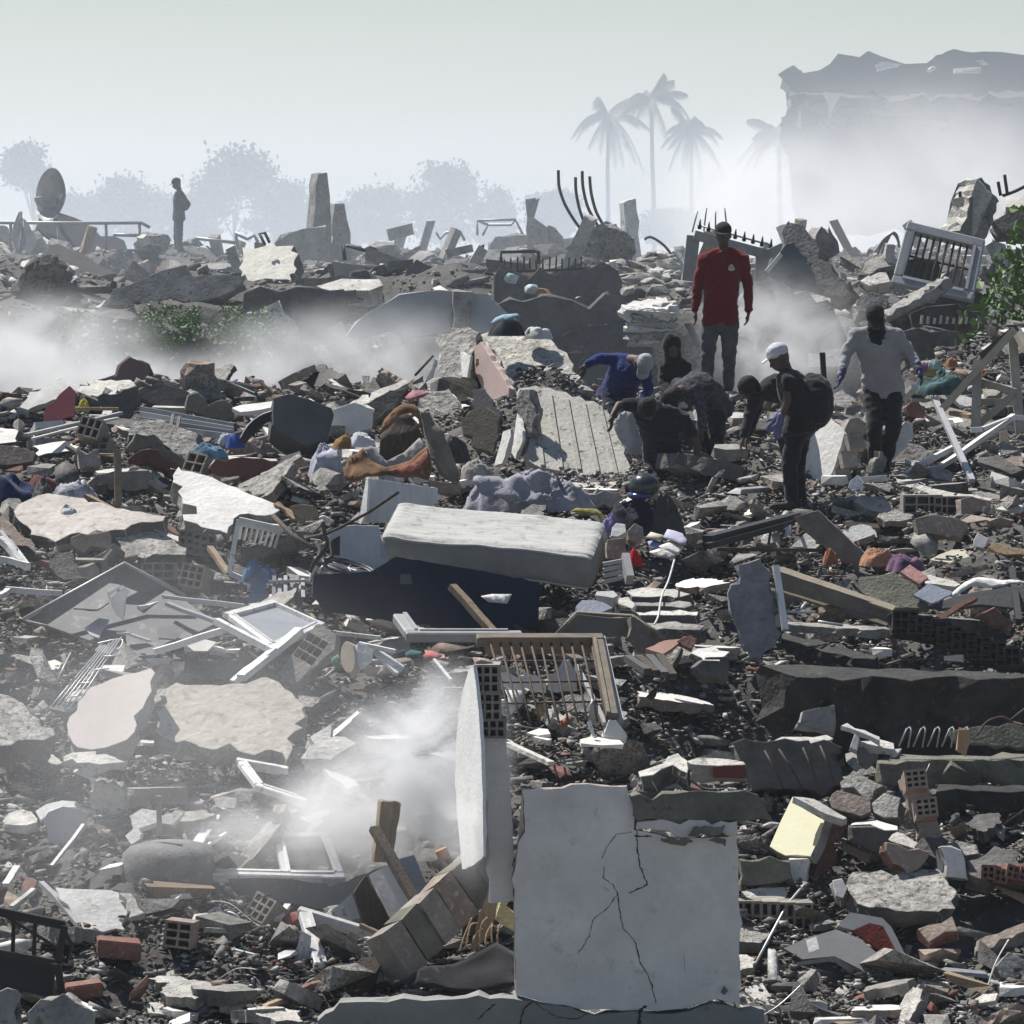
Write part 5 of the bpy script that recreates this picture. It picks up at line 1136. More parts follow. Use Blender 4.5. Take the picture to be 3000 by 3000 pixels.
LR = [
 ([(105, 530), (200, 430), (300, 360), (445, 285), (545, 385), (440, 440), (320, 470), (170, 535)], (34, -10), .05, fabric('white_sack_cloth', (.5, .49, .47)), None, 'dusty white sacking draped over the left ridge', 'sacking'),
 ([(305, 600), (325, 500), (380, 450), (490, 348), (535, 400), (530, 500), (520, 565), (380, 610)], (68, -22), .03, MAROON, None, 'maroon board propped on the left ridge', 'board'),
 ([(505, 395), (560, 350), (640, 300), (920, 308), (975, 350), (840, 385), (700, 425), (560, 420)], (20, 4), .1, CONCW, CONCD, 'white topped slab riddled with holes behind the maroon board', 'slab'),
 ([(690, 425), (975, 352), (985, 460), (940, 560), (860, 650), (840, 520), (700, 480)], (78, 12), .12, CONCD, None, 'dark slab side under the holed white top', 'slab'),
 ([(830, 430), (1000, 355), (1190, 338), (1335, 398), (1310, 520), (1120, 490), (990, 440)], (66, -4), .12, CONCD, None, 'dark stained wall section on the left ridge', 'wall section'),
 ([(1310, 520), (1340, 420), (1480, 440), (1645, 480), (1640, 610), (1480, 570)], (74, 4), .1, OLIVE, None, 'olive plastered wall section right of the dark one', 'wall section'),
 ([(885, 700), (905, 640), (960, 600), (1140, 588), (1280, 640), (1385, 700), (1420, 790), (1330, 880), (1190, 800), (1080, 700), (960, 690)], (36, 8), .12, CONCR, CONCD, 'big rough concrete hunk with red brick below, on the left heap', 'concrete hunk'),
 ([(890, 790), (960, 700), (1080, 705), (1190, 800), (1330, 885), (1480, 960), (1400, 985), (1240, 890), (1060, 780)], (70, 10), .12, OLIVE, None, 'olive plaster face under the rough concrete hunk', 'wall piece'),
 ([(900, 860), (1060, 785), (1240, 895), (1300, 960), (1250, 1010), (1060, 900), (920, 880)], (74, 8), .1, M('deep_red_brick', (.13, .06, .05), var=.2, bump=.3), None, 'dark red brickwork below the olive plaster face', 'brickwork'),
 ([(1470, 880), (1700, 865), (1960, 880), (1960, 1000), (1700, 1010), (1500, 985)], (80, 2), .2, M('deep_red_brick', (.13, .06, .05)), CLAY, 'long dark red brick course behind the big white slab', 'brick course'),
 ([(1420, 820), (1600, 850), (1960, 870), (1960, 885), (1480, 872)], (14, 0), .03, CONCW, None, 'mortar dust strip along the dark red brick course', 'mortar'),
 ([(1585, 755), (1680, 742), (1960, 760), (1960, 835), (1670, 835), (1585, 805)], (78, 4), .14, CLAY, None, 'brown brick course with a tan end above the red course', 'brick course'),
 ([(-40, 640), (60, 650), (240, 700), (180, 740), (60, 755), (-40, 765)], (18, 4), .05, PLAST, CONCD, 'white curling flake at the left edge of the heap', 'flake'),
 ([(225, 775), (300, 760), (440, 748), (590, 788), (520, 810), (280, 845)], (18, -4), .05, PLAST, CONCD, 'bright white flat shard on the left heap', 'shard'),
 ([(-40, 790), (120, 770), (260, 815), (230, 900), (60, 920), (-40, 910)], (60, 8), .12, CLAY, CONCD, 'brown earth and brick lump under the white flake', 'lump'),
 ([(550, 820), (670, 800), (700, 850), (690, 930), (560, 940)], (78, 0), .12, CONC, None, 'grey block left of the wooden post', 'block'),
 ([(670, 960), (760, 940), (1020, 935), (1050, 950), (900, 970), (690, 968)], (16, 0), .05, PLAST, None, 'bright white ledge across the wooden post', 'ledge'),
 ([(690, 975), (1050, 955), (1085, 970), (1085, 1090), (900, 1095), (720, 1060)], (82, 2), .2, CONC, None, 'grey block face under the bright white ledge', 'block'),
 ([(955, 1030), (1020, 975), (1075, 985), (1060, 1070), (970, 1075)], (82, 2), .03, GPLAST, None, 'lighter plaster square on the grey block face', 'plaster'),
 ([(1225, 1010), (1250, 935), (1500, 1005), (1620, 1060), (1780, 1120), (1905, 1165), (1960, 1230), (1940, 1270), (1690, 1262), (1640, 1330), (1615, 1392), (1480, 1370), (1380, 1340), (1300, 1310), (1290, 1262), (1400, 1262), (1385, 1215), (1300, 1190), (1290, 1140), (1260, 1100)], (26, 12), .2, PLAST, CONC, 'big white plastered wall slab lying flat with a hole', 'wall slab'),
 ([(78, 1238), (130, 1200), (190, 1160), (330, 1120), (480, 1130), (600, 1150), (820, 1220), (1000, 1250), (1160, 1278), (1140, 1310), (1080, 1330), (1000, 1320), (800, 1380), (700, 1390), (500, 1400), (400, 1452), (240, 1402), (170, 1330)], (26, -6), .16, M('pinkish_screed', (.44, .40, .365), var=.18, scale=4, bump=.6, bscale=18, spots=(.27, .24, .21), spot_amt=.45), CONCD, 'wide pinkish slab with a curved broken rim and clothes on top', 'slab'),
 ([(790, 1385), (860, 1350), (1080, 1335), (1200, 1430), (1310, 1510), (1315, 1545), (1100, 1560), (895, 1582), (840, 1480)], (24, 8), .14, CONCR, CONCD, 'pitted grey slab tongue right of the pinkish slab', 'slab'),
 ([(1350, 1590), (1400, 1620), (1580, 1690), (1690, 1720), (1660, 1740), (1480, 1730), (1370, 1660)], (40, 10), .1, CONC, CLAY, 'tilted brick wall piece with a light edge under the crate', 'wall piece'),
 ([(640, 1600), (790, 1480), (880, 1520), (870, 1560), (700, 1620)], (70, -8), .08, OLIVE, None, 'olive wall piece below the pinkish slab', 'wall piece'),
 ([(0, 1180), (60, 1130), (140, 1150), (180, 1200), (100, 1240), (0, 1250)], (40, 0), .12, CONC, CONCD, 'grey stone beside the pinkish slab rim', 'stone'),
 ([(1160, 1290), (1200, 1330), (1280, 1410), (1230, 1400), (1150, 1330)], (50, 20), .03, fabric('salmon_cloth', (.42, .22, .17)), None, 'salmon coloured strip beside the big white slab', 'strip'),
 ([(1020, 1325), (1060, 1290), (1150, 1290), (1130, 1325)], (30, 0), .03, M('terracotta', (.40, .25, .19)), None, 'terracotta flake on the pinkish slab', 'flake'),
 ([(-40, 1290), (40, 1270), (130, 1390), (260, 1480), (250, 1520), (120, 1470), (-40, 1380)], (40, 14), .1, CLAY, CONCD, 'brown broken brick pile below the pinkish slab', 'brick pile'),
 ([(500, 1440), (560, 1400), (760, 1400), (785, 1440), (770, 1510), (600, 1530), (510, 1500)], (76, 4), .16, CLAY, None, 'brown brick block propping the pinkish slab', 'brick block'),
 ([(540, 1640), (660, 1610), (700, 1660), (690, 1720), (560, 1720)], (76, 6), .14, GREYCLAY, None, 'grey hollow brick lump above the tray', 'brick block'),
 ([(1860, 640), (1932, 655), (1960, 690), (1900, 700)], (20, 0), .04, PLAST, None, 'small white shard by the blue rags', 'shard'),
]
for i, (pp, tt, th, mt, sd, lb, ct) in enumerate(LR):
 S(ct.replace(' ', '_'), 'd', pp, T(*tt), th, mt, lb, ct, jag=.012 if th > .04 else .005, side=sd, lift=.05)
for i in range(4):
 beam('metal_batten', W('d', (990, 480 + i * 38), 46.4 - i * .12), W('d', (1650, 600 + i * 26), 46.2 - i * .12), .03, .06, (GREYM, ALU)[i % 2], ('topmost grey shutter slat on the left heap', 'second grey shutter slat on the left heap', 'third grey shutter slat on the left heap', 'lowest grey shutter slat on the left heap')[i], 'slat')
for i, p in enumerate(((1215, 560), (1260, 575))):
 beam('shutter_post', W('d', (p[0] + 10, p[1] - 40), 46.0), W('d', (p[0] - 12, p[1] + 70), 45.8), .03, .03, BLACK, ('dark post across the shutter slats', 'second dark post across the shutter slats')[i], 'post')
hw = root('hollow_brick_end', W('d', (1370, 1440), 41.0), 'row of hollow brick ends under the big white slab', 'brick wall')
for i in range(4):
 hbrick(W('d', (1320 + i * 52, 1410 + i * 14), 41.1), (0, 4, 92), mat=GREYCLAY, parent=hw, cols=2, rows=3, size=(.24, .13, .19))
hbrick(W('d', (1410, 900), 44.2), (10, 30, 70), 'hollow brick end with dark cells under the rough hunk', mat=GREYCLAY, cols=2, rows=2, size=(.24, .2, .2))
hbrick(W('d', (655, 640), 45.0), (14, 24, 80), 'hollow brick with dark cells under the long angle bar', mat=GREYCLAY, cols=3, rows=2, size=(.24, .22, .2))
hbrick(W('d', (735, 770), 45.0), (0, 40, 70), 'tipped hollow brick beside the wooden post', mat=GREYCLAY, cols=2, rows=2, size=(.22, .18, .16))
hbrick(W('h', (1390, 470), 39.6), (10, 14, 76), 'hollow brick with cells beside the barred crate foot', mat=CLAY, cols=3, rows=3, size=(.26, .2, .19))
hbrick(W('h', (620, 400), 39.9), (0, 0, 84), 'hollow brick with cells below the clothes', mat=GREYCLAY, cols=3, rows=2, size=(.24, .3, .16))
hbrick(W('h', (1130, 420), 40.0), (0, 6, 88), 'hollow brick with cells under the pitted slab tongue', mat=GREYCLAY, cols=3, rows=2, size=(.24, .28, .14))
cloth('clothes_heap', W('d', (570, 1330), 40.9), (.56, .36, .15), fabric('black_clothes', (.025, .024, .028), var=.4), 'dark heap of clothes lying on the pinkish slab', 'clothes', seed=61, fold=.4, nf=8)
cloth('garment', W('d', (480, 1285), 40.8) + Vector((0, 0, .06)), (.2, .16, .1), fabric('grey_white_clothes', (.42, .43, .45), var=.25), 'pale grey garment on the dark clothes heap', 'clothes', seed=62, fold=.4, nf=6)
cloth('garment', W('d', (610, 1310), 40.75) + Vector((0, 0, .05)), (.17, .14, .06), fabric('red_orange_clothes', (.42, .10, .05), var=.3), 'orange red garment on the dark clothes heap', 'clothes', seed=63, fold=.4, nf=6)
cloth('garment', W('d', (700, 1270), 40.9) + Vector((0, 0, .06)), (.17, .14, .06), fabric('dusty_rose', (.33, .13, .14), var=.3), 'dusty rose garment at the end of the clothes heap', 'clothes', seed=64, fold=.4, nf=6)
sheet('garment', 'd', [(500, 1370), (560, 1340), (700, 1350), (790, 1360), (760, 1400), (640, 1385), (560, 1400)], T(30), fabric('white_clothes', (.55, .55, .57)), 'white cloth hanging under the clothes heap', 'clothes', D=40.5, amp=.03)
cloth('blue_bag', W('d', (90, 1130), 42.7), (.5, .4, .3), fabric('royal_navy', (.012, .022, .075), var=.25), 'large navy blue bag slumped at the left edge', 'bag', seed=65, fold=.14, nf=3)
cloth('striped_garment', W('d', (300, 1100), 42.6), (.2, .2, .19), fabric('striped_grey', (.10, .095, .085), var=.5), 'grey striped garment beside the navy bag', 'clothes', seed=66, fold=.35, nf=9)
cloth('crumpled_clothes', W('d', (520, 1080), 42.7), (.42, .3, .14), fabric('blue_grey_clothes', (.17, .18, .22), var=.6, base2=(.42, .42, .45)), 'crumpled blue grey clothes right of the striped garment', 'clothes', seed=67, fold=.45, nf=10)
cloth('red_bag', W('d', (300, 1010), 43.3), (.28, .2, .08), fabric('dull_crimson', (.15, .05, .05), var=.4), 'dull crimson cloth above the striped garment', 'clothes', seed=68, fold=.4, nf=7)
cloth('yellow_bag', W('d', (595, 455), 46.4), (.11, .1, .07), fabric('yellow_bag', (.42, .36, .05)), 'small yellow bag behind the maroon board', 'bag', seed=69)
cloth('blue_rag', W('d', (1480, 790), 45.0), (.34, .25, .12), fabric('navy_teal', (.025, .07, .12), var=.5, base2=(.1, .2, .28)), 'dark blue and teal clothes beside the brown brick course', 'clothes', seed=70, fold=.4, nf=8)
cloth('blue_rag', W('d', (1670, 715), 45.5), (.16, .14, .1), fabric('vivid_blue', (.03, .09, .36), var=.3), 'vivid blue rag above the brown brick course', 'rag', seed=71, fold=.35)
cloth('white_rag', W('d', (1590, 690), 45.7), (.12, .1, .07), fabric('white_clothes', (.55, .55, .57)), 'little white rag beside the vivid blue one', 'rag', seed=72)
S('tipped_speaker', 'e', [(0, 545), (90, 520), (120, 525), (330, 600), (345, 640), (310, 770), (200, 815), (60, 740), (0, 690)], T(62, 10), .4, ASPH, 'black tipped cupboard lying on the left heap', 'cupboard', D=45.3, jag=.003, lift=.05)
S('pale_board', 'd', [(1640, 470), (1700, 450), (1960, 420), (1960, 465), (1800, 490), (1700, 500)], T(22), .04, PLAST, 'pale flat board on top of the black cupboard', 'board', D=46.6, jag=.004)
for i in range(3):
 tube('black_hose', curve_pts([W('d', (1700 + i * 10, 700 + i * 10), 45.3), W('d', (1760 + i * 20, 600 + i * 16), 45.4), W('d', (1850 + i * 10, 530 + i * 20), 45.5), W('d', (1932, 500 + i * 24), 45.5)]), .02, BLACK, ('upper black hose curling by the black cupboard', 'middle black hose curling by the black cupboard', 'lower black hose curling by the black cupboard')[i], 'hose')
# ---- centre (crop e): slab pile, orange tent cloth, bedding
PDD = 46.3
for q0, q1, q2, q3 in ((-.75, 1.45, 45.4, 47.8), (.15, 1.7, 43.4, 45.6)):
 mark([Vector((q0, q2, 0)), Vector((q1, q2, 0)), Vector((q1, q3, 0)), Vector((q0, q3, 0))])
sa = root('tilted_slab', W('e', (1300, 600), PDD), 'tilted floor slab with a pink painted edge and broken concrete core', 'floor slab')
S('broken_top', 'e', [(1188, 150), (1250, 128), (1440, 118), (1560, 170), (1660, 262), (1740, 390), (1810, 470), (1700, 470), (1560, 452), (1330, 428), (1270, 330), (1200, 190)], T(30, 2), .46, CORE, None, None, at=(1330, 428), D=PDD, jag=.03, parent=sa, step=.09)
S('pink_edge', 'e', [(1138, 225), (1175, 196), (1335, 455), (1330, 640), (1290, 610), (1240, 560), (1205, 520), (1180, 450), (1142, 372)], T(84, -66), .06, PINK, None, None, at=(1290, 610), D=PDD - .25, jag=.006, parent=sa)
S('edge_strip', 'e', [(1175, 190), (1195, 165), (1345, 425), (1345, 640), (1320, 640), (1322, 460)], T(56, -40), .05, CORE, None, None, at=(1320, 640), D=PDD - .27, jag=.008, parent=sa)
cb = root('broken_column', W('e', (1050, 390), PDD + .3), 'broken concrete column head with a white painted face', 'column')
S('core', 'e', [(945, 230), (952, 180), (985, 130), (1060, 120), (1170, 128), (1150, 220), (1110, 300), (1105, 400), (1010, 390), (930, 360)], T(60, -30), .4, CORE, None, None, at=(1105, 400), D=PDD + .35, jag=.02, parent=cb)
S('white_face', 'e', [(948, 228), (1040, 250), (1118, 275), (1098, 398), (1020, 382), (932, 352)], T(78, -66), .03, PLAST, None, None, at=(1098, 398), D=PDD + .28, jag=.003, parent=cb)
sr = root('ribbed_slab', W('e', (1600, 800), 44.9), 'large ribbed concrete floor slab sliding down the pile', 'floor slab')
RIBD = 44.4
RIB = M('ribbed_concrete', (.40, .385, .345), var=.16, scale=4, bump=.5, bscale=24, spots=(.09, .085, .075), spot_amt=.42, rnd=0)
rn = T(36, 2)
S('deck', 'e', [(1392, 470), (1480, 452), (1560, 452), (1700, 500), (1880, 560), (1932, 650), (1990, 800), (2030, 955), (1900, 962), (1740, 948), (1600, 930), (1480, 895), (1440, 850), (1440, 700), (1405, 600)], rn, .2, RIB, None, None, at=(1600, 930), D=RIBD - .35, jag=.012, parent=sr)
for i in range(5):
 a = (1470 + i * 95, 470 + i * 24); b = (1525 + i * 104, 900 + i * 12)
 p0, p1 = on_plane('e', [a, b], rn, (1600, 930), RIBD - .35)
 beam('rib', p0 + rn * .004, p1 + rn * .004, .035, .03, RIB, parent=sr, bev=.008)
S('slab_end', 'e', [(1392, 470), (1440, 480), (1480, 560), (1460, 700), (1450, 830), (1350, 850), (1340, 760), (1380, 620)], T(82, -44), .1, CONCR, None, None, at=(1350, 850), D=RIBD + .1, jag=.015, parent=sr)
S('white_tile_edge', 'e', [(1382, 600), (1412, 700), (1412, 760), (1370, 860), (1350, 820)], T(80, -72), .03, PLAST, None, None, at=(1370, 860), D=RIBD - .05, jag=.004, parent=sr)
S('white_tile', 'e', [(1300, 705), (1342, 690), (1345, 730), (1295, 885), (1250, 900)], T(74, -66), .04, PLAST, 'narrow white tile strip left of the ribbed slab', 'tile', D=RIBD - .2, jag=.004)
cloth('dark_bundle', W('e', (1330, 132), PDD + .3), (.36, .28, .17), fabric('navy_black_bundle', (.02, .024, .032), var=.3), 'dark blue bundle lying on top of the tilted slab', 'bundle', seed=81, fold=.12, nf=2.5)
sheet('blue_stripe', 'e', [(1225, 105), (1260, 65), (1300, 48), (1380, 44), (1400, 60), (1300, 80), (1260, 100)], T(45), fabric('pale_blue', (.25, .36, .43)), 'pale blue cloth folded over the dark bundle', 'cloth', D=PDD + .05, amp=.01)
cloth('white_rag', W('e', (1500, 150), PDD + .5), (.27, .2, .1), fabric('white_grey_cloth', (.5, .5, .5)), 'white rag right of the dark bundle', 'rag', seed=82, fold=.4)
CE = [
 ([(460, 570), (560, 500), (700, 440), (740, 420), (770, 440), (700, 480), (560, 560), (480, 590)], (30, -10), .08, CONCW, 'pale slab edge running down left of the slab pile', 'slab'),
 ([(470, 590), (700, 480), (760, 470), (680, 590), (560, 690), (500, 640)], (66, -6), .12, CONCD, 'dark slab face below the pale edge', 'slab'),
 ([(720, 420), (760, 378), (830, 400), (900, 430), (900, 470), (800, 470)], (50, 0), .12, CONCR, 'crumbled concrete lump left of the white painted column', 'concrete lump'),
 ([(905, 470), (990, 390), (1010, 400), (940, 490)], (40, 0), .04, WOOD, 'short board propped under the white painted column', 'board'),
 ([(985, 520), (1060, 495), (1150, 500), (1100, 530), (1000, 540)], (22, 0), .04, PLAST, 'white shard in the hollow below the column', 'shard'),
 ([(330, 600), (460, 560), (570, 600), (560, 700), (420, 740), (330, 700)], (70, 4), .12, GPLAST, 'grey wall piece behind the lavender cloth', 'wall piece'),
 ([(0, 770), (120, 770), (160, 820), (130, 860), (0, 850)], (66, 0), .12, CONC, 'grey concrete block left of the lavender cloth', 'block'),
 ([(1130, 500), (1200, 470), (1300, 640), (1240, 700), (1160, 600)], (60, -10), .1, ASPH, 'dark slab in the shade under the pink edge', 'slab'),
 ([(1040, 640), (1200, 590), (1280, 640), (1260, 860), (1120, 800)], (62, -10), .06, M('brown_board', (.11, .095, .075), var=.3), 'brown board in the hollow left of the ribbed slab', 'board'),
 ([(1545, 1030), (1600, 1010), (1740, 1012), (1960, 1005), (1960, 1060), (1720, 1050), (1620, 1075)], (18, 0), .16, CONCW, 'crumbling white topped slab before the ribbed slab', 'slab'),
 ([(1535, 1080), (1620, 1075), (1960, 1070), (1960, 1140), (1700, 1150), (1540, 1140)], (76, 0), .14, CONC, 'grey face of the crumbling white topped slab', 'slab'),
 ([(0, 1130), (20, 1125), (190, 1215), (180, 1225), (160, 1235)], (40, 0), .03, WOODO, 'reddish board edge left of the white cabinet', 'board'),
 ([(90, 1150), (130, 1130), (260, 1160), (250, 1210), (180, 1240)], (70, 0), .05, WOOD, 'brown board behind the reddish edge', 'board'),
 ([(880, 1000), (1050, 1010), (1060, 1080), (940, 1080)], (76, 0), .1, CLAY, 'brown block between mattress and brown striped cloth', 'block'),
]
for pp, tt, th, mt, lb, ct in CE:
 S(ct.replace(' ', '_'), 'e', pp, T(*tt), th, mt, lb, ct, jag=.012, lift=.03)
sheet('pink_rag', 'e', [(750, 525), (780, 490), (830, 480), (880, 490), (830, 525), (770, 545)], T(34), fabric('rose_cloth', (.30, .13, .14), var=.3), 'rose coloured rag in the rubble left of the slab pile', 'rag', D=46.2, amp=.03)
tube('thin_pole', [W('e', (805, 385), 47.4), W('e', (905, 275), 47.6)], .014, RUST, 'thin dark pole leaning on the white painted column', 'pole', seg=6)
S('pale_board', 'e', [(860, 420), (900, 345), (915, 290), (930, 300), (900, 400)], T(74, -20), .03, PLAST, 'pale board standing left of the white painted column', 'board', D=46.9, jag=.003)
OR = fabric('brown_orange_cloth', (.155, .085, .042), var=.45)
ORD = fabric('striped_lining', (.16, .13, .11), var=.35)
te = root('striped_blanket', W('e', (750, 960), 43.0), 'brown and grey striped blanket standing up like a tent', 'blanket')
OD = 43.1
sheet('hood', 'e', [(600, 720), (630, 640), (680, 590), (740, 562), (800, 565), (830, 600), (850, 700), (860, 760), (820, 640), (780, 610), (720, 620), (650, 690)], T(60, 0), OR, None, None, at=(600, 720), D=OD, amp=.03, parent=te, th=.02)
sheet('back_fold', 'e', [(615, 720), (700, 610), (780, 605), (825, 650), (850, 760), (780, 800), (660, 880), (600, 830)], T(80, -8), WOODD, None, None, D=OD + .28, amp=.04, parent=te, th=.02)
sheet('right_flap', 'e', [(820, 600), (880, 590), (940, 700), (990, 800), (1060, 960), (1040, 1010), (940, 960), (880, 840), (850, 720)], T(64, 18), fabric('grey_brown_cloth', (.19, .16, .13), var=.35), None, None, D=OD - .05, amp=.04, parent=te, th=.02)
sheet('front_band', 'e', [(520, 800), (560, 790), (640, 880), (740, 830), (830, 745), (870, 800), (780, 890), (640, 930), (560, 880)], T(66), fabric('grey_stripe_cloth', (.30, .285, .27), var=.2), None, None, D=OD - .2, amp=.02, parent=te, th=.02)
sheet('front_fold', 'e', [(390, 930), (430, 850), (520, 800), (560, 880), (640, 930), (780, 885), (870, 800), (890, 900), (880, 985), (700, 970), (540, 975), (480, 1000), (420, 1000)], T(58), OR, None, None, D=OD - .3, amp=.05, parent=te, th=.02)
sheet('red_band', 'e', [(650, 925), (790, 890), (870, 820), (885, 880), (820, 960), (700, 965)], T(60), fabric('brick_red_cloth', (.20, .075, .05), var=.25), None, None, D=OD - .36, amp=.03, parent=te, th=.02)
cloth('lavender_cloth', W('e', (300, 880), 43.4) - Vector((0, 0, .12)), (.32, .26, .34), fabric('pale_lavender', (.36, .36, .42), var=.2), 'pale lavender cloth hanging over the brick course', 'cloth', seed=91, fold=.3, nf=4)
sheet('lavender_cloth', 'e', [(240, 860), (330, 800), (380, 860), (390, 930), (420, 1010), (380, 1050), (330, 1030), (280, 950)], T(74), fabric('pale_lavender', (.36, .36, .42)), 'lower tail of the pale lavender cloth', 'cloth', D=43.1, amp=.05, freq=5)
cloth('mustard_cloth', W('e', (400, 770), 43.9), (.2, .16, .1), fabric('mustard_brown', (.2, .12, .04), var=.3), 'mustard cloth behind the lavender one', 'cloth', seed=92, fold=.35)
cloth('white_rag', W('e', (500, 760), 43.9), (.24, .18, .1), fabric('white_clothes', (.55, .55, .57)), 'white rag beside the mustard cloth', 'rag', seed=93, fold=.4)
LAV = fabric('grey_lilac_sheet', (.27, .265, .30), var=.2)
cloth('bed_sheet', W('e', (1430, 1010), 42.2) - Vector((0, 0, .16)), (1.0, .55, .36), LAV, 'crumpled lilac grey bed sheet spilling below the ribbed slab', 'bed sheet', seed=94, fold=.55, nf=8, res=96)
sheet('bed_sheet', 'e', [(1120, 1010), (1160, 965), (1300, 985), (1450, 950), (1560, 940), (1570, 1020), (1500, 1130), (1330, 1115), (1200, 1085)], T(56), LAV, 'lower folds of the lilac grey bed sheet', 'bed sheet', D=41.8, amp=.07, freq=6.0)
cloth('grey_clothes', W('e', (1150, 940), 43.0), (.3, .24, .14), fabric('greyish_clothes', (.28, .26, .24), var=.5), 'grey and white clothes between blanket and bed sheet', 'clothes', seed=95, fold=.45, nf=8)
cloth('dark_clothes', W('e', (1030, 850), 43.6), (.28, .24, .26), fabric('charcoal_clothes', (.05, .048, .046), var=.5), 'charcoal clothes right of the striped blanket', 'clothes', seed=96, fold=.35, nf=6)
# ---- right of the mattress (crop j / f)
S('plaster_box', 'j', [(950, 110), (980, 75), (1045, 85), (1050, 140), (990, 175), (940, 170)], T(50), .08, PLAST, 'small white box right of the mattress', 'box', D=40.2, jag=.004)
S('brick_lump', 'j', [(905, 200), (940, 170), (1040, 180), (1060, 300), (1000, 340), (910, 330)], T(76, 6), .14, CLAY, 'brown brick lump right of the mattress end', 'brick lump', D=39.9, jag=.008)
S('brick_lump', 'j', [(1060, 130), (1110, 80), (1170, 110), (1180, 190), (1130, 230), (1060, 190)], T(72, 6), .14, CLAY, 'brick lump with a twig behind the red bundle', 'brick lump', D=40.3, jag=.008)
cloth('red_bundle', W('j', (1110, 340), 39.8), (.13, .12, .13), fabric('vivid_red', (.5, .015, .018), var=.2), 'small vivid red bundle right of the mattress', 'bundle', seed=97, fold=.2, nf=3)
for i, (pp, lb) in enumerate((([(1190, 200), (1220, 165), (1310, 180), (1300, 210)], 'cream magazine beside the red bundle'), ([(1200, 230), (1290, 215), (1300, 260), (1230, 280)], 'blue white magazine beside the red bundle'), ([(1310, 190), (1340, 140), (1450, 165), (1480, 215), (1470, 250), (1380, 220)], 'lilac white plastic bag under the steel channel end'), ([(1280, 260), (1400, 225), (1460, 260), (1420, 310), (1300, 290)], 'white papers under the lilac plastic bag'), ([(1210, 300), (1280, 285), (1400, 315), (1370, 335), (1260, 325)], 'grey papers spread before the red bundle'))):
 sheet('papers', 'j', pp, T(26), (fabric('cream_cloth', (.5, .45, .36)), M('blue_print', (.25, .28, .42), var=.5, scale=14), fabric('lilac_bag', (.42, .42, .52)), PLAST, CONCW)[i], lb, 'paper', D=39.9 - i * .06, amp=.02)
cr2 = root('broken_radiator', W('j', (980, 440), 39.0), 'grey finned radiator piece beside the mattress corner', 'radiator')
for i in range(4):
 beam('fin', W('j', (885, 370 + i * 42), 39.2), W('j', (1020, 345 + i * 40), 39.2), .05, .03, GREYM, parent=cr2)
beam('end_plate', W('j', (1040, 320), 39.2), W('j', (1075, 480), 39.0), .06, .1, GREYM, parent=cr2)
S('pipe_piece', 'j', [(840, 560), (960, 555), (995, 590), (960, 610), (830, 590)], T(30), .08, GREYM, 'dull pipe piece under the mattress corner', 'pipe', D=38.3, jag=.004)
sheet('yellow_cloth', 'f', [(60, 1650), (110, 1620), (270, 1640), (330, 1690), (360, 1760), (330, 1780), (270, 1680)], T(60), fabric('mustard_yellow', (.24, .21, .05)), 'yellow trimmed cloth behind the mattress corner', 'cloth', D=40.9, amp=.02)
cloth('purple_cloth', W('f', (380, 1700), 40.9) - Vector((0, 0, .08)), (.15, .14, .13), fabric('muted_purple', (.17, .15, .30)), 'muted purple cloth beside the yellow trim', 'cloth', seed=98)
sheet('white_bag', 'f', [(400, 920), (460, 860), (560, 840), (640, 930), (650, 1100), (640, 1220), (540, 1200), (450, 1060)], T(78), fabric('offwhite_sack', (.34, .335, .34), var=.15), 'off white sack standing under the bent man in navy', 'sack', D=44.3, amp=.06, freq=4)
# ---- right heap (crop g)
wp = root('white_wall_panel', W('g', (560, 1350), 43.0), 'white plastered wall panel standing with its hollow brick edge showing', 'wall panel')
S('white_face', 'g', [(425, 965), (520, 870), (600, 940), (662, 1012), (640, 1100), (580, 1280), (510, 1445), (440, 1440), (375, 1420), (385, 1200)], T(66, -50), .05, PLAST, None, None, at=(510, 1445), D=43.0, jag=.004, parent=wp)
S('brick_edge', 'g', [(660, 1000), (700, 910), (760, 895), (812, 945), (805, 1020), (700, 1300), (640, 1440), (515, 1440), (600, 1220)], T(80, 18), .14, GREYCLAY, None, None, at=(640, 1440), D=43.1, jag=.006, parent=wp)
for i in range(3):
 hbrick(W('g', (735 - i * 45, 1080 + i * 125), 43.0), Euler((RAD(-8), RAD(20), RAD(100))), mat=GREYCLAY, parent=wp, cols=2, rows=2, size=(.12, .14, .15))
S('white_flake', 'g', [(985, 1130), (1040, 990), (1090, 925), (1145, 940), (1140, 1040), (1080, 1130), (1010, 1180)], T(74, 10), .05, PLAST, 'white rounded plaster flake right of the man in grey', 'plaster flake', D=44.9, jag=.006)
for i, (cx, cy, lb) in enumerate(((1205, 1545, 'left hollow brick of the pair with dark cells'), (1420, 1555, 'right hollow brick of the pair with dark cells'))):
 hbrick(W('g', (cx, cy), 41.9), (0, 2, 92), lb + ' on the right heap', mat=GREYCLAY, cols=3, rows=3, size=(.26, .34, .24))
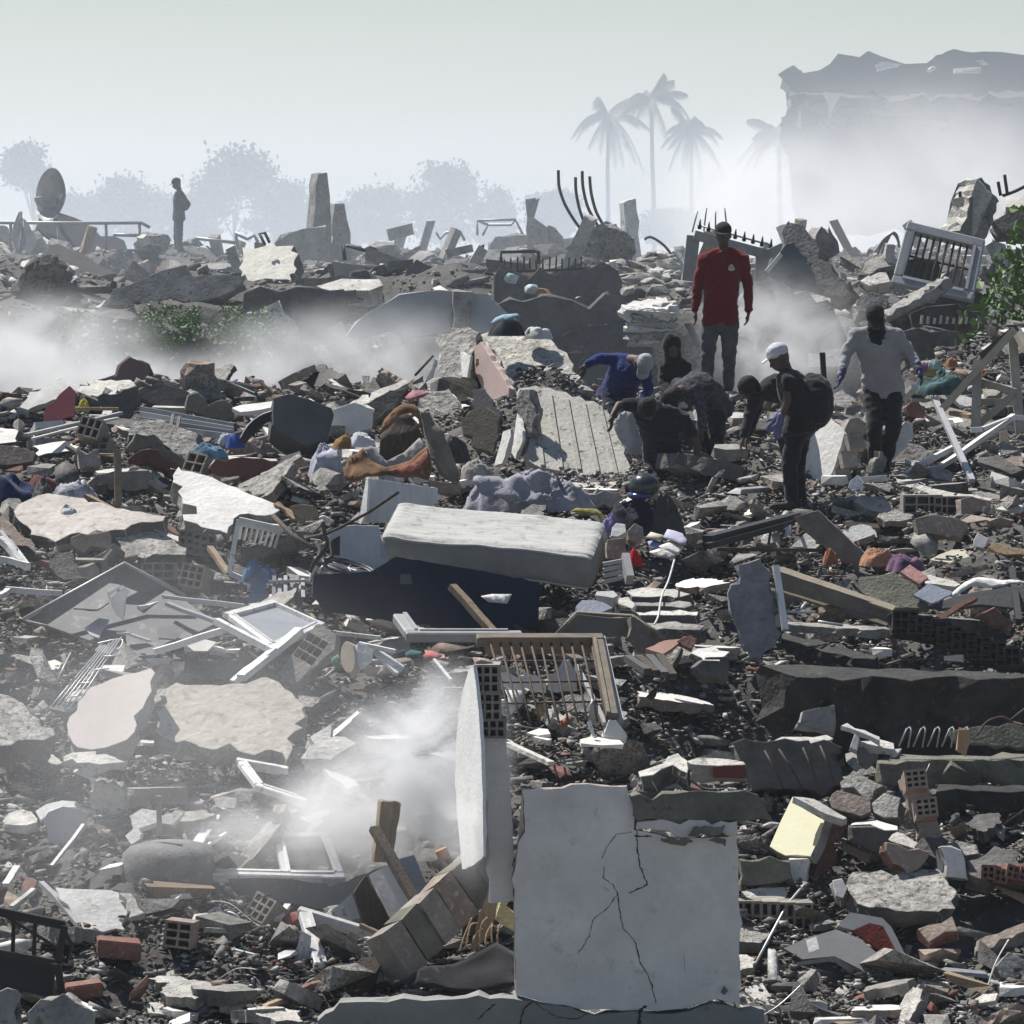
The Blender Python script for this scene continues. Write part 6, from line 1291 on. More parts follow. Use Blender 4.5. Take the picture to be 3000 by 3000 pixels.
CG = [
 ([(1470, 1520), (1560, 1500), (1700, 1510), (1690, 1600), (1480, 1620)], (76, 6), .14, CLAY, 'brown brick right of the hollow pair', 'brick'),
 ([(1160, 1420), (1200, 1405), (1400, 1450), (1700, 1495), (1690, 1510), (1300, 1475)], (18, 0), .05, CONCW, 'mortar strip lying over the hollow pair', 'mortar'),
 ([(720, 1530), (780, 1480), (900, 1490), (1010, 1550), (1000, 1590), (800, 1580)], (40, 6), .12, CONC, 'smooth grey stone in the shade below the man in grey', 'stone'),
 ([(1160, 1640), (1250, 1620), (1480, 1640), (1540, 1680), (1500, 1760), (1180, 1740)], (66, 0), .14, CLAY, 'reddish brick course in the shade on the right heap', 'brick course'),
 ([(1090, 850), (1130, 800), (1250, 890), (1230, 940), (1100, 910)], (60, 10), .08, M('deep_red_brick', (.13, .06, .05)), 'dark red brick right of the man in grey', 'brick'),
 ([(1180, 830), (1280, 800), (1400, 830), (1300, 850)], (20, 0), .04, CONC, 'grey shard near the colourful bag', 'shard'),
 ([(1430, 790), (1450, 755), (1570, 790), (1570, 850), (1480, 830)], (40, 0), .04, PLAST, 'white and dark torn board under the metal frame', 'board'),
 ([(1060, 640), (1130, 600), (1190, 640), (1180, 720), (1090, 740)], (60, 0), .12, CLAY, 'brown earth lump left of the colourful bag', 'lump'),
 ([(1240, 900), (1300, 880), (1550, 1020), (1530, 1050)], (40, 10), .06, CONC, 'grey slab edge behind the crossed metal bars', 'slab'),
 ([(1800, 1220), (1850, 1190), (1932, 1200), (1940, 1270), (1830, 1270)], (40, 0), .1, CLAY, 'brown brick pile at the right edge under the frame', 'brick pile'),
 ([(1740, 1570), (1800, 1540), (1910, 1550), (1930, 1580), (1830, 1590)], (24, 0), .03, PLAST, 'white crumpled paper on the right heap', 'paper'),
 ([(1570, 1790), (1600, 1750), (1680, 1780), (1650, 1840), (1580, 1840)], (60, 0), .05, GPLAST, 'grey lump of plaster above the cream plywood', 'plaster'),
 ([(1660, 1840), (1710, 1810), (1960, 1860), (1960, 1920), (1750, 1880)], (50, 0), .05, WOODO, 'brown board above the cream plywood', 'board'),
 ([(680, 1420), (690, 1370), (740, 1340), (795, 1390), (770, 1430)], (60, 0), .05, fabric('bluish_white', (.40, .42, .47)), 'bluish white plastic bag below the man in grey', 'bag'),
 ([(470, 630), (500, 605), (560, 640), (720, 740), (700, 760), (560, 700)], (30, 10), .1, CLAY, 'brown brick edge behind the white wall panel', 'brick'),
 ([(580, 770), (640, 720), (740, 790), (700, 850), (600, 830)], (40, 0), .1, CONC, 'grey rubble block behind the white wall panel', 'block'),
 ([(960, 1250), (1020, 1130), (1080, 1090), (1250, 1130), (1330, 1190), (1200, 1250), (1060, 1240)], (50, 6), .12, CONC, 'grey boulder right of the boots of the man in grey', 'boulder'),
]
for pp, tt, th, mt, lb, ct in CG:
 S(ct.replace(' ', '_'), 'g', pp, T(*tt), th, mt, lb, ct, jag=.012, lift=.03)
mf = root('roof_truss', W('g', (1700, 960), 45.0), 'tall bent metal roof frame of cream bars on the right heap', 'metal frame')
FRB = M('cream_metal', (.34, .31, .255), rough=.5, metal=.2, var=.2, scale=6, bump=.08, spots=(.16, .13, .1), spot_amt=.3)
for a, b, w, mt in (((1355, 840), (1870, 275), .085, FRB), ((1630, 470), (1880, 265), .05, BLACK), ((1870, 275), (1960, 430), .08, FRB), ((1605, 500), (1590, 975), .085, FRB), ((1850, 340), (1905, 1010), .085, FRB), ((1600, 960), (1860, 740), .05, FRB), ((1600, 640), (1870, 720), .06, FRB), ((1630, 790), (1870, 790), .05, FRB)):
 beam('frame_bar', W('g', a, 45.2), W('g', b, 45.0), w, .06, mt, parent=mf)
for i, (pp, lb) in enumerate((([(1090, 1310), (1330, 1255), (1420, 1200), (1860, 890)], 'long pale bent bar crossing before the metal frame'), ([(1095, 1305), (1215, 1225), (1480, 1090)], 'shorter pale bar under the long bent bar'), ([(1555, 990), (1640, 985), (1860, 900), (1950, 905)], 'pale bar end joining the metal frame'))):
 P_ = [W('g', p, 44.6 - (p[1] - 1000) / 500 * .8) for p in pp]
 r_ = root('bent_bar', P_[0], lb, 'metal bar')
 for a, b in zip(P_, P_[1:]):
  beam('length', a, b, .055, .045, ALU, parent=r_)
beam('white_pole', W('g', (1300, 770), 45.4), W('g', (1565, 1350), 43.6), .055, .04, ALU, 'straight pale pole slanting right of the man in grey', 'pole')
beam('black_post', W('g', (505, 445), 47.3), W('g', (520, 680), 47.2), .05, .04, BLACK, 'short black post behind the man in the white cap', 'post')
cloth('colourful_bag', W('g', (1330, 640), 45.7) - Vector((0, 0, .08)), (.52, .34, .24), fabric('dark_teal_mix', (.02, .032, .032), var=.7, base2=(.06, .12, .12), spots=(.3, .12, .05), spot_amt=.3), 'bundle of colourful teal and orange clothes on the right heap', 'clothes', seed=99, fold=.3, nf=6)
for i, (p, c_, lb) in enumerate((((1215, 515), (.16, .07, .17), 'magenta rag on the colourful bundle'), ((1300, 500), (.22, .32, .32), 'pale teal rag on the colourful bundle'), ((1420, 485), (.28, .13, .06), 'orange rag on the colourful bundle'), ((1260, 545), (.25, .21, .06), 'yellow rag on the colourful bundle'))):
 cloth('bright_rag', W('g', p, 45.5) - Vector((0, 0, .03)), (.13, .11, .05), fabric(lb.split()[0] + '_rag', c_), lb, 'rag', seed=110 + i, fold=.4)
for i, (a, b, mt, lb) in enumerate((((1540, 600), (1870, 740), WOOD, 'weathered board under the metal frame'), ((1560, 640), (1860, 700), GREYM, 'grey bar under the metal frame'), ((1080, 760), (1160, 680), ALU, 'pale bent strip beside the colourful bundle'), ((1420, 870), (1580, 900), WOODO, 'light board in the shade of the metal frame'), ((1580, 1160), (1770, 1180), WHITE, 'thin white strip below the metal frame'), ((1790, 1000), (1800, 1180), WOODD, 'dark stake below the metal frame'))):
 beam('board', W('g', a, 45.6), W('g', b, 45.3), .07, .04, mt, lb, 'board')
# ------------------------------------------------------------------ far heap beyond the dust
def SB(name, k, pts, n, th, mat, label, cat, D, **kw):
 kw.setdefault('jag', .03); kw.setdefault('step', .2)
 return S(name, k, pts, n, th, mat, label, cat, D=D, keep=False, **kw)
HC = CONC
SB('column_stub', 'a', [(1770, 515), (1800, 208), (1852, 202), (1864, 400), (1880, 700), (1830, 700)], T(90, 20), .45, CONC, 'tallest square concrete column stub on the far heap', 'column', 95, jag=.01)
SB('column_stub', 'b', [(-60, 560), (-35, 380), (15, 380), (50, 545), (60, 700), (-40, 700)], T(90, 18), .4, CONC, 'shorter concrete column beside the tallest stub', 'column', 96, jag=.01)
SB('column_stub', 'b', [(1040, 352), (1060, 348), (1088, 352), (1120, 440), (1170, 530), (1180, 640), (1052, 640)], T(88, -10), .4, CONC, 'pointed broken column stub on the far heap', 'column', 100, jag=.02)
SB('column_stub', 'b', [(1600, 375), (1625, 358), (1668, 350), (1690, 620), (1700, 700), (1620, 700), (1606, 500)], T(88, 20), .3, CONCW, 'pale leaning column behind the rebar block', 'column', 100, jag=.012)
SB('column_stub', 'b', [(1180, 510), (1230, 500), (1250, 560), (1250, 640), (1180, 640)], T(86), .3, CONC, 'low column stump beside the pointed stub', 'column', 100)
SB('wall_piece', 'a', [(1560, 600), (1600, 580), (1630, 540), (1720, 525), (1830, 515), (1875, 700), (1600, 700)], T(88, 6), .2, CONC, 'grey wall piece under the tallest column stub', 'wall', 94)
SB('wall_piece', 'b', [(845, 600), (870, 560), (1130, 552), (1145, 600), (1330, 575), (1345, 700), (840, 700)], T(88, 0), .2, CONC, 'long low grey wall on the far skyline', 'wall', 106)
tb_ = SB('square_block', 'a', [(1370, 628), (1450, 632), (1550, 622), (1652, 620), (1658, 700), (1668, 812), (1500, 808), (1376, 818), (1362, 740)], T(40, -22), .35, M('cream_rough_concrete', (.56, .54, .47), var=.16, scale=4, bump=.7, bscale=14, spots=(.38, .36, .31), spot_amt=.4), 'square cream concrete block tilted to the sun on the far heap', 'concrete block', 78, jag=.02, step=.12, side=CONCD)
tube('lifting_loop', [W('a', (1500, 612), 78.3), W('a', (1468, 550), 78.4), W('a', (1500, 545), 78.4), W('a', (1525, 600), 78.3)], .025, RUST, 'bent steel loop above the square cream block', 'rebar', seg=6)
rbk = root('rebar_block', W('b', (1500, 690), 79), 'rough concrete column head with four curved rebars', 'concrete block')
block('core', W('b', (1490, 590), 79.3), (1.12, .8, .68), (4, 8, 20), CONCR, None, None, parent=rbk, seed=5, rough=.09, detail=4)
for pp in ([(1228, 190), (1232, 280), (1255, 360), (1290, 430), (1340, 505), (1390, 560)], [(1325, 230), (1328, 310), (1345, 400), (1375, 490), (1410, 560)], [(1363, 195), (1368, 290), (1395, 400), (1445, 495), (1480, 560)], [(1405, 225), (1414, 320), (1440, 420), (1478, 495), (1510, 560)]):
 tube('rebar', curve_pts([W('b', p, 79.1) for p in pp]), .026, RUST, parent=rbk, seg=7)
tube('rebar', curve_pts([W('b', (1715, 582), 80), W('b', (1755, 570), 80), W('b', (1830, 620), 80), W('b', (1890, 700), 80)]), .022, RUST, 'rebar curling over the stone mass', 'rebar', seg=6)
rngb = random.Random(8)
for i in range(34):
 x, y = rngb.uniform(1590, 1930), rngb.uniform(660, 880)
 block('stone', W('b', (x, y), 74.6 - (y - 660) / 220 * 1.2), (rngb.uniform(.15, .4), rngb.uniform(.2, .35), rngb.uniform(.07, .18)), (rngb.uniform(-20, 20), rngb.uniform(-20, 20), rngb.uniform(0, 180)), (CONC, CONCW, CONCR)[i % 3], 'flat grey stone in the stacked mass right of the rebar block', 'stone', 'stones right of the rebar block', seed=i, detail=1)
pil = root('stone_pillar', W('b', (1750, 1160), 70), 'pale layered stone pillar in the dusty hollow', 'stone pillar')
for i in range(7):
 block('stone_layer', W('b', (1750 + rngb.uniform(-10, 12), 960 + i * 34), 70 + rngb.uniform(-.1, .1)), (.82 + rngb.uniform(-.08, .08), .6, .14), (rngb.uniform(-4, 4), rngb.uniform(-4, 4), rngb.uniform(-8, 8)), (CONCW, PLAST, CONCR)[i % 3], None, None, parent=pil, seed=60 + i, detail=3, rough=.16)
S('capstone', 'b', [(1598, 960), (1690, 930), (1840, 912), (1845, 940), (1915, 955), (1760, 985)], T(24), .2, PLAST, None, None, D=69.7, parent=pil, jag=.03, keep=False)
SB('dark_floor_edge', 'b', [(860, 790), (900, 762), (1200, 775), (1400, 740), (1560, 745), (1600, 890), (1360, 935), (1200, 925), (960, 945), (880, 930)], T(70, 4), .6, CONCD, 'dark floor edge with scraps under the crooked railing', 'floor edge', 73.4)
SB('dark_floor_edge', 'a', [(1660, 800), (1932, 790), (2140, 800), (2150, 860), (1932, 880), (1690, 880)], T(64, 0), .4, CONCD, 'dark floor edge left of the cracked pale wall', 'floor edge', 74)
SB('pale_slab', 'b', [(-120, 812), (0, 805), (215, 808), (225, 845), (150, 868), (-60, 880), (-130, 845)], T(24), .3, CONCW, 'pale crumbling slab end above the smoky hollow', 'slab', 73.6)
SB('pale_slab', 'b', [(505, 852), (560, 843), (632, 878), (560, 892)], T(20), .15, PLAST, 'small white plate above the cracked pale wall', 'plate', 73.3)
SB('roof_sheet', 'b', [(380, 772), (440, 688), (520, 740), (650, 850), (600, 870), (480, 850), (350, 850)], T(60, 14), .08, ASPH, 'dark tent shaped roof sheet over the cracked wall', 'roof sheet', 75)
SB('roof_sheet', 'b', [(-60, 700), (10, 690), (110, 740), (215, 800), (-40, 810)], T(52, 8), .08, ASPH, 'dark roof sheet beside the tilted beams', 'roof sheet', 75)
SB('roof_sheet', 'b', [(650, 740), (850, 745), (840, 790), (740, 860), (640, 830)], T(66, 0), .08, SLATE, 'grey sheet hanging beside the dark floor edge', 'roof sheet', 74.6)
SB('roof_sheet', 'a', [(210, 515), (270, 455), (325, 424), (470, 478), (700, 590), (738, 660), (640, 690), (480, 650), (300, 600)], T(50, 10), .1, ASPH, 'long dark roof sheet sloping under the satellite dish', 'roof sheet', 99)
SB('roof_sheet', 'a', [(200, 800), (270, 630), (330, 610), (560, 720), (700, 790), (640, 860), (300, 850)], T(54, 10), .1, M('dusty_brown_sheet', (.2, .17, .15), var=.15), 'dusty brown roof sheet below the long dark one', 'roof sheet', 90)
beam('roof_edge', W('a', (270, 625), 90), W('a', (200, 800), 90), .05, .05, WHITE, 'thin bright edge of the dusty brown roof sheet', 'edge')
SB('white_slab', 'a', [(-30, 725), (60, 745), (175, 790), (140, 800), (-30, 765)], T(26, 8), .15, CONCW, 'pale slab sloping in at the far left', 'slab', 84)
SB('white_block', 'a', [(-30, 520), (30, 505), (60, 560), (40, 580), (-30, 580)], T(76), .4, CONCW, 'pale block at the far left skyline', 'block', 98)
for i in range(4):
 SB('hanging_cloth', 'a', [(65 + i * 24, 500 - i * 12), (95 + i * 22, 430 + i * 20), (125 + i * 24, 560 + i * 10), (100 + i * 26, 670 - i * 8), (70 + i * 24, 640)], T(74, i * 12 - 18), .05, (CONCW, fabric('faded_cloth', (.35, .33, .31)), CONC, CONCW)[i], ('first faded rag hanging left of the dish', 'second faded rag hanging left of the dish', 'third faded rag hanging left of the dish', 'last faded rag hanging left of the dish')[i], 'rag', 97)
SB('broken_wall', 'a', [(540, 960), (620, 915), (640, 870), (780, 815), (900, 765), (1040, 740), (1090, 790), (1200, 780), (1370, 800), (1330, 880), (1240, 925), (1060, 950), (860, 945), (700, 945)], T(62, 4), .3, CONC, 'long grey wall panel lying over the overgrown mound', 'wall panel', 72.5)
SB('white_edge', 'a', [(540, 960), (618, 912), (622, 925), (556, 966)], T(30), .1, PLAST, 'bright white edge at the end of the long wall panel', 'edge', 72.2)
SB('bright_scrap', 'a', [(900, 790), (960, 750), (1045, 735), (1060, 760), (960, 790), (930, 800)], T(24), .1, CONCW, 'bright broken slab lip over the long wall panel', 'slab', 72.9)
cw = SB('cracked_wall', 'b', [(20, 1120), (150, 1000), (250, 940), (330, 908), (480, 872), (640, 880), (640, 1120)], T(84, 0), .25, M('pale_dusty_plaster', (.42, .42, .42), var=.1, scale=1.2, bump=.1), 'pale cracked wall panel standing in the smoky hollow', 'wall', 71.2, jag=.02)
SB('wall_pier', 'b', [(628, 870), (735, 880), (722, 1110), (632, 1110)], T(88, 4), .35, CONC, 'grey pier beside the pale cracked wall', 'pier', 71.0, jag=.015)
SB('wall_right', 'b', [(735, 885), (820, 890), (880, 960), (960, 1010), (970, 1120), (722, 1120)], T(84, 0), .25, M('pale_dusty_plaster', (.42, .42, .42)), 'pale wall panel right of the grey pier', 'wall', 71.2, jag=.02)
SB('rough_wall', 'a', [(1480, 980), (1560, 960), (1650, 980), (1660, 1130), (1600, 1150), (1500, 1090)], T(64), .3, CONCW, 'bright crumbling wall face beside the overgrown mound', 'wall', 70.5, jag=.05)
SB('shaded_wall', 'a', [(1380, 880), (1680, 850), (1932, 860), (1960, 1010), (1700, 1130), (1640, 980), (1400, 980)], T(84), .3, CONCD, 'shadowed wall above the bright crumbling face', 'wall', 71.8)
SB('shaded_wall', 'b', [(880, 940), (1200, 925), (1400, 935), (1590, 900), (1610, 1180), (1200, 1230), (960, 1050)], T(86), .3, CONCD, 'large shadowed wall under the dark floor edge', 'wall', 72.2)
for i, (pp, D, lb) in enumerate((([(-20, 487), (400, 490), (800, 488), (848, 515)], 98, 'long bent pipe rail on the far skyline'), ([(640, 556), (790, 560)], 98, 'short pipe rail under the long bent one'), ([(1105, 575), (1340, 602)], 98, 'thin pipe right of the distant man'), ([(1330, 545), (1350, 640)], 96, 'bent pipe beside the thin pipe'), ([(1330, 545), (1400, 580), (1440, 560), (1460, 600)], 96, 'kinked pipe beside the square cream block'))):
 tube('pipe_rail', [W('a', p, D) for p in pp], .035, GREYM, lb, 'pipe', seg=6)
for i, x in enumerate((60, 330, 600, 790)):
 tube('rail_post', [W('a', (x, 488), 98), W('a', (x + 3, 640), 98)], .03, GREYM, 'thin upright post under the long bent pipe rail', 'post', 'posts under the long pipe rail', seg=6)
for i, (pp, D, lb) in enumerate((([(770, 560), (770, 475), (985, 470), (1030, 560)], 108, 'outer hoop of the wire canopy frame'), ([(800, 560), (830, 500), (960, 500), (985, 470)], 109, 'inner hoop of the wire canopy frame'), ([(770, 475), (830, 500)], 108.5, 'short strut of the wire canopy frame'), ([(905, 715), (905, 652), (1080, 648), (1115, 655), (1120, 720)], 76, 'black window hoop standing on the dark floor edge'), ([(535, 540), (560, 580), (590, 545), (670, 535), (700, 590)], 104, 'bent thin frame left of the wire canopy'), ([(20, 700), (10, 620), (30, 615), (150, 650), (165, 690)], 78, 'black bent frame over the roof sheet'), ([(140, 640), (160, 628), (195, 640), (180, 670)], 78, 'small black hook beside the bent frame'), ([(760, 700), (800, 618), (808, 622)], 78, 'black stick raised over the far heap'))):
 tube('bent_hoop', [W('b', p, D) for p in pp], .03 if D > 90 else .032, (GREYM if D > 90 else BLACK), lb, 'frame', seg=6)
for i in range(13):
 x = 925 + i * 36
 beam('railing_spike', W('b', (x, 770), 74.3), W('b', (x + rngb.uniform(-5, 5), 685 + rngb.uniform(-8, 12)), 74.3), .025, .025, BLACK, 'thin black spike of the crooked railing on the dark floor edge', 'railing spike', 'spikes of the crooked railing')
beam('railing_rail', W('b', (880, 768), 74.3), W('b', (1380, 750), 74.3), .05, .04, BLACK, 'bottom rail of the crooked railing', 'rail')
for i, (a, b, w, mt, lb) in enumerate((((140, 660), (345, 742), .2, CONC, 'tilted concrete beam left of the tent shaped sheet'), ((590, 665), (745, 632), .12, CONCW, 'pale short beam on the far heap'), ((820, 720), (1060, 745), .14, CONCD, 'dark beam below the window hoop'), ((345, 850), (430, 805), .1, PLAST, 'bright strip above the cracked pale wall'), ((1550, 700), (1585, 890), .16, CONCW, 'leaning pale post at the end of the dark floor edge'), ((265, 560), (400, 525), .25, CONC, 'distant tilted beam on the skyline'))):
 beam('beam', W('b', a, 77 if i != 5 else 104), W('b', b, 77 if i != 5 else 104), w, w, mt, lb, 'beam', jit=.08)
for i, (p, c_, lb) in enumerate((((1150, 890), (.4, .2, .08), 'orange scrap under the dark floor edge'), ((1085, 865), (.4, .5, .5), 'pale cyan scrap under the dark floor edge'), ((965, 805), (.45, .43, .4), 'pale bundle on the dark floor edge'), ((1350, 935), (.5, .48, .45), 'white flake under the dark floor edge'))):
 block('scrap', W('b', p, 73.0), (.3, .2, .16), (0, 10, 30 * i), M(lb.split()[0] + '_scrap', c_), lb, 'scrap', seed=90 + i, detail=1)
dh = root('satellite_dish', W('a', (310, 440), 99.5), 'grey satellite dish on an arm above the long dark roof sheet', 'satellite dish')
bm = bmesh.new()
dc = W('a', (326, 338), 99.3)
dn = Vector((-.72, -.68, .12)).normalized(); du = (Vector((0, 0, 1)) - dn * dn.z).normalized(); ds_ = dn.cross(du)
rings = []
for i in range(6):
 rr = .62 * (i + .02) / 5
 rings.append([bm.verts.new(dc + (ds_ * math.cos(6.2832 * j / 24) * .82 + du * math.sin(6.2832 * j / 24) * .98) * rr * .92 + dn * (.3 * (rr / .62) ** 2 - .1)) for j in range(24)])
for a, b in zip(rings, rings[1:]):
 for j in range(24):
  bm.faces.new((a[j], a[(j + 1) % 24], b[(j + 1) % 24], b[j]))
bmesh.ops.solidify(bm, geom=bm.faces[:], thickness=.02)
bm_obj('reflector', bm, GREYM, dh, smooth=True)
tube('feed_arm', [W('a', (310, 412), 99.4), W('a', (250, 388), 98.9), W('a', (210, 374), 98.6), W('a', (206, 358), 98.6)], .03, GREYM, parent=dh)
beam('receiver', W('a', (203, 358), 98.6), W('a', (232, 352), 98.7), .09, .09, GREYM, parent=dh)
tube('mast', [W('a', (300, 440), 99.5), W('a', (318, 360), 99.4)], .04, GREYM, parent=dh)
block('boulder', W('a', (860, 612), 100), (.78, .6, .55), (0, 5, 10), CONCR, 'big rounded boulder left of the distant man', 'boulder', seed=15)
block('boulder', W('a', (1092, 612), 104), (.34, .4, .3), (0, 10, 30), CONCR, 'smaller boulder behind the distant man', 'boulder', seed=16)
SB('plinth', 'a', [(870, 670), (980, 655), (1150, 670), (1165, 730), (1090, 770), (880, 765)], T(60), .4, CONC, 'broken stone plinth under the distant man', 'plinth', 102.3)
for i in range(46):
 k = 'a' if i % 2 else 'b'
 x = rngb.uniform(0, 1932); D = rngb.uniform(84, 112)
 y = 600 + rngb.uniform(-20, 70)
 p = W(k, (x, y), D)
 p.z = float(HZ(p.x, p.y)) + .15
 block('heap_block', p, (rngb.uniform(.35, 1.1), rngb.uniform(.4, .9), rngb.uniform(.2, .55)), (rngb.uniform(-25, 25), rngb.uniform(-25, 25), rngb.uniform(0, 180)), (CONC, CONCW, CONCD, CONCR)[i % 4], 'broken concrete block on the far heap in the haze', 'concrete block', 'blocks on the far heap', seed=200 + i, detail=1)
# ---- right: gate, leaning columns, window with grille (crop c / r / q)
gt = root('spiked_gate', W('q', (600, 600), 60), 'grey gate frame with a row of spikes on its top rail', 'gate')
GTD = 60.0
for a, b, w in (((270, 285), (960, 470), .34), ((262, 290), (215, 720), .2), ((915, 460), (900, 700), .2), ((960, 470), (1110, 400), .22)):
 beam('gate_bar', W('q', a, GTD), W('q', b, GTD), w * .8, .12, GREYM, parent=gt)
for i in range(9):
 x = 320 + i * 84; y = 232 + i * 23
 if 440 < x < 640:
  pass
 tube('spike', [W('q', (x, y), GTD), W('q', (x + 4, y - 55), GTD), W('q', (x + 8, y - 95), GTD)], .022, BLACK, parent=gt, seg=6, taper=.3)
 tube('scroll', curve_pts([W('q', (x - 16, y - 10), GTD), W('q', (x - 2, y - 38), GTD), W('q', (x + 16, y - 12), GTD)], 4), .012, BLACK, parent=gt, seg=5)
tube('spike_rail', [W('q', (300, 190), GTD), W('q', (1000, 385), GTD)], .013, GREYM, parent=gt, seg=5)
lc = S('leaning_column', 'c', [(560, 1085), (590, 1062), (605, 1085), (620, 1058), (700, 1110), (760, 1200), (850, 1330), (945, 1470), (830, 1500), (740, 1330), (620, 1180), (550, 1160)], T(70, -18), .5, CONC, 'leaning broken concrete column with a jagged end', 'column', D=58.6, jag=.02, keep=False)
S('slate_panel', 'c', [(470, 1350), (500, 1290), (600, 1172), (690, 1260), (800, 1465), (640, 1440), (560, 1400)], T(80, 4), .1, SLATE, 'dark slate panel under the leaning column', 'panel', D=58.8, jag=.01, keep=False)
beam('bright_strip', W('c', (475, 1345), 58.5), W('c', (560, 1245), 58.5), .07, .05, PLAST, 'bright strip left of the slate panel', 'strip')
S('column_stump', 'c', [(758, 1130), (786, 1085), (850, 1082), (858, 1130), (886, 1200), (870, 1260), (810, 1300), (780, 1240)], T(84, 14), .35, CONC, 'short column stump right of the leaning column', 'column', D=60.5, jag=.02, keep=False)
wq = [W('r', p, D) for p, D in (((225, 215), 57.6), ((870, 370), 57.4), ((770, 870), 57.0), ((90, 720), 57.3))]
frame('barred_window', wq, .11, .1, GREYM, 'big grey window frame with a bar grille tilted on the right heap', 'window frame', bars=10, hbars=1, barmat=RUST, barr=.014)
S('green_board', 'r', [(175, 520), (480, 515), (500, 600), (440, 700), (170, 720)], T(80), .05, M('bottle_green', (.03, .065, .055), rough=.6), 'bottle green board inside the barred window frame', 'board', D=57.9, jag=.01, keep=False)
S('grey_scrap', 'r', [(500, 680), (650, 590), (740, 690), (750, 800), (640, 860), (560, 800)], T(74, 10), .06, GREYM, 'grey folded plate inside the barred window frame', 'plate', D=57.2, jag=.01, keep=False)
tc_ = root('tilted_column', W('c', (1680, 1150), 58.5), 'thick pale concrete column tilted with its end in the air', 'column')
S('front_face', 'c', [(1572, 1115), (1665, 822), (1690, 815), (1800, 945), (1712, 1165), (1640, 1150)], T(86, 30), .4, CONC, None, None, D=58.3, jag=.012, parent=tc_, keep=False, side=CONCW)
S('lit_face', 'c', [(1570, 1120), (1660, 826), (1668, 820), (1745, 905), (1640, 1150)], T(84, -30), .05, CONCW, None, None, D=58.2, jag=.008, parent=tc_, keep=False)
for i, (pp, lb) in enumerate((([(1570, 890), (1575, 940), (1610, 995)], 'rebar hook left of the tilted column'), ([(1600, 1015), (1560, 1060), (1545, 1110)], 'rebar drooping left of the tilted column'), ([(1785, 835), (1800, 915)], 'short rebar right of the tilted column top'), ([(1822, 795), (1838, 910)], 'longer rebar right of the tilted column top'), ([(1810, 915), (1880, 890), (1940, 860)], 'bent rebar at the right edge of the heap'))):
 tube('rebar', curve_pts([W('c', p, 58.4) for p in pp], 5), .02, RUST, lb, 'rebar', seg=6)
RH = [
 ([(1790, 1000), (1850, 930), (1960, 905), (1960, 980), (1860, 990)], (24, 0), CONCW, 'bright slab at the top of the right heap', .2),
 ([(1760, 1060), (1860, 1010), (1960, 1000), (1960, 1100), (1820, 1110)], (60, 0), CONCD, 'dark slab face at the top of the right heap', .3),
 ([(1660, 1370), (1790, 1290), (1850, 1420), (1780, 1430)], (70, -10), CONC, 'grey wall piece right of the barred window', .2),
 ([(1780, 1200), (1830, 1190), (1870, 1400), (1850, 1440)], (80, 10), CONCW, 'narrow pale post beside the leaves', .15),
 ([(1800, 1230), (1960, 1200), (1960, 1340), (1850, 1350)], (50, 0), CONCR, 'crumbly pale rubble wall behind the leaves', .3),
 ([(890, 1240), (1000, 1290), (1040, 1300), (1010, 1320), (900, 1270)], (40, 0), CONC, 'thin slab right of the column stump', .12),
 ([(980, 1330), (1060, 1280), (1170, 1240), (1190, 1300), (1060, 1370)], (40, -20), CONC, 'tilted slab left of the barred window', .2),
 ([(1160, 1200), (1190, 1180), (1225, 1230), (1215, 1320), (1180, 1340)], (80, 0), CONCW, 'pale post left of the barred window', .15),
 ([(1010, 1400), (1060, 1360), (1160, 1350), (1170, 1400), (1060, 1430)], (36, 0), CONCW, 'pale curved slab below the tilted slab', .15),
 ([(680, 1480), (760, 1470), (850, 1500), (840, 1540), (720, 1540)], (40, 0), CONCW, 'rounded pale stone under the leaning column', .2),
 ([(980, 1500), (1060, 1470), (1160, 1490), (1140, 1570), (990, 1560)], (60, 0), CONC, 'round grey boulder left of the lit beam', .3),
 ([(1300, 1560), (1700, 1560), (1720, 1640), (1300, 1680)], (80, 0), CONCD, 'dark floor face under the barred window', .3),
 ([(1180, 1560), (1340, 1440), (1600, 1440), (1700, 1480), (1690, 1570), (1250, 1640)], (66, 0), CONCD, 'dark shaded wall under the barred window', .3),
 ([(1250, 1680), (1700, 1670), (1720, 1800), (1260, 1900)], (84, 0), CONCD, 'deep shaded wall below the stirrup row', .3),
 ([(420, 1400), (560, 1420), (840, 1520), (880, 1620), (700, 1900), (420, 1900)], (58, 4), CONCD, 'broad dusty rubble face behind the red sweatered man', .3),
 ([(780, 1560), (920, 1600), (1000, 1700), (900, 1900), (720, 1880)], (50, 6), CONC, 'pale dusty slab face behind the man in grey', .3),
]
for pp, tt, mt, lb, th in RH:
 S('heap_slab', 'c', pp, T(*tt), th, mt, lb, 'slab', D=58.0 + (1500 - max(p[1] for p in pp)) / 1000 * 3, jag=.03, step=.15, keep=False)
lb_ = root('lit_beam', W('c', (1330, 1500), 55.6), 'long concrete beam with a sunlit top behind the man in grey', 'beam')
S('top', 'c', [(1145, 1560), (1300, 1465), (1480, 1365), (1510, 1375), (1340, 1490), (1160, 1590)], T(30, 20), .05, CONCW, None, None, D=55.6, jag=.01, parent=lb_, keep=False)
S('side', 'c', [(1155, 1595), (1340, 1490), (1512, 1378), (1530, 1420), (1500, 1450), (1300, 1560), (1165, 1620)], T(84, 0), .2, CONC, None, None, D=55.55, jag=.01, parent=lb_, keep=False)
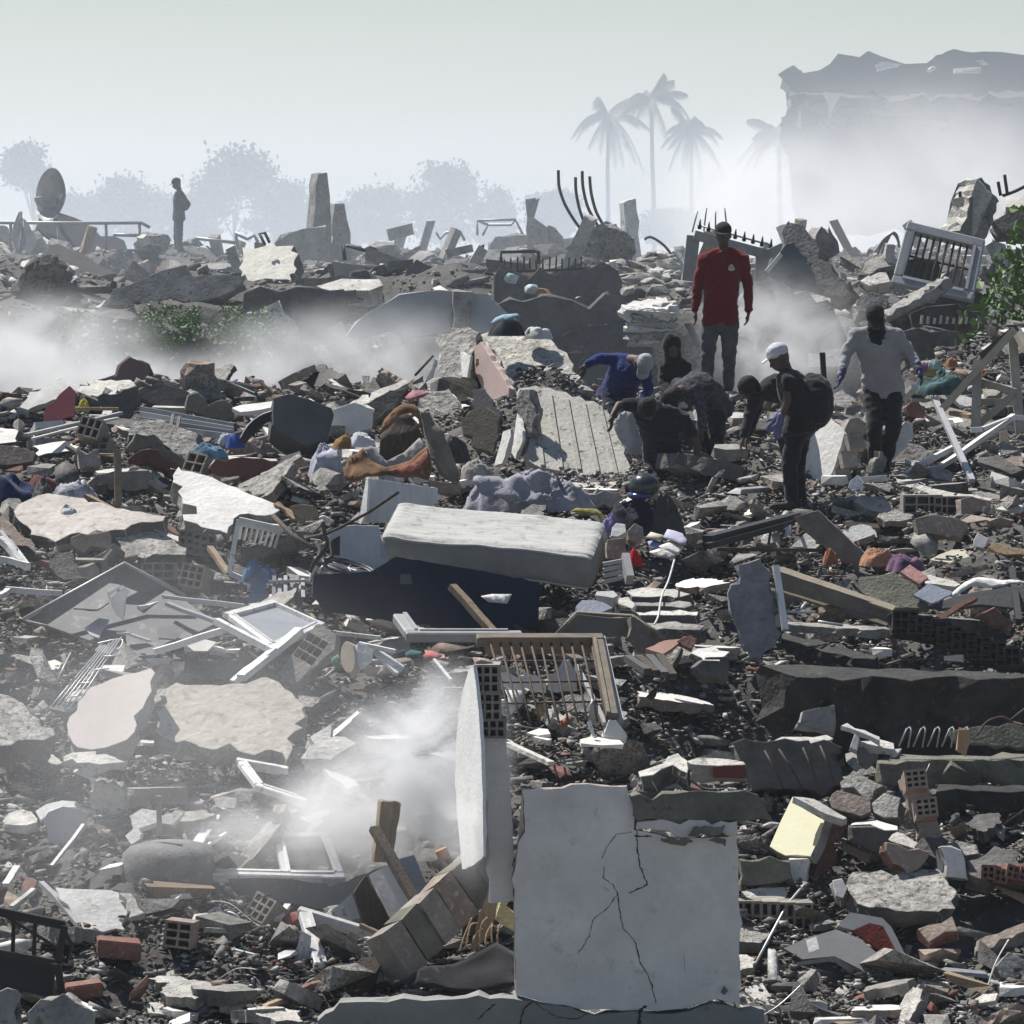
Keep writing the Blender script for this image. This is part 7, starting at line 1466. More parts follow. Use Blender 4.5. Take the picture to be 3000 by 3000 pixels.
for i in range(10):
 beam('stirrup', W('c', (1350 + i * 36, 1640), 57), W('c', (1356 + i * 36, 1590 + (i % 3) * 8), 57), .03, .03, CONCW, 'pale rod end in the row under the barred window', 'rod', 'rod ends under the barred window')
for i in range(3):
 tube('wire', curve_pts([W('c', (1090 + i * 14, 1235 + i * 10), 59), W('c', (1140 + i * 20, 1160 - i * 15), 59), W('c', (1190 + i * 12, 1130 + i * 6), 59), W('c', (1225, 1180 + i * 14), 59)], 5), .016, GREYM, ('outer curled wire left of the barred window', 'middle curled wire left of the barred window', 'inner curled wire left of the barred window')[i], 'wire', seg=5)
for i in range(4):
 tube('thin_rod', [W('q', (250 + i * 110, 260 - i * 10), 66), W('q', (300 + i * 85, 60 - (i % 2) * 30), 66)], .012, GREYM, 'thin faint rod standing in the dust behind the gate', 'rod', 'faint rods behind the gate', seg=5)
# ------------------------------------------------------------------ vegetation
def leaf_cloud(name, pts, sizes, mat, parent, rs_, aspect=.5, droop=.0):
 n = len(pts)
 d = rs_.normal(0, 1, (n, 3)); d /= np.linalg.norm(d, axis=1)[:, None]
 e = rs_.normal(0, 1, (n, 3)); e -= d * (d * e).sum(1)[:, None]; e /= np.linalg.norm(e, axis=1)[:, None]
 u = np.cross(d, e)
 s = np.asarray(sizes)[:, None]
 a = pts - d * s * .5
 V_ = np.stack([a, a + d * s * .45 + e * s * aspect * .5, a + d * s, a + d * s * .45 - e * s * aspect * .5], 1)
 V_[:, 1] += u * s * .08; V_[:, 3] += u * s * .08
 V_ = V_.reshape(-1, 3)
 i = np.arange(n) * 4
 Fc = np.stack([i, i + 1, i + 2, i + 3], 1)
 o = mesh_obj(name, V_, Fc.tolist(), mat, parent)
 o['kind'] = 'stuff'
 return o
LEAF = M('leaf_green', (.06, .11, .035), rough=.6, var=.35, scale=2, bump=0, base2=(.12, .2, .05), rnd=.1, fine=.2)
LEAFB = M('bright_leaf', (.12, .19, .045), rough=.5, var=.25, scale=3, bump=0, rnd=.1)
LEAFD = M('far_leaf', (.045, .06, .035), rough=.7, var=.3, scale=.6, bump=0)
PALM = M('palm_frond', (.05, .065, .035), rough=.6, var=.3, scale=1, bump=0)
BARK = M('bark', (.12, .10, .08), var=.3, scale=3, bump=.5)
for m_ in (LEAF, LEAFB):
 m_.node_tree.nodes['Principled BSDF'].inputs['Transmission Weight'].default_value = 0.0
rl = np.random.RandomState(3)
mc_ = W('a', (930, 1060), 69.5)
pts = []
for _ in range(60):
 c = np.array([mc_.x, mc_.y, mc_.z]) + np.array([rl.uniform(-1.4, 1.5), rl.uniform(-.5, .6), 0])
 f = abs(c[0] - mc_.x) / 1.6
 c[2] += rl.uniform(-.5, .2) * (1 - f * .4)
 pts.append(c + rl.normal(0, .09, (130, 3)))
mound = root('creeper', (mc_.x, mc_.y, float(HZ(mc_.x, mc_.y))), 'dusty green creeper covering the mound below the long wall panel', 'creeper')
block('mound', mc_ + Vector((0, .7, -.25)), (3.1, 1.4, 1.1), (0, 0, 0), CONCD, None, None, parent=mound, seed=44, rough=.08)
pp_ = np.concatenate(pts)
leaf_cloud('leaves', pp_, rl.uniform(.035, .09, len(pp_)), LEAF, mound, rl)
for i in range(46):
 p = mc_ + Vector((rl.uniform(-1.3, 1.6), -.6 + rl.uniform(-.2, .2), rl.uniform(-.55, .2)))
 block('paper_scrap', p, (rl.uniform(.04, .13), .02, rl.uniform(.02, .06)), (rl.uniform(-40, 40), rl.uniform(-40, 40), 0), PLAST, 'white paper scrap caught in the creeper', 'scrap', 'scraps in the creeper', seed=300 + i, detail=0)
bx = root('leafy_shrub', W('c', (1930, 1900), 52), 'green leafy shrub with bright tips at the right edge', 'shrub')
for i in range(7):
 base = W('c', (1990, 1900 - i * 60), 52.2)
 tip = W('c', (1640 + i * 52, 1700 - i * 110), 51.6 + .2 * (i % 3))
 tube('branch', curve_pts([base, base.lerp(tip, .5) + Vector((0, 0, .15)), tip], 5), .016, BARK, parent=bx, seg=6, taper=.3)
 n = 90
 t = rl.uniform(.15, 1, n)[:, None]
 pt_ = np.array(base)[None] * (1 - t) + np.array(tip)[None] * t + rl.normal(0, .1, (n, 3))
 leaf_cloud('leaves', pt_, rl.uniform(.07, .13, n), LEAF, bx, rl, .7)
 n = 9
 pt_ = np.array(tip)[None] + rl.normal(0, .07, (n, 3))
 leaf_cloud('leaf_tips', pt_, rl.uniform(.09, .15, n), LEAFB, bx, rl, .8)
def tree(c, w, h, label, seed, trunk=True, n=6000, kind=0):
 rr = np.random.RandomState(seed)
 r = root('tree', (c.x, c.y, 0), label, 'tree', None)
 top = c.z
 tube('trunk', [Vector((c.x, c.y, -.3)), Vector((c.x + .2, c.y, top * .45)), Vector((c.x, c.y, top * .9))], .35, BARK, parent=r, seg=8, taper=.3)
 P_ = []
 k = 16
 for i in range(k):
  a, z = rr.uniform(0, 6.28), rr.uniform(-1, 1)
  q = np.array([math.cos(a) * w * .5 * math.sqrt(1 - z * z * .8) * rr.uniform(.3, 1), math.sin(a) * w * .4 * rr.uniform(.2, 1), z * h * .5])
  if kind == 1:
   q[2] = abs(q[2]) * rr.choice([1, 1, -.3])
  b = np.array([c.x, c.y, top]) + q
  P_.append(b + rr.normal(0, 1, (n // k, 3)) * np.array([w * .13, w * .12, h * .11]))
  if i < 6:
   tube('limb', [Vector((c.x, c.y, top * .6)), Vector(b)], .1, BARK, parent=r, seg=5, taper=.3)
 P_ = np.concatenate(P_)
 leaf_cloud('crown', P_, rr.uniform(.28, .7, len(P_)), LEAFD, r, rr, .6)
for u, v, w, h, D, lb, sd, kd in ((62, 330, 95, 90, 300, 'open crowned tree in the haze behind the satellite dish', 1, 1), (235, 400, 140, 110, 290, 'broad bushy tree in the haze left of the distant man', 2, 0), (140, 420, 110, 80, 285, 'low round tree in the haze under the open crowned one', 3, 0),
  (440, 375, 120, 140, 290, 'spiky topped tree in the haze right of the distant man', 4, 1), (530, 410, 110, 90, 285, 'low tree in the haze before the tallest column stub', 5, 0), (700, 405, 110, 80, 300, 'rounded tree in the haze behind the shorter column', 6, 0), (830, 385, 150, 110, 300, 'large domed tree in the haze behind the wire canopy', 7, 0),
  (925, 410, 80, 80, 300, 'small tree in the haze right of the domed one', 8, 0), (1040, 410, 90, 80, 310, 'faint low tree in the haze left of the palms', 9, 0), (350, 420, 120, 70, 280, 'hedge like tree in the haze behind the distant man', 10, 0), (640, 430, 100, 60, 290, 'faint shrubby tree between the two column stubs', 11, 0), (1260, 430, 120, 50, 330, 'faint low tree under the palms', 12, 0)):
 D *= 1.6
 c = PD(u / .644, v / .644, D)
 s_ = D / (14272 * .644)
 tree(c, w * s_, h * s_, lb, sd, kind=kd)
def palm(k, crown, D, label, R, seed, base=None, nf=19):
 rr = random.Random(seed)
 c = W(k, crown, D)
 r = root('palm_tree', (c.x, c.y, 0), label, 'palm tree', None)
 b = Vector((c.x + rr.uniform(-.3, .3), c.y, -.3))
 tube('trunk', [b, b.lerp(c, .35) + Vector((.15, 0, 0)), b.lerp(c, .7), c - Vector((0, 0, .2))], .27, BARK, parent=r, seg=9, taper=.62)
 tube('crown_shaft', [c - Vector((0, 0, 1.5)), c - Vector((0, 0, .8)), c], .26, PALM, parent=r, seg=8, taper=.5)
 for i in range(nf):
  a = 6.2832 * i / nf + rr.uniform(-.2, .2)
  el = rr.choice([1.1, .8, .5, .25, 0, -.3]) + rr.uniform(-.1, .1)
  L = R * rr.uniform(.85, 1.1)
  dr = rr.uniform(.45, 1.35)
  spine_ = []
  for s in range(9):
   t = s / 8
   hor = L * t * math.cos(el) * (1 - .12 * t)
   ver = L * (t * math.sin(el) - dr * t * t * .75)
   spine_.append(c + Vector((math.cos(a) * hor, math.sin(a) * hor, ver)))
  fr = tube('frond', spine_, .045, PALM, parent=r, seg=5, taper=.2)
  bm = bmesh.new()
  sd_ = Vector((-math.sin(a), math.cos(a), 0))
  for s in range(26):
   t = .12 + .86 * s / 25
   x = t * 8
   i0 = min(7, int(x))
   p = spine_[i0].lerp(spine_[i0 + 1], x - i0)
   d = (spine_[i0 + 1] - spine_[i0]).normalized()
   ll = R * .30 * (math.sin(math.pi * min(1, t * .9 + .1)) ** .6) * rr.uniform(.8, 1.1)
   for sg in (-1, 1):
    q = p + (sd_ * sg * .55 + d * .45 + Vector((0, 0, -.75))).normalized() * ll
    v0, v1, v2 = bm.verts.new(p - d * .09), bm.verts.new(p + d * .09), bm.verts.new(q)
    bm.faces.new((v0, v1, v2))
  o = bm_obj('leaflets', bm, PALM, None)
  o['kind'] = 'stuff'
  o.parent = fr; o.location = Vector(o['_o']) - Vector(r['_o']) - Vector(fr.location)
 return r
PDm = 480
palm('p', (440, 340), PDm, 'tall palm of the three standing farthest from the collapsed block', 4.9, 1)
palm('p', (745, 225), PDm, 'middle and tallest palm of the three in the haze', 5.2, 2)
palm('p', (1030, 445), PDm, 'shortest palm of the three in the haze', 4.4, 3)
palm('p', (1650, 480), 400, 'palm with drooping fronds half lost in the bright dust', 4.6, 5)
cb2 = root('collapsed_block', (24, 312, 0), 'huge collapsed apartment block with sagging roof slabs in the dust', 'building')
BLD = M('far_building', (.13, .125, .13), var=.2, scale=.3, bump=.3, bscale=2)
CBD = 310
o_ = [(580, 250), (600, 215), (625, 198), (665, 205), (680, 215), (780, 205), (840, 160), (880, 145), (1000, 140), (1035, 100), (1060, 95), (1130, 110), (1260, 135), (1390, 165), (1412, 145), (1440, 128), (1470, 114), (1500, 104), (1540, 94), (1580, 88), (1640, 88), (1700, 91), (1800, 100), (1932, 115), (2100, 150), (2100, 1100), (640, 1100), (600, 760), (620, 690), (565, 640), (540, 580), (575, 520), (560, 470), (605, 410), (580, 340), (612, 300)]
S('facade', 'c', o_, T(88, -5), 14, BLD, None, None, D=CBD, at=(640, 1100), jag=.12, step=.9, parent=cb2, keep=False)
for i, (pp, D, t) in enumerate((([(600, 330), (900, 330), (1300, 350), (1300, 365), (900, 350), (600, 345)], 207, 40), ([(600, 450), (1000, 455), (1500, 470), (1500, 488), (1000, 475), (600, 468)], 207, 40), ([(1300, 350), (1960, 330), (1960, 350), (1300, 370)], 207, 40))):
 S('floor_slab', 'c', pp, T(t, 0), .8, BLD, None, None, D=D * 1.46, jag=.15, step=.6, parent=cb2, keep=False)
for i, pp in enumerate(([(1085, 180), (1120, 155), (1230, 160), (1210, 190), (1110, 195)], [(1675, 150), (1700, 142), (1732, 165), (1715, 178)], [(1390, 200), (1420, 188), (1435, 200), (1405, 210)], [(640, 455), (665, 440), (668, 520), (645, 525)], [(1540, 205), (1680, 198), (1680, 210), (1545, 215)])):
 S('pale_patch', 'c', pp, T(70, 0), .1, PLAST, None, None, D=300, jag=.08, step=.8, parent=cb2, keep=False)
# ------------------------------------------------------------------ people
SKIN = M('dark_skin', (.075, .045, .032), rough=.6, var=.1, scale=8, bump=.06, rnd=0, fine=.03, spec=.35)
HAIR = M('black_hair', (.008, .007, .007), rough=.8, var=.3, bump=.4, bscale=120)
EYE = M('eye_white', (.16, .14, .12), rough=.4, var=.03, bump=0)
def loft_bm(bm, rings):
 """rings: (centre, axis_a, axis_b) ellipses -> closed tube with rounded ends"""
 seg = 14
 R = []
 for c, a, b in rings:
  R.append([bm.verts.new(c + a * math.cos(6.2832 * j / seg) + b * math.sin(6.2832 * j / seg)) for j in range(seg)])
 for r0, r1 in zip(R, R[1:]):
  for j in range(seg):
   bm.faces.new((r0[j], r0[(j + 1) % seg], r1[(j + 1) % seg], r1[j]))
 bm.faces.new(list(reversed(R[0]))); bm.faces.new(R[-1])
def cap(bm, p0, p1, r0, r1, flat=1.0, flat_dir=None):
 """tapered capsule"""
 d = p1 - p0
 L = d.length
 if L < 1e-5:
  d = Vector((0, 0, 1)); L = 1e-5
 d.normalize()
 ref = flat_dir if flat_dir is not None else (Vector((0, 1, 0)) if abs(d.y) < .9 else Vector((1, 0, 0)))
 b = (ref - d * ref.dot(d)).normalized()
 a = d.cross(b)
 rings = []
 for s in (-.97, -.8, -.45, 0):
  k = math.sqrt(max(0, 1 - s * s))
  rings.append((p0 + d * (s * r0), a * r0 * k, b * r0 * k * flat))
 for s in (0, .45, .8, .97):
  k = math.sqrt(max(0, 1 - s * s))
  rings.append((p1 + d * (s * r1), a * r1 * k, b * r1 * k * flat))
 loft_bm(bm, rings)
def ball(bm, c, rx, ry, rz, X=Vector((1, 0, 0)), Y=Vector((0, 1, 0)), Z=Vector((0, 0, 1))):
 rings = []
 for i in range(9):
  t = -1 + 2 * (i + .15) / 8.3
  k = math.sqrt(max(.0004, 1 - t * t))
  rings.append((c + Z * (t * rz), X * rx * k, Y * ry * k))
 loft_bm(bm, rings)
def remeshed(name, bm, mat, parent, voxel=.014, smooth=4, wrinkle=0.0, wf=9.0, mats=None):
 bmesh.ops.recalc_face_normals(bm, faces=bm.faces)
 me = bpy.data.meshes.new(name)
 bm.to_mesh(me); bm.free()
 o = bpy.data.objects.new(name, me)
 COL.objects.link(o)
 md = o.modifiers.new('remesh', 'REMESH'); md.mode = 'VOXEL'; md.voxel_size = voxel; md.use_smooth_shade = True
 sm = o.modifiers.new('smooth', 'SMOOTH'); sm.iterations = smooth; sm.factor = .5
 dg = bpy.context.evaluated_depsgraph_get()
 me2 = bpy.data.meshes.new_from_object(o.evaluated_get(dg))
 bpy.data.objects.remove(o); bpy.data.meshes.remove(me)
 V_ = np.zeros(len(me2.vertices) * 3); me2.vertices.foreach_get('co', V_); V_ = V_.reshape(-1, 3)
 N_ = np.zeros(len(me2.vertices) * 3); me2.vertices.foreach_get('normal', N_); N_ = N_.reshape(-1, 3)
 if wrinkle:
  for i in range(len(V_)):
   q = Vector(V_[i]) * wf
   q.z *= 1.8
   w = (1 - abs(mnoise.noise(q)) * 2.2) + .5 * (1 - abs(mnoise.noise(q * 2.1 + Vector((3, 1, 7)))) * 2)
   V_[i] += N_[i] * wrinkle * (w - .5)
 c = (V_.min(0) + V_.max(0)) / 2
 me2.vertices.foreach_set('co', (V_ - c).ravel())
 me2.materials.clear()
 for mm in (mats or [mat]):
  me2.materials.append(mm)
 me2.polygons.foreach_set('use_smooth', [True] * len(me2.polygons))
 me2.update()
 me2.name = name
 o = bpy.data.objects.new(name, me2); COL.objects.link(o)
 put(o, c, parent)
 return o
def hand(bm, wrist, fwd, palm, side, open_=.5):
 """palm, four unequal bent fingers and a thumb; fwd = direction of the fingers, palm = palm normal, side = towards the thumb"""
 fwd = fwd.normalized(); side = (side - fwd * side.dot(fwd)).normalized(); palm = fwd.cross(side)
 pc = wrist + fwd * .05
 cap(bm, wrist, wrist + fwd * .075, .028, .036, .55, palm)
 for i, (o, L) in enumerate(((.027, .068), (.010, .078), (-.009, .072), (-.027, .056))):
  b0 = wrist + fwd * .085 + side * o
  k1 = b0 + (fwd + palm * .25 * open_).normalized() * L * .45
  k2 = k1 + (fwd + palm * .95 * open_).normalized() * L * .32
  k3 = k2 + (fwd * .6 + palm * 1.3 * open_).normalized() * L * .28
  cap(bm, b0, k1, .0105, .0098); cap(bm, k1, k2, .0098, .0090); cap(bm, k2, k3, .0090, .0075)
 t0 = wrist + fwd * .03 + side * .026
 t1 = t0 + (fwd * .7 + side * .75 + palm * .3).normalized() * .042
 t2 = t1 + (fwd * .95 + side * .2 + palm * .5).normalized() * .034
 cap(bm, t0, t1, .014, .012); cap(bm, t1, t2, .012, .0095)
def person(J, label, face, shirt, trousers, hat=None, sleeve=1.0, gloves=None, scarf=None, pack=None, emblem=False, helmet=None, hood=None, hair=True, shoes=None, girth=1.0, tilt=0.0, group=None):
 """J: joint name -> world point. face: direction the face looks. One continuous body mesh; clothes are its parts."""
 face = face.normalized()
 pel, neck, head = J['pelvis'], J['neck'], J['head']
 foot = min((J.get('ankle_l', pel), J.get('ankle_r', pel)), key=lambda p: p.z)
 r = root('person', Vector((pel.x, pel.y, foot.z - .07)), label, 'person', group)
 sl, sr = J['shoulder_l'], J['shoulder_r']
 side = (sl - sr).normalized()
 spine = (neck - pel).normalized()
 front = side.cross(spine).normalized()
 if front.dot(face) < 0 and abs(front.dot(face)) > .15:
  front = -front
 up = (head - neck).normalized()
 hs = face.cross(up).normalized(); fz = up.cross(hs).normalized() * 1.0
 fz = fz if fz.dot(face) > 0 else -fz
 body = bmesh.new()
 ball(body, head + up * .015, .076, .094, .112, hs, fz, up)
 ball(body, head - up * .055 + fz * .022, .056, .066, .062, hs, fz, up)
 cap(body, head - up * .012 + fz * .088, head - up * .034 + fz * .104, .011, .015)
 cap(body, head + up * .022 + fz * .080 + hs * .035, head + up * .022 + fz * .080 - hs * .035, .012, .012)
 cap(body, head - up * .068 + fz * .083 + hs * .02, head - up * .068 + fz * .083 - hs * .02, .009, .009)
 for s in (-1, 1):
  cap(body, head + hs * (s * .078) + up * .012, head + hs * (s * .080) - up * .026, .015, .012, .5, hs)
 cap(body, head - up * .07 - fz * .015, neck - up * .03, .052, .058)
 hw = (sl - sr).length / 2
 chest = neck.lerp(pel, .36); waist = neck.lerp(pel, .7)
 def torso(bm, g, bottom=1.0):
  rr = [(neck - spine * .01, .075, .06), (neck.lerp(pel, .12), hw * .78, .085), (neck.lerp(pel, .24), hw * .93, .108), (chest, .178, .118), (waist, .158, .105), (neck.lerp(pel, .9), .168, .112), (pel - spine * .03 * bottom, .178, .124), (pel - spine * .075 * bottom, .18, .126)]
  c0 = front * .0
  bowed = J.get('mid')
  rings = []
  for i, (c, a, b) in enumerate(rr):
   if bowed is not None:
    f = min(1, max(0, (c - neck).length / (pel - neck).length))
    c = c + (bowed - neck.lerp(pel, .5)) * (4 * f * (1 - f))
   rings.append((c, side * (a + g) * girth, front * (b + g) * girth))
  loft_bm(bm, rings)
 torso(body, -.012)
 sk = {}
 for s in ('l', 'r'):
  sh, el, wr = J['shoulder_' + s], J.get('elbow_' + s), J.get('wrist_' + s)
  if el is not None:
   cap(body, sh, el, .046, .037); cap(body, el, wr, .037, .026)
   hd = (wr - el).normalized()
   hdir = J.get('hand_' + s)
   hd = (hdir - wr).normalized() if hdir is not None else hd
   tgt = body if gloves is None else sk.setdefault(s, bmesh.new())
   inward = (pel - wr); inward = (inward - hd * inward.dot(hd)).normalized()
   thumb = front - hd * front.dot(hd)
   if thumb.length < .1:
    thumb = side - hd * side.dot(hd)
   hand(tgt, wr, hd, inward, thumb.normalized(), .6)
   if gloves is not None:
    cap(tgt, wr - hd * .05, wr + hd * .02, .034, .034)
    cap(body, wr, wr + hd * .05, .024, .024)
  hp, kn, an = J.get('hip_' + s), J.get('knee_' + s), J.get('ankle_' + s)
  if hp is not None:
   cap(body, hp, kn, .078, .052); cap(body, kn, an, .050, .034)
   fd = J.get('toe_' + s)
   fd = (fd - an) if fd is not None else Vector((face.x, face.y, 0)).normalized() * .17
   cap(body, an - Vector((0, 0, .03)), an + fd * .7 - Vector((0, 0, .055)), .038, .03, .7, Vector((0, 0, 1)))
 bo = remeshed('body', body, SKIN, r, .0125, 3)
 for s in (-1, 1):
  e = bmesh.new(); ball(e, head + fz * .082 + hs * (s * .031) + up * .004, .010, .006, .006, hs, fz, up)
  bm_obj('eye', e, EYE, r, smooth=True)
 sb_ = bmesh.new()
 torso(sb_, .014)
 for s in ('l', 'r'):
  sh, el, wr = J['shoulder_' + s], J.get('elbow_' + s), J.get('wrist_' + s)
  ball(sb_, sh, .068, .068, .066)
  cap(sb_, sh, neck.lerp(sh, .35) + spine * .0, .062, .06)
  if el is not None and sleeve > 0:
   if sleeve < .7:
    e2 = sh.lerp(el, sleeve * 1.45)
    cap(sb_, sh, e2, .066, .06)
   else:
    cap(sb_, sh, el, .064, .053); cap(sb_, el, el.lerp(wr, .93), .052, .040)
 so = remeshed('shirt', sb_, shirt, r, .014, 4, .010, 8.0)
 tb = bmesh.new()
 loft_bm(tb, [(pel.lerp(neck, .06), side * .14 * girth, front * .095 * girth), (pel, side * .155 * girth, front * .108 * girth), (pel - spine * .06, side * .18 * girth, front * .13 * girth), (pel - spine * .12, side * .12, front * .09)])
 for s in ('l', 'r'):
  hp, kn, an = J.get('hip_' + s), J.get('knee_' + s), J.get('ankle_' + s)
  if hp is None:
   continue
  cap(tb, pel.lerp(hp, .7), hp.lerp(kn, .3), .098, .092)
  cap(tb, hp, kn, .095, .072); cap(tb, kn, kn.lerp(an, .94), .070, .056)
 remeshed('trousers', tb, trousers, r, .015, 4, .011, 7.0)
 shb = bmesh.new(); has = False
 for s in ('l', 'r'):
  an = J.get('ankle_' + s)
  if an is None:
   continue
  has = True
  fd = J.get('toe_' + s)
  fd = (fd - an) if fd is not None else Vector((face.x, face.y, 0)).normalized() * .17
  cap(shb, an - fd * .3 - Vector((0, 0, .045)), an + fd - Vector((0, 0, .06)), .045, .038, .8, Vector((0, 0, 1)))
  cap(shb, an + Vector((0, 0, .04)), an - Vector((0, 0, .05)), .05, .046)
 if has:
  remeshed('shoes', shb, shoes or M('dark_shoes', (.02, .019, .018), rough=.7), r, .013, 3)
 else:
  shb.free()
 for gb in sk.values():
  remeshed('glove', gb, gloves, r, .009, 2)
 if hat is not None:
  hb = bmesh.new()
  ball(hb, head + up * .052 - fz * .004, .086, .104, .085, hs, fz, up)
  brim = []
  remeshed('cap_crown', hb, hat, r, .011, 3, .003, 14)
  bb = bmesh.new()
  pl_ = []
  for i in range(13):
   a = -1.25 + 2.5 * i / 12
   pl_.append(head + up * (.045 - .018 * math.cos(a)) + hs * (.078 * math.sin(a)) + fz * (.075 + .085 * max(0, math.cos(a)) ** .7))
  pl_ += [head + up * .042 + hs * .07 * s_ + fz * .05 for s_ in (1, -1)]
  prism(bb, pl_, up, .009, RNG)
  bm_obj('cap_brim', bb, hat, r)
 elif hood is not None:
  hb = bmesh.new()
  ball(hb, head + up * .022 - fz * .016, .096, .108, .125, hs, fz, up)
  cap(hb, head - up * .06 - fz * .02, neck - up * .05, .085, .10)
  remeshed('hood', hb, hood, r, .013, 4, .006)
 elif helmet is not None:
  hb = bmesh.new()
  ball(hb, head + up * .03, .118, .135, .125, hs, fz, up)
  cap(hb, head + up * .05 + fz * .1 + hs * .06, head + up * .05 + fz * .1 - hs * .06, .03, .03)
  remeshed('helmet', hb, helmet, r, .011, 3)
  vb = bmesh.new()
  ball(vb, head - up * .012 + fz * .03, .104, .115, .05, hs, fz, up)
  remeshed('visor', vb, M('blue_visor', (.012, .03, .12), rough=.15, var=.2, bump=0, spec=.6), r, .012, 2)
 elif hair:
  hb = bmesh.new()
  ball(hb, head + up * .046 - fz * .014, .083, .096, .088, hs, fz, up)
  ball(hb, head + up * .0 - fz * .045, .074, .062, .085, hs, fz, up)
  remeshed('hair', hb, HAIR, r, .011, 2, .004, 30)
 if scarf is not None:
  fb = bmesh.new()
  cap(fb, head - up * .10 + fz * .0, neck - up * .0 + front * .03, .08, .085)
  cap(fb, neck + front * .06, neck - spine * .16 + front * .115, .09, .022, .5, front)
  remeshed('scarf', fb, scarf, r, .012, 3, .008, 12)
 if pack is not None:
  pb = bmesh.new()
  ball(pb, pack[0], pack[1][0], pack[1][1], pack[1][2], *pack[2:5]) if len(pack) > 3 else ball(pb, pack[0], *pack[1])
  remeshed('backpack', pb, NAVYB, r, .015, 4, .015, 6)
 if emblem:
  ec = neck.lerp(pel, .26) + front * .142 + side * emblem
  eb = bmesh.new()
  dd = spine; ss = side
  out = [(0, .036), (.012, .032), (.024, .022), (.032, .004), (.032, -.014), (.022, -.028), (.004, -.034), (-.014, -.03), (-.03, -.026), (-.036, -.012), (-.026, 0), (-.022, .016), (-.012, .03)]
  fv = [eb.verts.new(ec - ss * x + dd * z + front * .001) for x, z in out]
  eb.faces.new(fv)
  ex_ = bmesh.ops.extrude_face_region(eb, geom=eb.faces[:])
  for v in ex_['geom']:
   if isinstance(v, bmesh.types.BMVert):
    v.co += front * .006
  bm_obj('emblem', eb, M('emblem_white', (.5, .48, .45), var=.3, scale=60), r)
  rg = [ec - ss * (.0 + .017 * math.cos(a_ * .5236)) + dd * (.002 + .019 * math.sin(a_ * .5236)) + front * .008 for a_ in range(12)]
  tube('emblem_ring', rg, .003, M('emblem_mark', (.15, .08, .08)), parent=r, closed=True, seg=5)
 mark([Vector((r.location.x + dx, r.location.y + dy, 0)) for dx, dy in ((-.25, -.2), (.25, -.2), (.25, .2), (-.25, .2))])
 return r
def joints(k, D, spec):
 return {n: W(k, (p[0], p[1]), D + (p[2] if len(p) > 2 else 0)) for n, p in spec.items()}
NAVYB = fabric('black_navy_cloth', (.012, .012, .016), var=.3)
TOCAM = Vector((0, -1, 0))
RD = 49.7
J = joints('q', RD, {'head': (545, 285, -.02), 'neck': (545, 425), 'shoulder_l': (725, 505), 'shoulder_r': (365, 515), 'elbow_l': (775, 745, .03), 'elbow_r': (300, 755, .03), 'wrist_l': (785, 1010, -.02), 'wrist_r': (280, 1000, -.02),
 'hand_l': (765, 1120, -.04), 'hand_r': (285, 1110, -.04), 'pelvis': (515, 1075), 'hip_l': (605, 1110), 'hip_r': (425, 1110), 'knee_l': (600, 1430, -.03), 'knee_r': (395, 1440, -.03), 'ankle_l': (590, 1735, .02), 'ankle_r': (395, 1760, .0)})
person(J, 'standing man in a red sweater, dark cap and jeans with arms hanging', Vector((-.12, -1, -.08)), fabric('deep_red_wool', (.125, .007, .009), var=.12, bump=.25), fabric('grey_jeans', (.055, .07, .085), var=.3, base2=(.085, .085, .08)), hat=M('dark_cap', (.015, .015, .016), rough=.9), emblem=.085)
S('footing', 'q', [(330, 1800), (520, 1770), (640, 1775), (720, 1890), (640, 1925), (500, 1930), (360, 1900)], T(24), .3, CONCW, 'pale block under the feet of the man in red', 'block', D=49.6, jag=.015)
FD = 103.0
J = joints('a', FD, {'head': (1000, 268), 'neck': (1014, 308), 'shoulder_l': (1026, 330, -.17), 'shoulder_r': (1026, 330, .17), 'elbow_l': (1066, 385, -.2), 'elbow_r': (1060, 388, .2), 'wrist_l': (1052, 410, -.05), 'wrist_r': (1050, 412, .08), 'hand_l': (1042, 404, 0), 'hand_r': (1040, 408, .02),
 'pelvis': (1012, 452), 'hip_l': (1014, 462, -.09), 'hip_r': (1012, 462, .09), 'knee_l': (1014, 570, -.1), 'knee_r': (1000, 570, .08), 'ankle_l': (1022, 672, -.1), 'ankle_r': (1006, 676, .08)})
person(J, 'distant man in a dark jacket and cap looking down with hands behind his back', Vector((-1, -.1, -.35)), fabric('slate_jacket', (.045, .05, .06)), fabric('dark_slate_trousers', (.04, .043, .05)), hat=M('dark_cap', (.015, .015, .016)))
GMD = gd('g', (900, 1290))
J = joints('g', GMD, {'head': (880, 195, -.16), 'neck': (885, 290, -.05), 'shoulder_l': (1030, 315), 'shoulder_r': (745, 315), 'elbow_l': (1125, 445, -.05), 'elbow_r': (665, 470, -.05), 'wrist_l': (1190, 560, -.2), 'wrist_r': (640, 600, -.2), 'hand_l': (1215, 650, -.24), 'hand_r': (610, 690, -.24),
 'pelvis': (935, 690, .1), 'hip_l': (1000, 710, .1), 'hip_r': (860, 710, .1), 'knee_l': (1010, 960, -.1), 'knee_r': (875, 980, -.12), 'ankle_l': (955, 1215, .05), 'ankle_r': (880, 1235, 0)})
person(J, 'man in a grey sweater and black neck scarf bending forward with blue gloves', Vector((0, -.8, -.6)), fabric('mid_grey_wool', (.27, .265, .275), var=.1, bump=.2), fabric('black_trousers', (.012, .012, .016)), hair=False, hood=None, hat=M('dark_cap', (.015, .015, .016)), scarf=fabric('black_scarf', (.010, .010, .013)), gloves=M('blue_rubber', (.02, .03, .10), rough=.6), girth=1.05)
CDW = gd('g', (280, 1510))
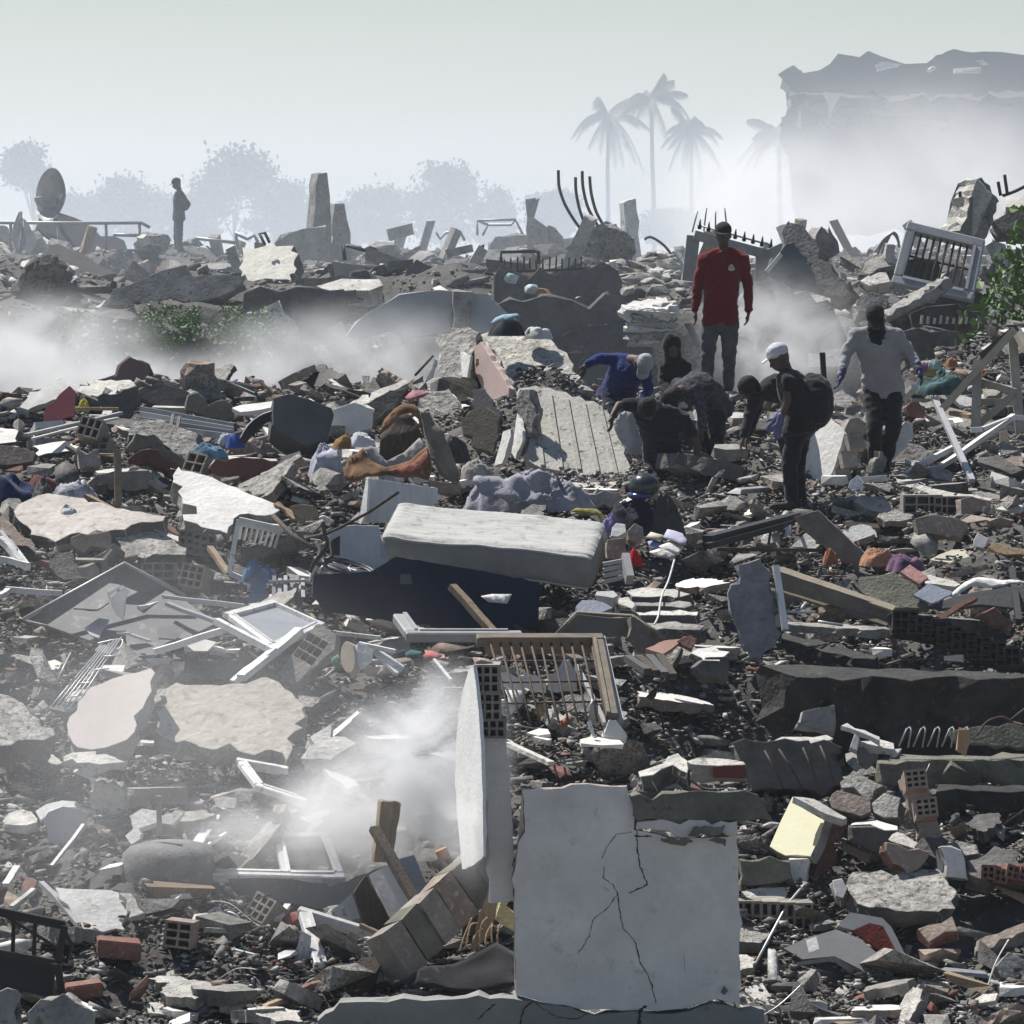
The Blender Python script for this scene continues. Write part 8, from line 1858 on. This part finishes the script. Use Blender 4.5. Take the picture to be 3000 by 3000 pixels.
J = joints('g', CDW, {'head': (200, 478), 'neck': (248, 575), 'shoulder_l': (262, 645, -.17), 'shoulder_r': (300, 640, .18), 'elbow_l': (255, 800, -.22), 'wrist_l': (205, 930, -.22), 'hand_l': (190, 1010, -.22), 'elbow_r': (260, 800, .22), 'wrist_r': (190, 900, .2), 'hand_r': (150, 960, .2),
 'pelvis': (330, 960), 'hip_l': (320, 985, -.09), 'hip_r': (345, 985, .09), 'knee_l': (275, 1240, -.1), 'knee_r': (330, 1240, .1), 'ankle_l': (290, 1480, -.1), 'ankle_r': (345, 1490, .1), 'mid': (340, 770)})
person(J, 'man in a white cap and black vest with a backpack looking down', Vector((-1, -.25, -.4)), fabric('black_vest', (.012, .012, .014)), fabric('black_trousers', (.012, .012, .016)), hat=M('white_cap', (.46, .46, .48), rough=.9, var=.1, bump=.1), sleeve=.18, gloves=M('blue_lilac_glove', (.10, .10, .22), rough=.6), pack=(W('g', (440, 790), CDW + .02), (.18, .22, .25)), girth=1.22)
BD = CDW + 1.4
J = joints('f', BD, {'head': (1500, 655, -.1), 'neck': (1555, 700), 'shoulder_l': (1560, 740, -.15), 'shoulder_r': (1590, 700, .17), 'elbow_l': (1500, 900, -.2), 'wrist_l': (1460, 1040, -.25), 'elbow_r': (1540, 880, .2), 'wrist_r': (1500, 1020, .15), 'pelvis': (1850, 760, .1), 'mid': (1720, 650, 0),
 'hip_l': (1850, 800, 0), 'hip_r': (1870, 800, .2), 'knee_l': (1800, 1080, -.1), 'knee_r': (1840, 1080, .2), 'ankle_l': (1840, 1330, 0), 'ankle_r': (1880, 1330, .2)})
person(J, 'man in a black shirt stooping low behind the man in the white cap', Vector((-1, -.3, -.7)), fabric('black_shirt', (.016, .015, .018)), fabric('black_trousers', (.012, .012, .016)))
ND = 43.8
J = joints('f', ND, {'head': (690, 820, -.28), 'neck': (740, 800, -.12), 'shoulder_l': (960, 890, -.02), 'shoulder_r': (610, 790, -.02), 'elbow_l': (1085, 1110, -.1), 'wrist_l': (1075, 1300, -.22), 'hand_l': (1070, 1390, -.25), 'elbow_r': (450, 790, -.05), 'wrist_r': (395, 880, -.15), 'hand_r': (390, 950, -.18),
 'pelvis': (820, 1230, .2), 'hip_l': (900, 1250, .2), 'hip_r': (740, 1250, .2), 'knee_l': (920, 1420, -.05), 'knee_r': (760, 1430, -.05), 'ankle_l': (930, 1600, .15), 'ankle_r': (780, 1610, .15)})
person(J, 'man in a navy t-shirt bending down with one arm on the ribbed slab', Vector((-.2, -.6, -1)), fabric('navy_tee', (.014, .015, .024)), fabric('charcoal_trousers', (.02, .02, .023)), sleeve=.4, girth=1.1)
PTD = 47.0
PAT = M('patterned_shirt', (.02, .018, .026), rough=.95, var=.9, scale=22, base2=(.05, .048, .058), spots=(.13, .125, .15), spot_amt=.35, bump=.2, rnd=0)
J = joints('f', PTD, {'head': (885, 720, -.3), 'neck': (950, 680, -.2), 'shoulder_l': (1080, 690, -.2), 'shoulder_r': (930, 620, 0), 'elbow_l': (1130, 860, -.25), 'wrist_l': (1120, 960, -.3), 'elbow_r': (860, 760, -.1), 'wrist_r': (850, 880, -.2), 'pelvis': (1220, 790, .15), 'mid': (1130, 640, -.05),
 'hip_l': (1260, 820, .1), 'hip_r': (1170, 840, .2), 'knee_l': (1240, 1040, -.1), 'knee_r': (1130, 1040, 0), 'ankle_l': (1270, 1180, .2), 'ankle_r': (1160, 1190, .2)})
person(J, 'man in a violet patterned shirt doubled over beside the red sweatered man', Vector((-.8, -.5, -.6)), PAT, fabric('black_trousers', (.012, .012, .016)), girth=1.1)
HD = 48.6
J = joints('f', HD, {'head': (880, 320, -.05), 'neck': (890, 420), 'shoulder_l': (985, 480), 'shoulder_r': (825, 500), 'elbow_l': (1000, 610, .05), 'wrist_l': (960, 700, -.1), 'elbow_r': (815, 620, -.05), 'wrist_r': (860, 700, -.2), 'pelvis': (920, 740, .05), 'hip_l': (960, 760), 'hip_r': (880, 760), 'knee_l': (960, 860, -.3), 'knee_r': (870, 860, -.3), 'ankle_l': (960, 980, 0), 'ankle_r': (880, 980, 0)})
person(J, 'person in a black hood crouching before the pale stone pillar', Vector((.1, -1, -.5)), fabric('black_hoodie', (.010, .010, .012)), fabric('black_trousers', (.012, .012, .016)), hood=fabric('black_hoodie', (.010, .010, .012)), girth=.92)
BJD = 47.9
J = joints('f', BJD, {'head': (640, 450, -.25), 'neck': (560, 430, -.1), 'shoulder_l': (660, 490, -.12), 'shoulder_r': (440, 420, .05), 'elbow_l': (690, 660, -.2), 'wrist_l': (640, 760, -.3), 'elbow_r': (270, 420, 0), 'wrist_r': (185, 465, -.1), 'hand_r': (165, 520, -.12), 'pelvis': (440, 680, .2),
 'hip_l': (500, 700, .15), 'hip_r': (380, 700, .2), 'knee_l': (500, 860, -.1), 'knee_r': (380, 870, 0), 'ankle_l': (510, 1010, .2), 'ankle_r': (400, 1010, .2)})
person(J, 'man in a royal blue jacket and pale cap bowing with one arm stretched out', Vector((.3, -.6, -.9)), fabric('royal_blue_jacket', (.008, .02, .12), var=.25, bump=.3), fabric('navy_work_trousers', (.01, .012, .03)), hat=M('pale_grey_cap', (.34, .34, .35), rough=.9, var=.15, bump=.1), girth=1.1)
KD = 41.3
hb_ = bmesh.new()
hc = W('f', (655, 1450), KD)
ball(hb_, hc, .135, .14, .12)
hr = root('helmet', hc, 'shiny black helmet with a blue rim lying on a navy bundle behind the mattress', 'helmet')
remeshed('shell', hb_, M('black_helmet', (.02, .021, .024), rough=.22, var=.2, bump=0, spec=.6), hr, .011, 2)
hb_ = bmesh.new()
ball(hb_, hc - Vector((.03, .02, .075)), .115, .13, .045)
remeshed('rim', hb_, M('blue_visor', (.012, .03, .12), rough=.15, var=.2, bump=0, spec=.6), hr, .012, 2)
cloth('navy_bundle', W('f', (560, 1790), KD), (.5, .4, .3), fabric('navy_rescue_jacket', (.012, .013, .025)), 'navy cloth bundle under the shiny black helmet', 'bundle', seed=121, fold=.35)
cloth('olive_bundle', W('f', (830, 1800), KD - .05), (.34, .3, .3), fabric('olive_camouflage', (.05, .05, .045), var=.5), 'olive trousers crumpled right of the navy bundle', 'clothes', seed=122, fold=.45)
# ------------------------------------------------------------------ loose rubble: the largest pieces as things, the rest as one mass
def unit_protos(seed):
 rng = random.Random(seed)
 out = []
 for i in range(26):
  kind = i % 4
  if kind == 0:
   bm = hull_bm(rng, 9, (1, rng.uniform(.5, .9), rng.uniform(.25, .5)), 6)
  elif kind == 1:
   bm = bmesh.new()
   m = rng.randint(4, 5)
   poly = [Vector((math.cos(6.283 * (j + rng.uniform(-.3, .3)) / m) * .5 * rng.uniform(.6, 1), math.sin(6.283 * (j + rng.uniform(-.3, .3)) / m) * .45 * rng.uniform(.5, 1), 0)) for j in range(m)]
   prism(bm, poly, Vector((0, 0, 1)), rng.uniform(.1, .22), rng, .03)
  elif kind == 2:
   bm = hull_bm(rng, 11, (1, rng.uniform(.45, .7), rng.uniform(.25, .5)), 7)
  else:
   bm = bmesh.new()
   box_bm(bm, Vector(), Vector((1, 0, 0)), Vector((0, 1, 0)), Vector((0, 0, 1)), .6, rng.uniform(.08, .16), rng.uniform(.04, .1), .2, rng)
  bmesh.ops.triangulate(bm, faces=bm.faces)
  bmesh.ops.recalc_face_normals(bm, faces=bm.faces)
  bm.verts.ensure_lookup_table()
  V_ = np.array([v.co[:] for v in bm.verts]); Fc = np.array([[v.index for v in f.verts] for f in bm.faces])
  bm.free()
  out.append((V_, Fc, kind))
 return out
PROT = unit_protos(5)
PAL = .7 * np.array([(.34, .325, .30), (.24, .23, .215), (.15, .145, .135), (.50, .485, .455), (.60, .59, .565), (.27, .13, .095), (.33, .25, .20), (.40, .37, .33), (.09, .088, .085)])
def rot_many(rs, n, tilt):
 a = rs.uniform(0, 6.2832, n)
 ax = rs.uniform(0, 6.2832, n); t = np.abs(rs.normal(0, tilt, n))
 ca, sa = np.cos(a), np.sin(a)
 R1 = np.zeros((n, 3, 3)); R1[:, 0, 0] = ca; R1[:, 0, 1] = -sa; R1[:, 1, 0] = sa; R1[:, 1, 1] = ca; R1[:, 2, 2] = 1
 kx, ky = np.cos(ax), np.sin(ax)
 K = np.zeros((n, 3, 3)); K[:, 0, 2] = ky; K[:, 1, 2] = -kx; K[:, 2, 0] = -ky; K[:, 2, 1] = kx
 st, ct = np.sin(t)[:, None, None], np.cos(t)[:, None, None]
 R2 = np.eye(3)[None] + st * K + (1 - ct) * (K @ K)
 return R2 @ R1
def mass(name, xs, ys, zs, sizes, rs, label, pal_w, tilt=.4, kinds=None):
 n = len(xs)
 R = rot_many(rs, n, tilt)
 pid = rs.randint(0, len(PROT), n)
 ci = rs.choice(len(PAL), n, p=np.array(pal_w) / sum(pal_w))
 cols = PAL[ci] * rs.uniform(.75, 1.2, (n, 1))
 VV, FF, CC = [], [], []
 off = 0
 C = np.stack([xs, ys, zs], 1)
 for p, (V_, Fc, kind) in enumerate(PROT):
  ids = np.nonzero(pid == p)[0]
  if len(ids) == 0:
   continue
  vv = np.einsum('nij,vj->nvi', R[ids], V_) * sizes[ids][:, None, None] + C[ids][:, None, :]
  ff = Fc[None] + (np.arange(len(ids)) * len(V_))[:, None, None] + off
  VV.append(vv.reshape(-1, 3)); FF.append(ff.reshape(-1, 3))
  CC.append(np.repeat(cols[ids], len(Fc), 0))
  off += len(ids) * len(V_)
 VV = np.concatenate(VV); FF = np.concatenate(FF); CC = np.concatenate(CC)
 me = bpy.data.meshes.new(name)
 me.vertices.add(len(VV)); me.vertices.foreach_set('co', VV.ravel())
 me.loops.add(FF.size); me.loops.foreach_set('vertex_index', FF.ravel().astype(np.int32))
 me.polygons.add(len(FF)); me.polygons.foreach_set('loop_start', np.arange(0, FF.size, 3, dtype=np.int32)); me.polygons.foreach_set('loop_total', np.full(len(FF), 3, np.int32))
 me.update()
 at = me.attributes.new('piece_colour', 'FLOAT_COLOR', 'FACE')
 at.data.foreach_set('color', np.concatenate([CC, np.ones((len(CC), 1))], 1).ravel())
 me.materials.append(rubble_mat())
 o = bpy.data.objects.new(name, me); COL.objects.link(o)
 tag(o, label, 'rubble', kind='stuff')
 return o
def rubble_mat():
 if 'rubble_pieces' in MATS:
  return MATS['rubble_pieces']
 m = bpy.data.materials.new('rubble_pieces'); m.use_nodes = True
 nt = m.node_tree; L = nt.links.new; b = nt.nodes['Principled BSDF']
 b.inputs['Roughness'].default_value = .92; b.inputs['Specular IOR Level'].default_value = .2
 at = nt.nodes.new('ShaderNodeAttribute'); at.attribute_name = 'piece_colour'
 tc = nt.nodes.new('ShaderNodeTexCoord')
 n = nt.nodes.new('ShaderNodeTexNoise'); n.inputs['Scale'].default_value = 22; n.inputs['Detail'].default_value = 5
 L(tc.outputs['Object'], n.inputs['Vector'])
 mr = nt.nodes.new('ShaderNodeMapRange'); mr.inputs[1].default_value = .3; mr.inputs[2].default_value = .7; mr.inputs[3].default_value = .65; mr.inputs[4].default_value = 1.25
 L(n.outputs['Fac'], mr.inputs[0])
 mx = nt.nodes.new('ShaderNodeVectorMath'); mx.operation = 'SCALE'
 L(at.outputs['Color'], mx.inputs[0]); L(mr.outputs[0], mx.inputs[3])
 L(mx.outputs[0], b.inputs['Base Color'])
 bp = nt.nodes.new('ShaderNodeBump'); bp.inputs['Strength'].default_value = .6; bp.inputs['Distance'].default_value = .02
 L(n.outputs['Fac'], bp.inputs['Height']); L(bp.outputs[0], b.inputs['Normal'])
 MATS['rubble_pieces'] = m
 return m
rs = np.random.RandomState(21)
ADJ = {'white_plaster': 'white plastered', 'concrete': 'grey concrete', 'rough_concrete': 'rough pitted concrete', 'pale_concrete': 'pale concrete', 'grey_plaster': 'smooth grey plastered', 'dark_concrete': 'dark concrete', 'beige_plaster': 'beige plastered', 'red_brick': 'red', 'dusty_clay_brick': 'dusty tan', 'grey_clay_brick': 'grey', 'weathered_wood': 'weathered wooden', 'dark_wood': 'dark wooden', 'white_paint': 'white painted', 'grey_metal': 'grey metal', 'rusty_rebar': 'rusty', 'black_metal': 'black', 'aluminium': 'bright metal'}
def ltag(o, label, cat, group):
 a = ADJ[o.data.materials[0].name]
 tag(o, label.replace('ADJ', a), cat, group + ', ' + a)
def free(xs, ys):
 return np.array([(int(a // CELL), int(b // CELL)) not in MASK for a, b in zip(xs, ys)])
def scatter(n, y0, y1, smin, smax, power=2.2, avoid=True, clump=True):
 ys = rs.uniform(y0, y1, n); xs = rs.uniform(-1, 1, n) * (.108 * ys + .5)
 if clump:
  d = np.sin(xs * 1.9 + ys * .7) + np.sin(xs * -.9 + ys * 1.7 + 2) + np.sin(xs * 3.3 + 1) * .6
  ok = rs.uniform(0, 1, n) < np.clip(.62 + d * .22, .15, 1)
  xs, ys = xs[ok], ys[ok]
 s = smin * (1 - rs.uniform(0, 1, len(xs)) * (1 - (smin / smax) ** power)) ** (-1 / power)
 if avoid:
  ok = free(xs, ys) | (s < .1)
  for q in (-.5, .5):
   big = s > .12
   ok &= ~big | (free(xs + q * s, ys) & free(xs, ys + q * s))
  xs, ys, s = xs[ok], ys[ok], s[ok]
 return xs, ys, s
def individuals(name, n, y0, y1, smin, smax, kind, mats, label, cat, group, tilt=.35, power=2.0):
 protos = [p for p in PROT if p[2] == kind]
 meshes = []
 for V_, Fc, _ in protos:
  for mt in mats:
   me = bpy.data.meshes.new(name); me.from_pydata(V_.tolist(), [], Fc.tolist()); me.materials.append(mt); meshes.append(me)
 got = 0
 xs, ys, s = scatter(n * 6, y0, y1, smin, smax, power)
 inside = np.abs(xs) < .1045 * ys
 xs, ys, s = xs[inside][:n], ys[inside][:n], s[inside][:n]
 R = rot_many(rs, len(xs), tilt)
 zs = HZ(xs, ys)
 for i in range(len(xs)):
  o = bpy.data.objects.new(name, meshes[rs.randint(len(meshes))])
  COL.objects.link(o)
  Mx = Matrix(R[i].tolist()).to_4x4()
  Mx = Matrix.Translation((xs[i], ys[i], zs[i] + s[i] * .2)) @ Mx @ Matrix.Scale(s[i], 4)
  o.matrix_world = Mx
  ltag(o, label, cat, group)
  mark([Vector((xs[i] - s[i] * .3, ys[i] - s[i] * .3, 0)), Vector((xs[i] + s[i] * .3, ys[i] - s[i] * .3, 0)), Vector((xs[i] + s[i] * .3, ys[i] + s[i] * .3, 0)), Vector((xs[i] - s[i] * .3, ys[i] + s[i] * .3, 0))])
rg = random.Random(77)
slab_meshes = []
for i in range(14):
 bm = bmesh.new()
 m = rg.randint(5, 8)
 poly = [Vector((math.cos(6.283 * j / m + rg.uniform(-.3, .3)) * .5 * rg.uniform(.65, 1.1), math.sin(6.283 * j / m + rg.uniform(-.3, .3)) * .36 * rg.uniform(.6, 1.15), 0)) for j in range(m)]
 poly = jagged(poly, Vector((0, 0, 1)), .02, .07, rg)
 top, bot, sd_ = prism(bm, poly, Vector((0, 0, 1)), rg.uniform(.09, .2), rg, .014, 2)
 for f in sd_:
  f.material_index = 1
 bmesh.ops.recalc_face_normals(bm, faces=bm.faces)
 bmesh.ops.triangulate(bm, faces=bm.faces)
 me = bpy.data.meshes.new('wall_slab'); bm.to_mesh(me); bm.free()
 a_, b_ = ((PLAST, CLAY), (CONC, CONCD), (CONCR, CONCD), (CONCW, CONC), (CONC, GREYCLAY), (CONCD, CONCD), (CONCR, CLAY))[i % 7]
 me.materials.append(a_); me.materials.append(b_)
 slab_meshes.append(me)
wire_meshes = []
for i in range(6):
 o = tube('wire', curve_pts([Vector((-.5, 0, 0)), Vector((-.2, rg.uniform(-.2, .2), rg.uniform(0, .25))), Vector((.15, rg.uniform(-.25, .25), rg.uniform(0, .3))), Vector((.5, rg.uniform(-.2, .2), rg.uniform(-.1, .3)))], 5), .007, (RUST, GREYM, BLACK, ALU, RUST, WHITE)[i], 'x', 'x', seg=5)
 wire_meshes.append(o.data); bpy.data.objects.remove(o)
HERO = dict(MASK)
def place(name, meshes, n, smin, smax, tilt, label, cat, group, lift=.1, y0=30.2, y1=51.5, mk=.35, hero=False):
 global MASK
 keep_, MASK = MASK, (HERO if hero else MASK)
 xs, ys, s = scatter(n * 20, y0, y1, smin, smax, 1.6, False)
 R = rot_many(rs, len(xs), tilt)
 got = 0
 for i in range(len(xs)):
  x, y, q = xs[i], ys[i], s[i]
  if abs(x) > .104 * y or (70 < y < 79 and -5.6 < x < -2.6) or not free(np.array([x, x - q * mk, x + q * mk, x, x]), np.array([y, y, y, y - q * mk, y + q * mk])).all():
   continue
  o = bpy.data.objects.new(name, meshes[rs.randint(len(meshes))]); COL.objects.link(o)
  o.matrix_world = Matrix.Translation((x, y, float(HZ(x, y)) + q * lift)) @ Matrix(R[i].tolist()).to_4x4() @ Matrix.Scale(q, 4)
  ltag(o, label, cat, group)
  if mk > .1 and not hero:
   mark([Vector((x - q * .3, y - q * .25, 0)), Vector((x + q * .3, y - q * .25, 0)), Vector((x + q * .3, y + q * .25, 0)), Vector((x - q * .3, y + q * .25, 0))])
  got += 1
  if got >= n:
   break
 MASK = keep_
place('wall_slab', slab_meshes, 190, .36, 1.0, .36, 'loose ADJ jagged wall slab in the near rubble slope', 'wall slab', 'loose jagged wall slabs')
place('wall_slab', slab_meshes, 105, .35, .85, .6, 'loose ADJ jagged wall slab in the near rubble slope', 'wall slab', 'loose jagged wall slabs', .2, hero=True)
place('wire', wire_meshes, 80, .35, 1.2, .5, 'loose ADJ bent wire curling out of the near rubble slope', 'wire', 'loose bent wires', .02, mk=.05)
individuals('concrete_chunk', 290, 30, 51.5, .24, .65, 0, [CONC, CONCD, CONCR], 'loose ADJ chunk in the near rubble slope', 'concrete chunk', 'loose concrete chunks')
individuals('plaster_shard', 290, 30, 51.5, .22, .65, 1, [PLAST, CONCW, CONC, GPLAST], 'loose flat ADJ shard in the near rubble slope', 'plaster shard', 'loose plaster shards', .3)
individuals('brick_fragment', 170, 30, 51.5, .18, .4, 2, [BRICK, CLAY, GREYCLAY, CLAY], 'loose ADJ brick piece in the near rubble slope', 'brick piece', 'loose brick pieces', .4)
individuals('wood_splinter', 90, 30, 51.5, .2, .5, 3, [WOOD, WOODD, WOOD, WHITE, WOODD, GREYM], 'loose ADJ splintered strip sticking out of the near rubble slope', 'strip', 'loose splintered strips', .3)
place('slab_fragment', [m_ for m_ in slab_meshes if 'clay' not in m_.materials[1].name], 130, .7, 1.6, .45, 'tilted ADJ jagged slab on the far heap in the haze', 'wall slab', 'slabs on the far heap', .12, 72.5, 112)
for i in range(26):
 x, y = rs.uniform(-.1, .1), rs.uniform(74, 110)
 p = Vector((x * y, y, float(HZ(x * y, y)) - .1))
 beam('post', p, p + Vector((rs.uniform(-.5, .5), rs.uniform(-.3, .3), rs.uniform(.4, 1.1))), .18, .16, (CONC, CONCW, WOOD)[i % 3], 'leaning broken post stub on the far heap in the haze', 'post', 'post stubs on the far heap', jit=.1)
xs, ys, s = scatter(200000, 28.5, 52.3, .036, .4, 1.8)
zs = HZ2(xs, ys) + s * rs.uniform(-.05, .35, len(xs)) + rs.uniform(0, .05, len(xs))
mass('rubble', xs, ys, zs, s, rs, 'countless small broken concrete, plaster and brick crumbs covering the near slope', (5, 5, 4, 3, 2, 1.2, 2, 3, 3), .42)
xs, ys, s = scatter(42000, 69, 114, .05, .7, 1.7, False)
zs = HZ(xs, ys) + s * rs.uniform(-.05, .28, len(xs))
mass('rubble', xs, ys, zs, s, rs, 'broken concrete rubble heaped on the far ruin beyond the dust', (6, 5, 4, 3, 1.5, 1, 2, 3, 2), .45)
xs, ys, s = scatter(5000, 52, 69, .05, .5, 1.7, False)
zs = HZ(xs, ys) + s * rs.uniform(-.05, .28, len(xs))
mass('rubble', xs, ys, zs, s, rs, 'broken masonry lying in the dusty hollow between the two heaps', (6, 5, 4, 3, 1.5, 1, 2, 3, 2), .45)
# ------------------------------------------------------------------ air: even haze, and drifting dust
def volume_mat(name, dens, col, aniso, cloud=None):
 m = bpy.data.materials.new(name)
 m.use_nodes = True
 nt = m.node_tree; L = nt.links.new
 nt.nodes.remove(nt.nodes['Principled BSDF'])
 pv = nt.nodes.new('ShaderNodeVolumePrincipled')
 pv.inputs['Color'].default_value = (*col, 1)
 pv.inputs['Anisotropy'].default_value = aniso
 pv.inputs['Density'].default_value = dens
 L(pv.outputs[0], nt.nodes['Material Output'].inputs['Volume'])
 if cloud:
  scale, thr, k, seed = cloud
  tc = nt.nodes.new('ShaderNodeTexCoord')
  ln = nt.nodes.new('ShaderNodeVectorMath'); ln.operation = 'LENGTH'
  L(tc.outputs['Object'], ln.inputs[0])
  geo = nt.nodes.new('ShaderNodeNewGeometry')
  mp = nt.nodes.new('ShaderNodeMapping'); mp.inputs['Location'].default_value = (seed, seed * .7, seed * 1.3); mp.inputs['Scale'].default_value = (1, .6, 1.15)
  L(geo.outputs['Position'], mp.inputs[0])
  n = nt.nodes.new('ShaderNodeTexNoise'); n.inputs['Scale'].default_value = scale; n.inputs['Detail'].default_value = 6; n.inputs['Roughness'].default_value = .6; n.inputs['Distortion'].default_value = .9
  L(mp.outputs[0], n.inputs['Vector'])
  fo = nt.nodes.new('ShaderNodeMapRange'); fo.interpolation_type = 'SMOOTHSTEP'
  fo.inputs[1].default_value = .98; fo.inputs[2].default_value = .15; fo.inputs[3].default_value = 0; fo.inputs[4].default_value = 1
  L(ln.outputs['Value'], fo.inputs[0])
  a = nt.nodes.new('ShaderNodeMath'); a.operation = 'SUBTRACT'; a.inputs[1].default_value = .5
  L(n.outputs['Fac'], a.inputs[0])
  b = nt.nodes.new('ShaderNodeMath'); b.operation = 'MULTIPLY_ADD'; b.inputs[1].default_value = k; b.inputs[2].default_value = 1 - thr
  L(a.outputs[0], b.inputs[0])
  c = nt.nodes.new('ShaderNodeMath'); c.operation = 'MULTIPLY'; c.use_clamp = False
  L(b.outputs[0], c.inputs[0]); L(fo.outputs[0], c.inputs[1])
  d = nt.nodes.new('ShaderNodeMath'); d.operation = 'MULTIPLY'; d.inputs[1].default_value = dens
  e = nt.nodes.new('ShaderNodeMath'); e.operation = 'MAXIMUM'; e.inputs[1].default_value = 0
  L(c.outputs[0], e.inputs[0]); L(e.outputs[0], d.inputs[0]); L(d.outputs[0], pv.inputs['Density'])
 return m
def haze_box():
 bm = bmesh.new()
 bmesh.ops.create_cube(bm, size=1)
 me = bpy.data.meshes.new('haze'); bm.to_mesh(me); bm.free()
 o = bpy.data.objects.new('haze', me); COL.objects.link(o)
 lo, hi = Vector((-420, -15, -1.6)), Vector((420, 1700, 30))
 o.location = (lo + hi) / 2; o.scale = hi - lo
 me.materials.append(volume_mat('haze_air', HAZE_DENSITY, (.84, .91, 1.0), .35))
 tag(o, 'pale dusty haze filling the air over the whole ruin', 'haze', kind='stuff')
def smoke(loc, rad, dens, cloud, label, col=(.98, .98, .98), aniso=.3, rot=(0, 0, 0)):
 bm = bmesh.new()
 bmesh.ops.create_icosphere(bm, subdivisions=3, radius=1.0)
 me = bpy.data.meshes.new('dust_cloud'); bm.to_mesh(me); bm.free()
 o = bpy.data.objects.new('dust_cloud', me); COL.objects.link(o)
 o.location = loc; o.scale = rad; o.rotation_euler = rot
 me.materials.append(volume_mat('dust_cloud', dens, col, aniso, cloud))
 tag(o, label, 'dust cloud', kind='stuff')
 return o
def PX(u, v, D):
 return PD(u / .644, v / .644, D)
HAZE_DENSITY = .0004
haze_box()
BLUE = (.86, .92, 1.0)
smoke((0, 92, 5), (34, 36, 7.5), .016, (.05, .45, 1.2, 1.0), 'thin dust hanging over the far heap', BLUE)
smoke((0, 300, 4), (190, 165, 26), .0075, (.012, .4, .9, 2.0), 'pale dust hanging before the far trees', BLUE)
smoke(PX(60, 680, 62), (2.1, 3, 1.1), .95, (1.1, .5, 3.6, 3.0), 'white dust drifting through the gap behind the maroon wall fragment')
smoke(PX(340, 735, 60), (2.3, 3, .62), .7, (1.2, .55, 3.8, 6.0), 'low dust rolling behind the mauve wall fragment')
smoke(PX(660, 690, 61), (2.4, 3, 1.0), .6, (1.2, .5, 3.6, 8.0), 'grey dust hanging in the gap behind the broken slab pile')
smoke(PX(1480, 640, 55.5), (1.3, 1.8, 1.05), .9, (1.6, .5, 3.8, 11.0), 'dust blowing behind the man in the red sweater')
smoke(PX(1430, 400, 150), (4.4, 8, 3.3), .3, (.4, .5, 3.0, 5.0), 'bright dust plume rising in front of the collapsed block')
smoke(PX(1760, 370, 175), (10.5, 14, 5.4), .11, (.25, .5, 2.6, 15.0), 'thick dust below the collapsed block')
smoke(PX(800, 1440, 33.9), (.75, .5, .95), 6.5, (2.0, .5, 4.2, 31.0), 'bright white dust plume beside the standing wall end')
smoke(PX(690, 1540, 33.7), (.8, .5, .6), 6.0, (2.2, .55, 4.2, 44.0), 'billowing dust behind the timber post')
smoke(PX(560, 1590, 33.9), (1.1, .5, .5), 4.0, (2.3, .62, 4.2, 23.0), 'curling dust over the large white window frame')
smoke(PX(330, 1480, 33.2), (2.7, 1.2, 2.3), .36, (.8, .45, 2.2, 25.0), 'thin grey dust over the pale fallen slabs')
smoke(PX(885, 1560, 31.0), (.3, .22, .5), 2.6, (2.4, .5, 3.6, 52.0), 'thin dust drifting across the foot of the white wall end')
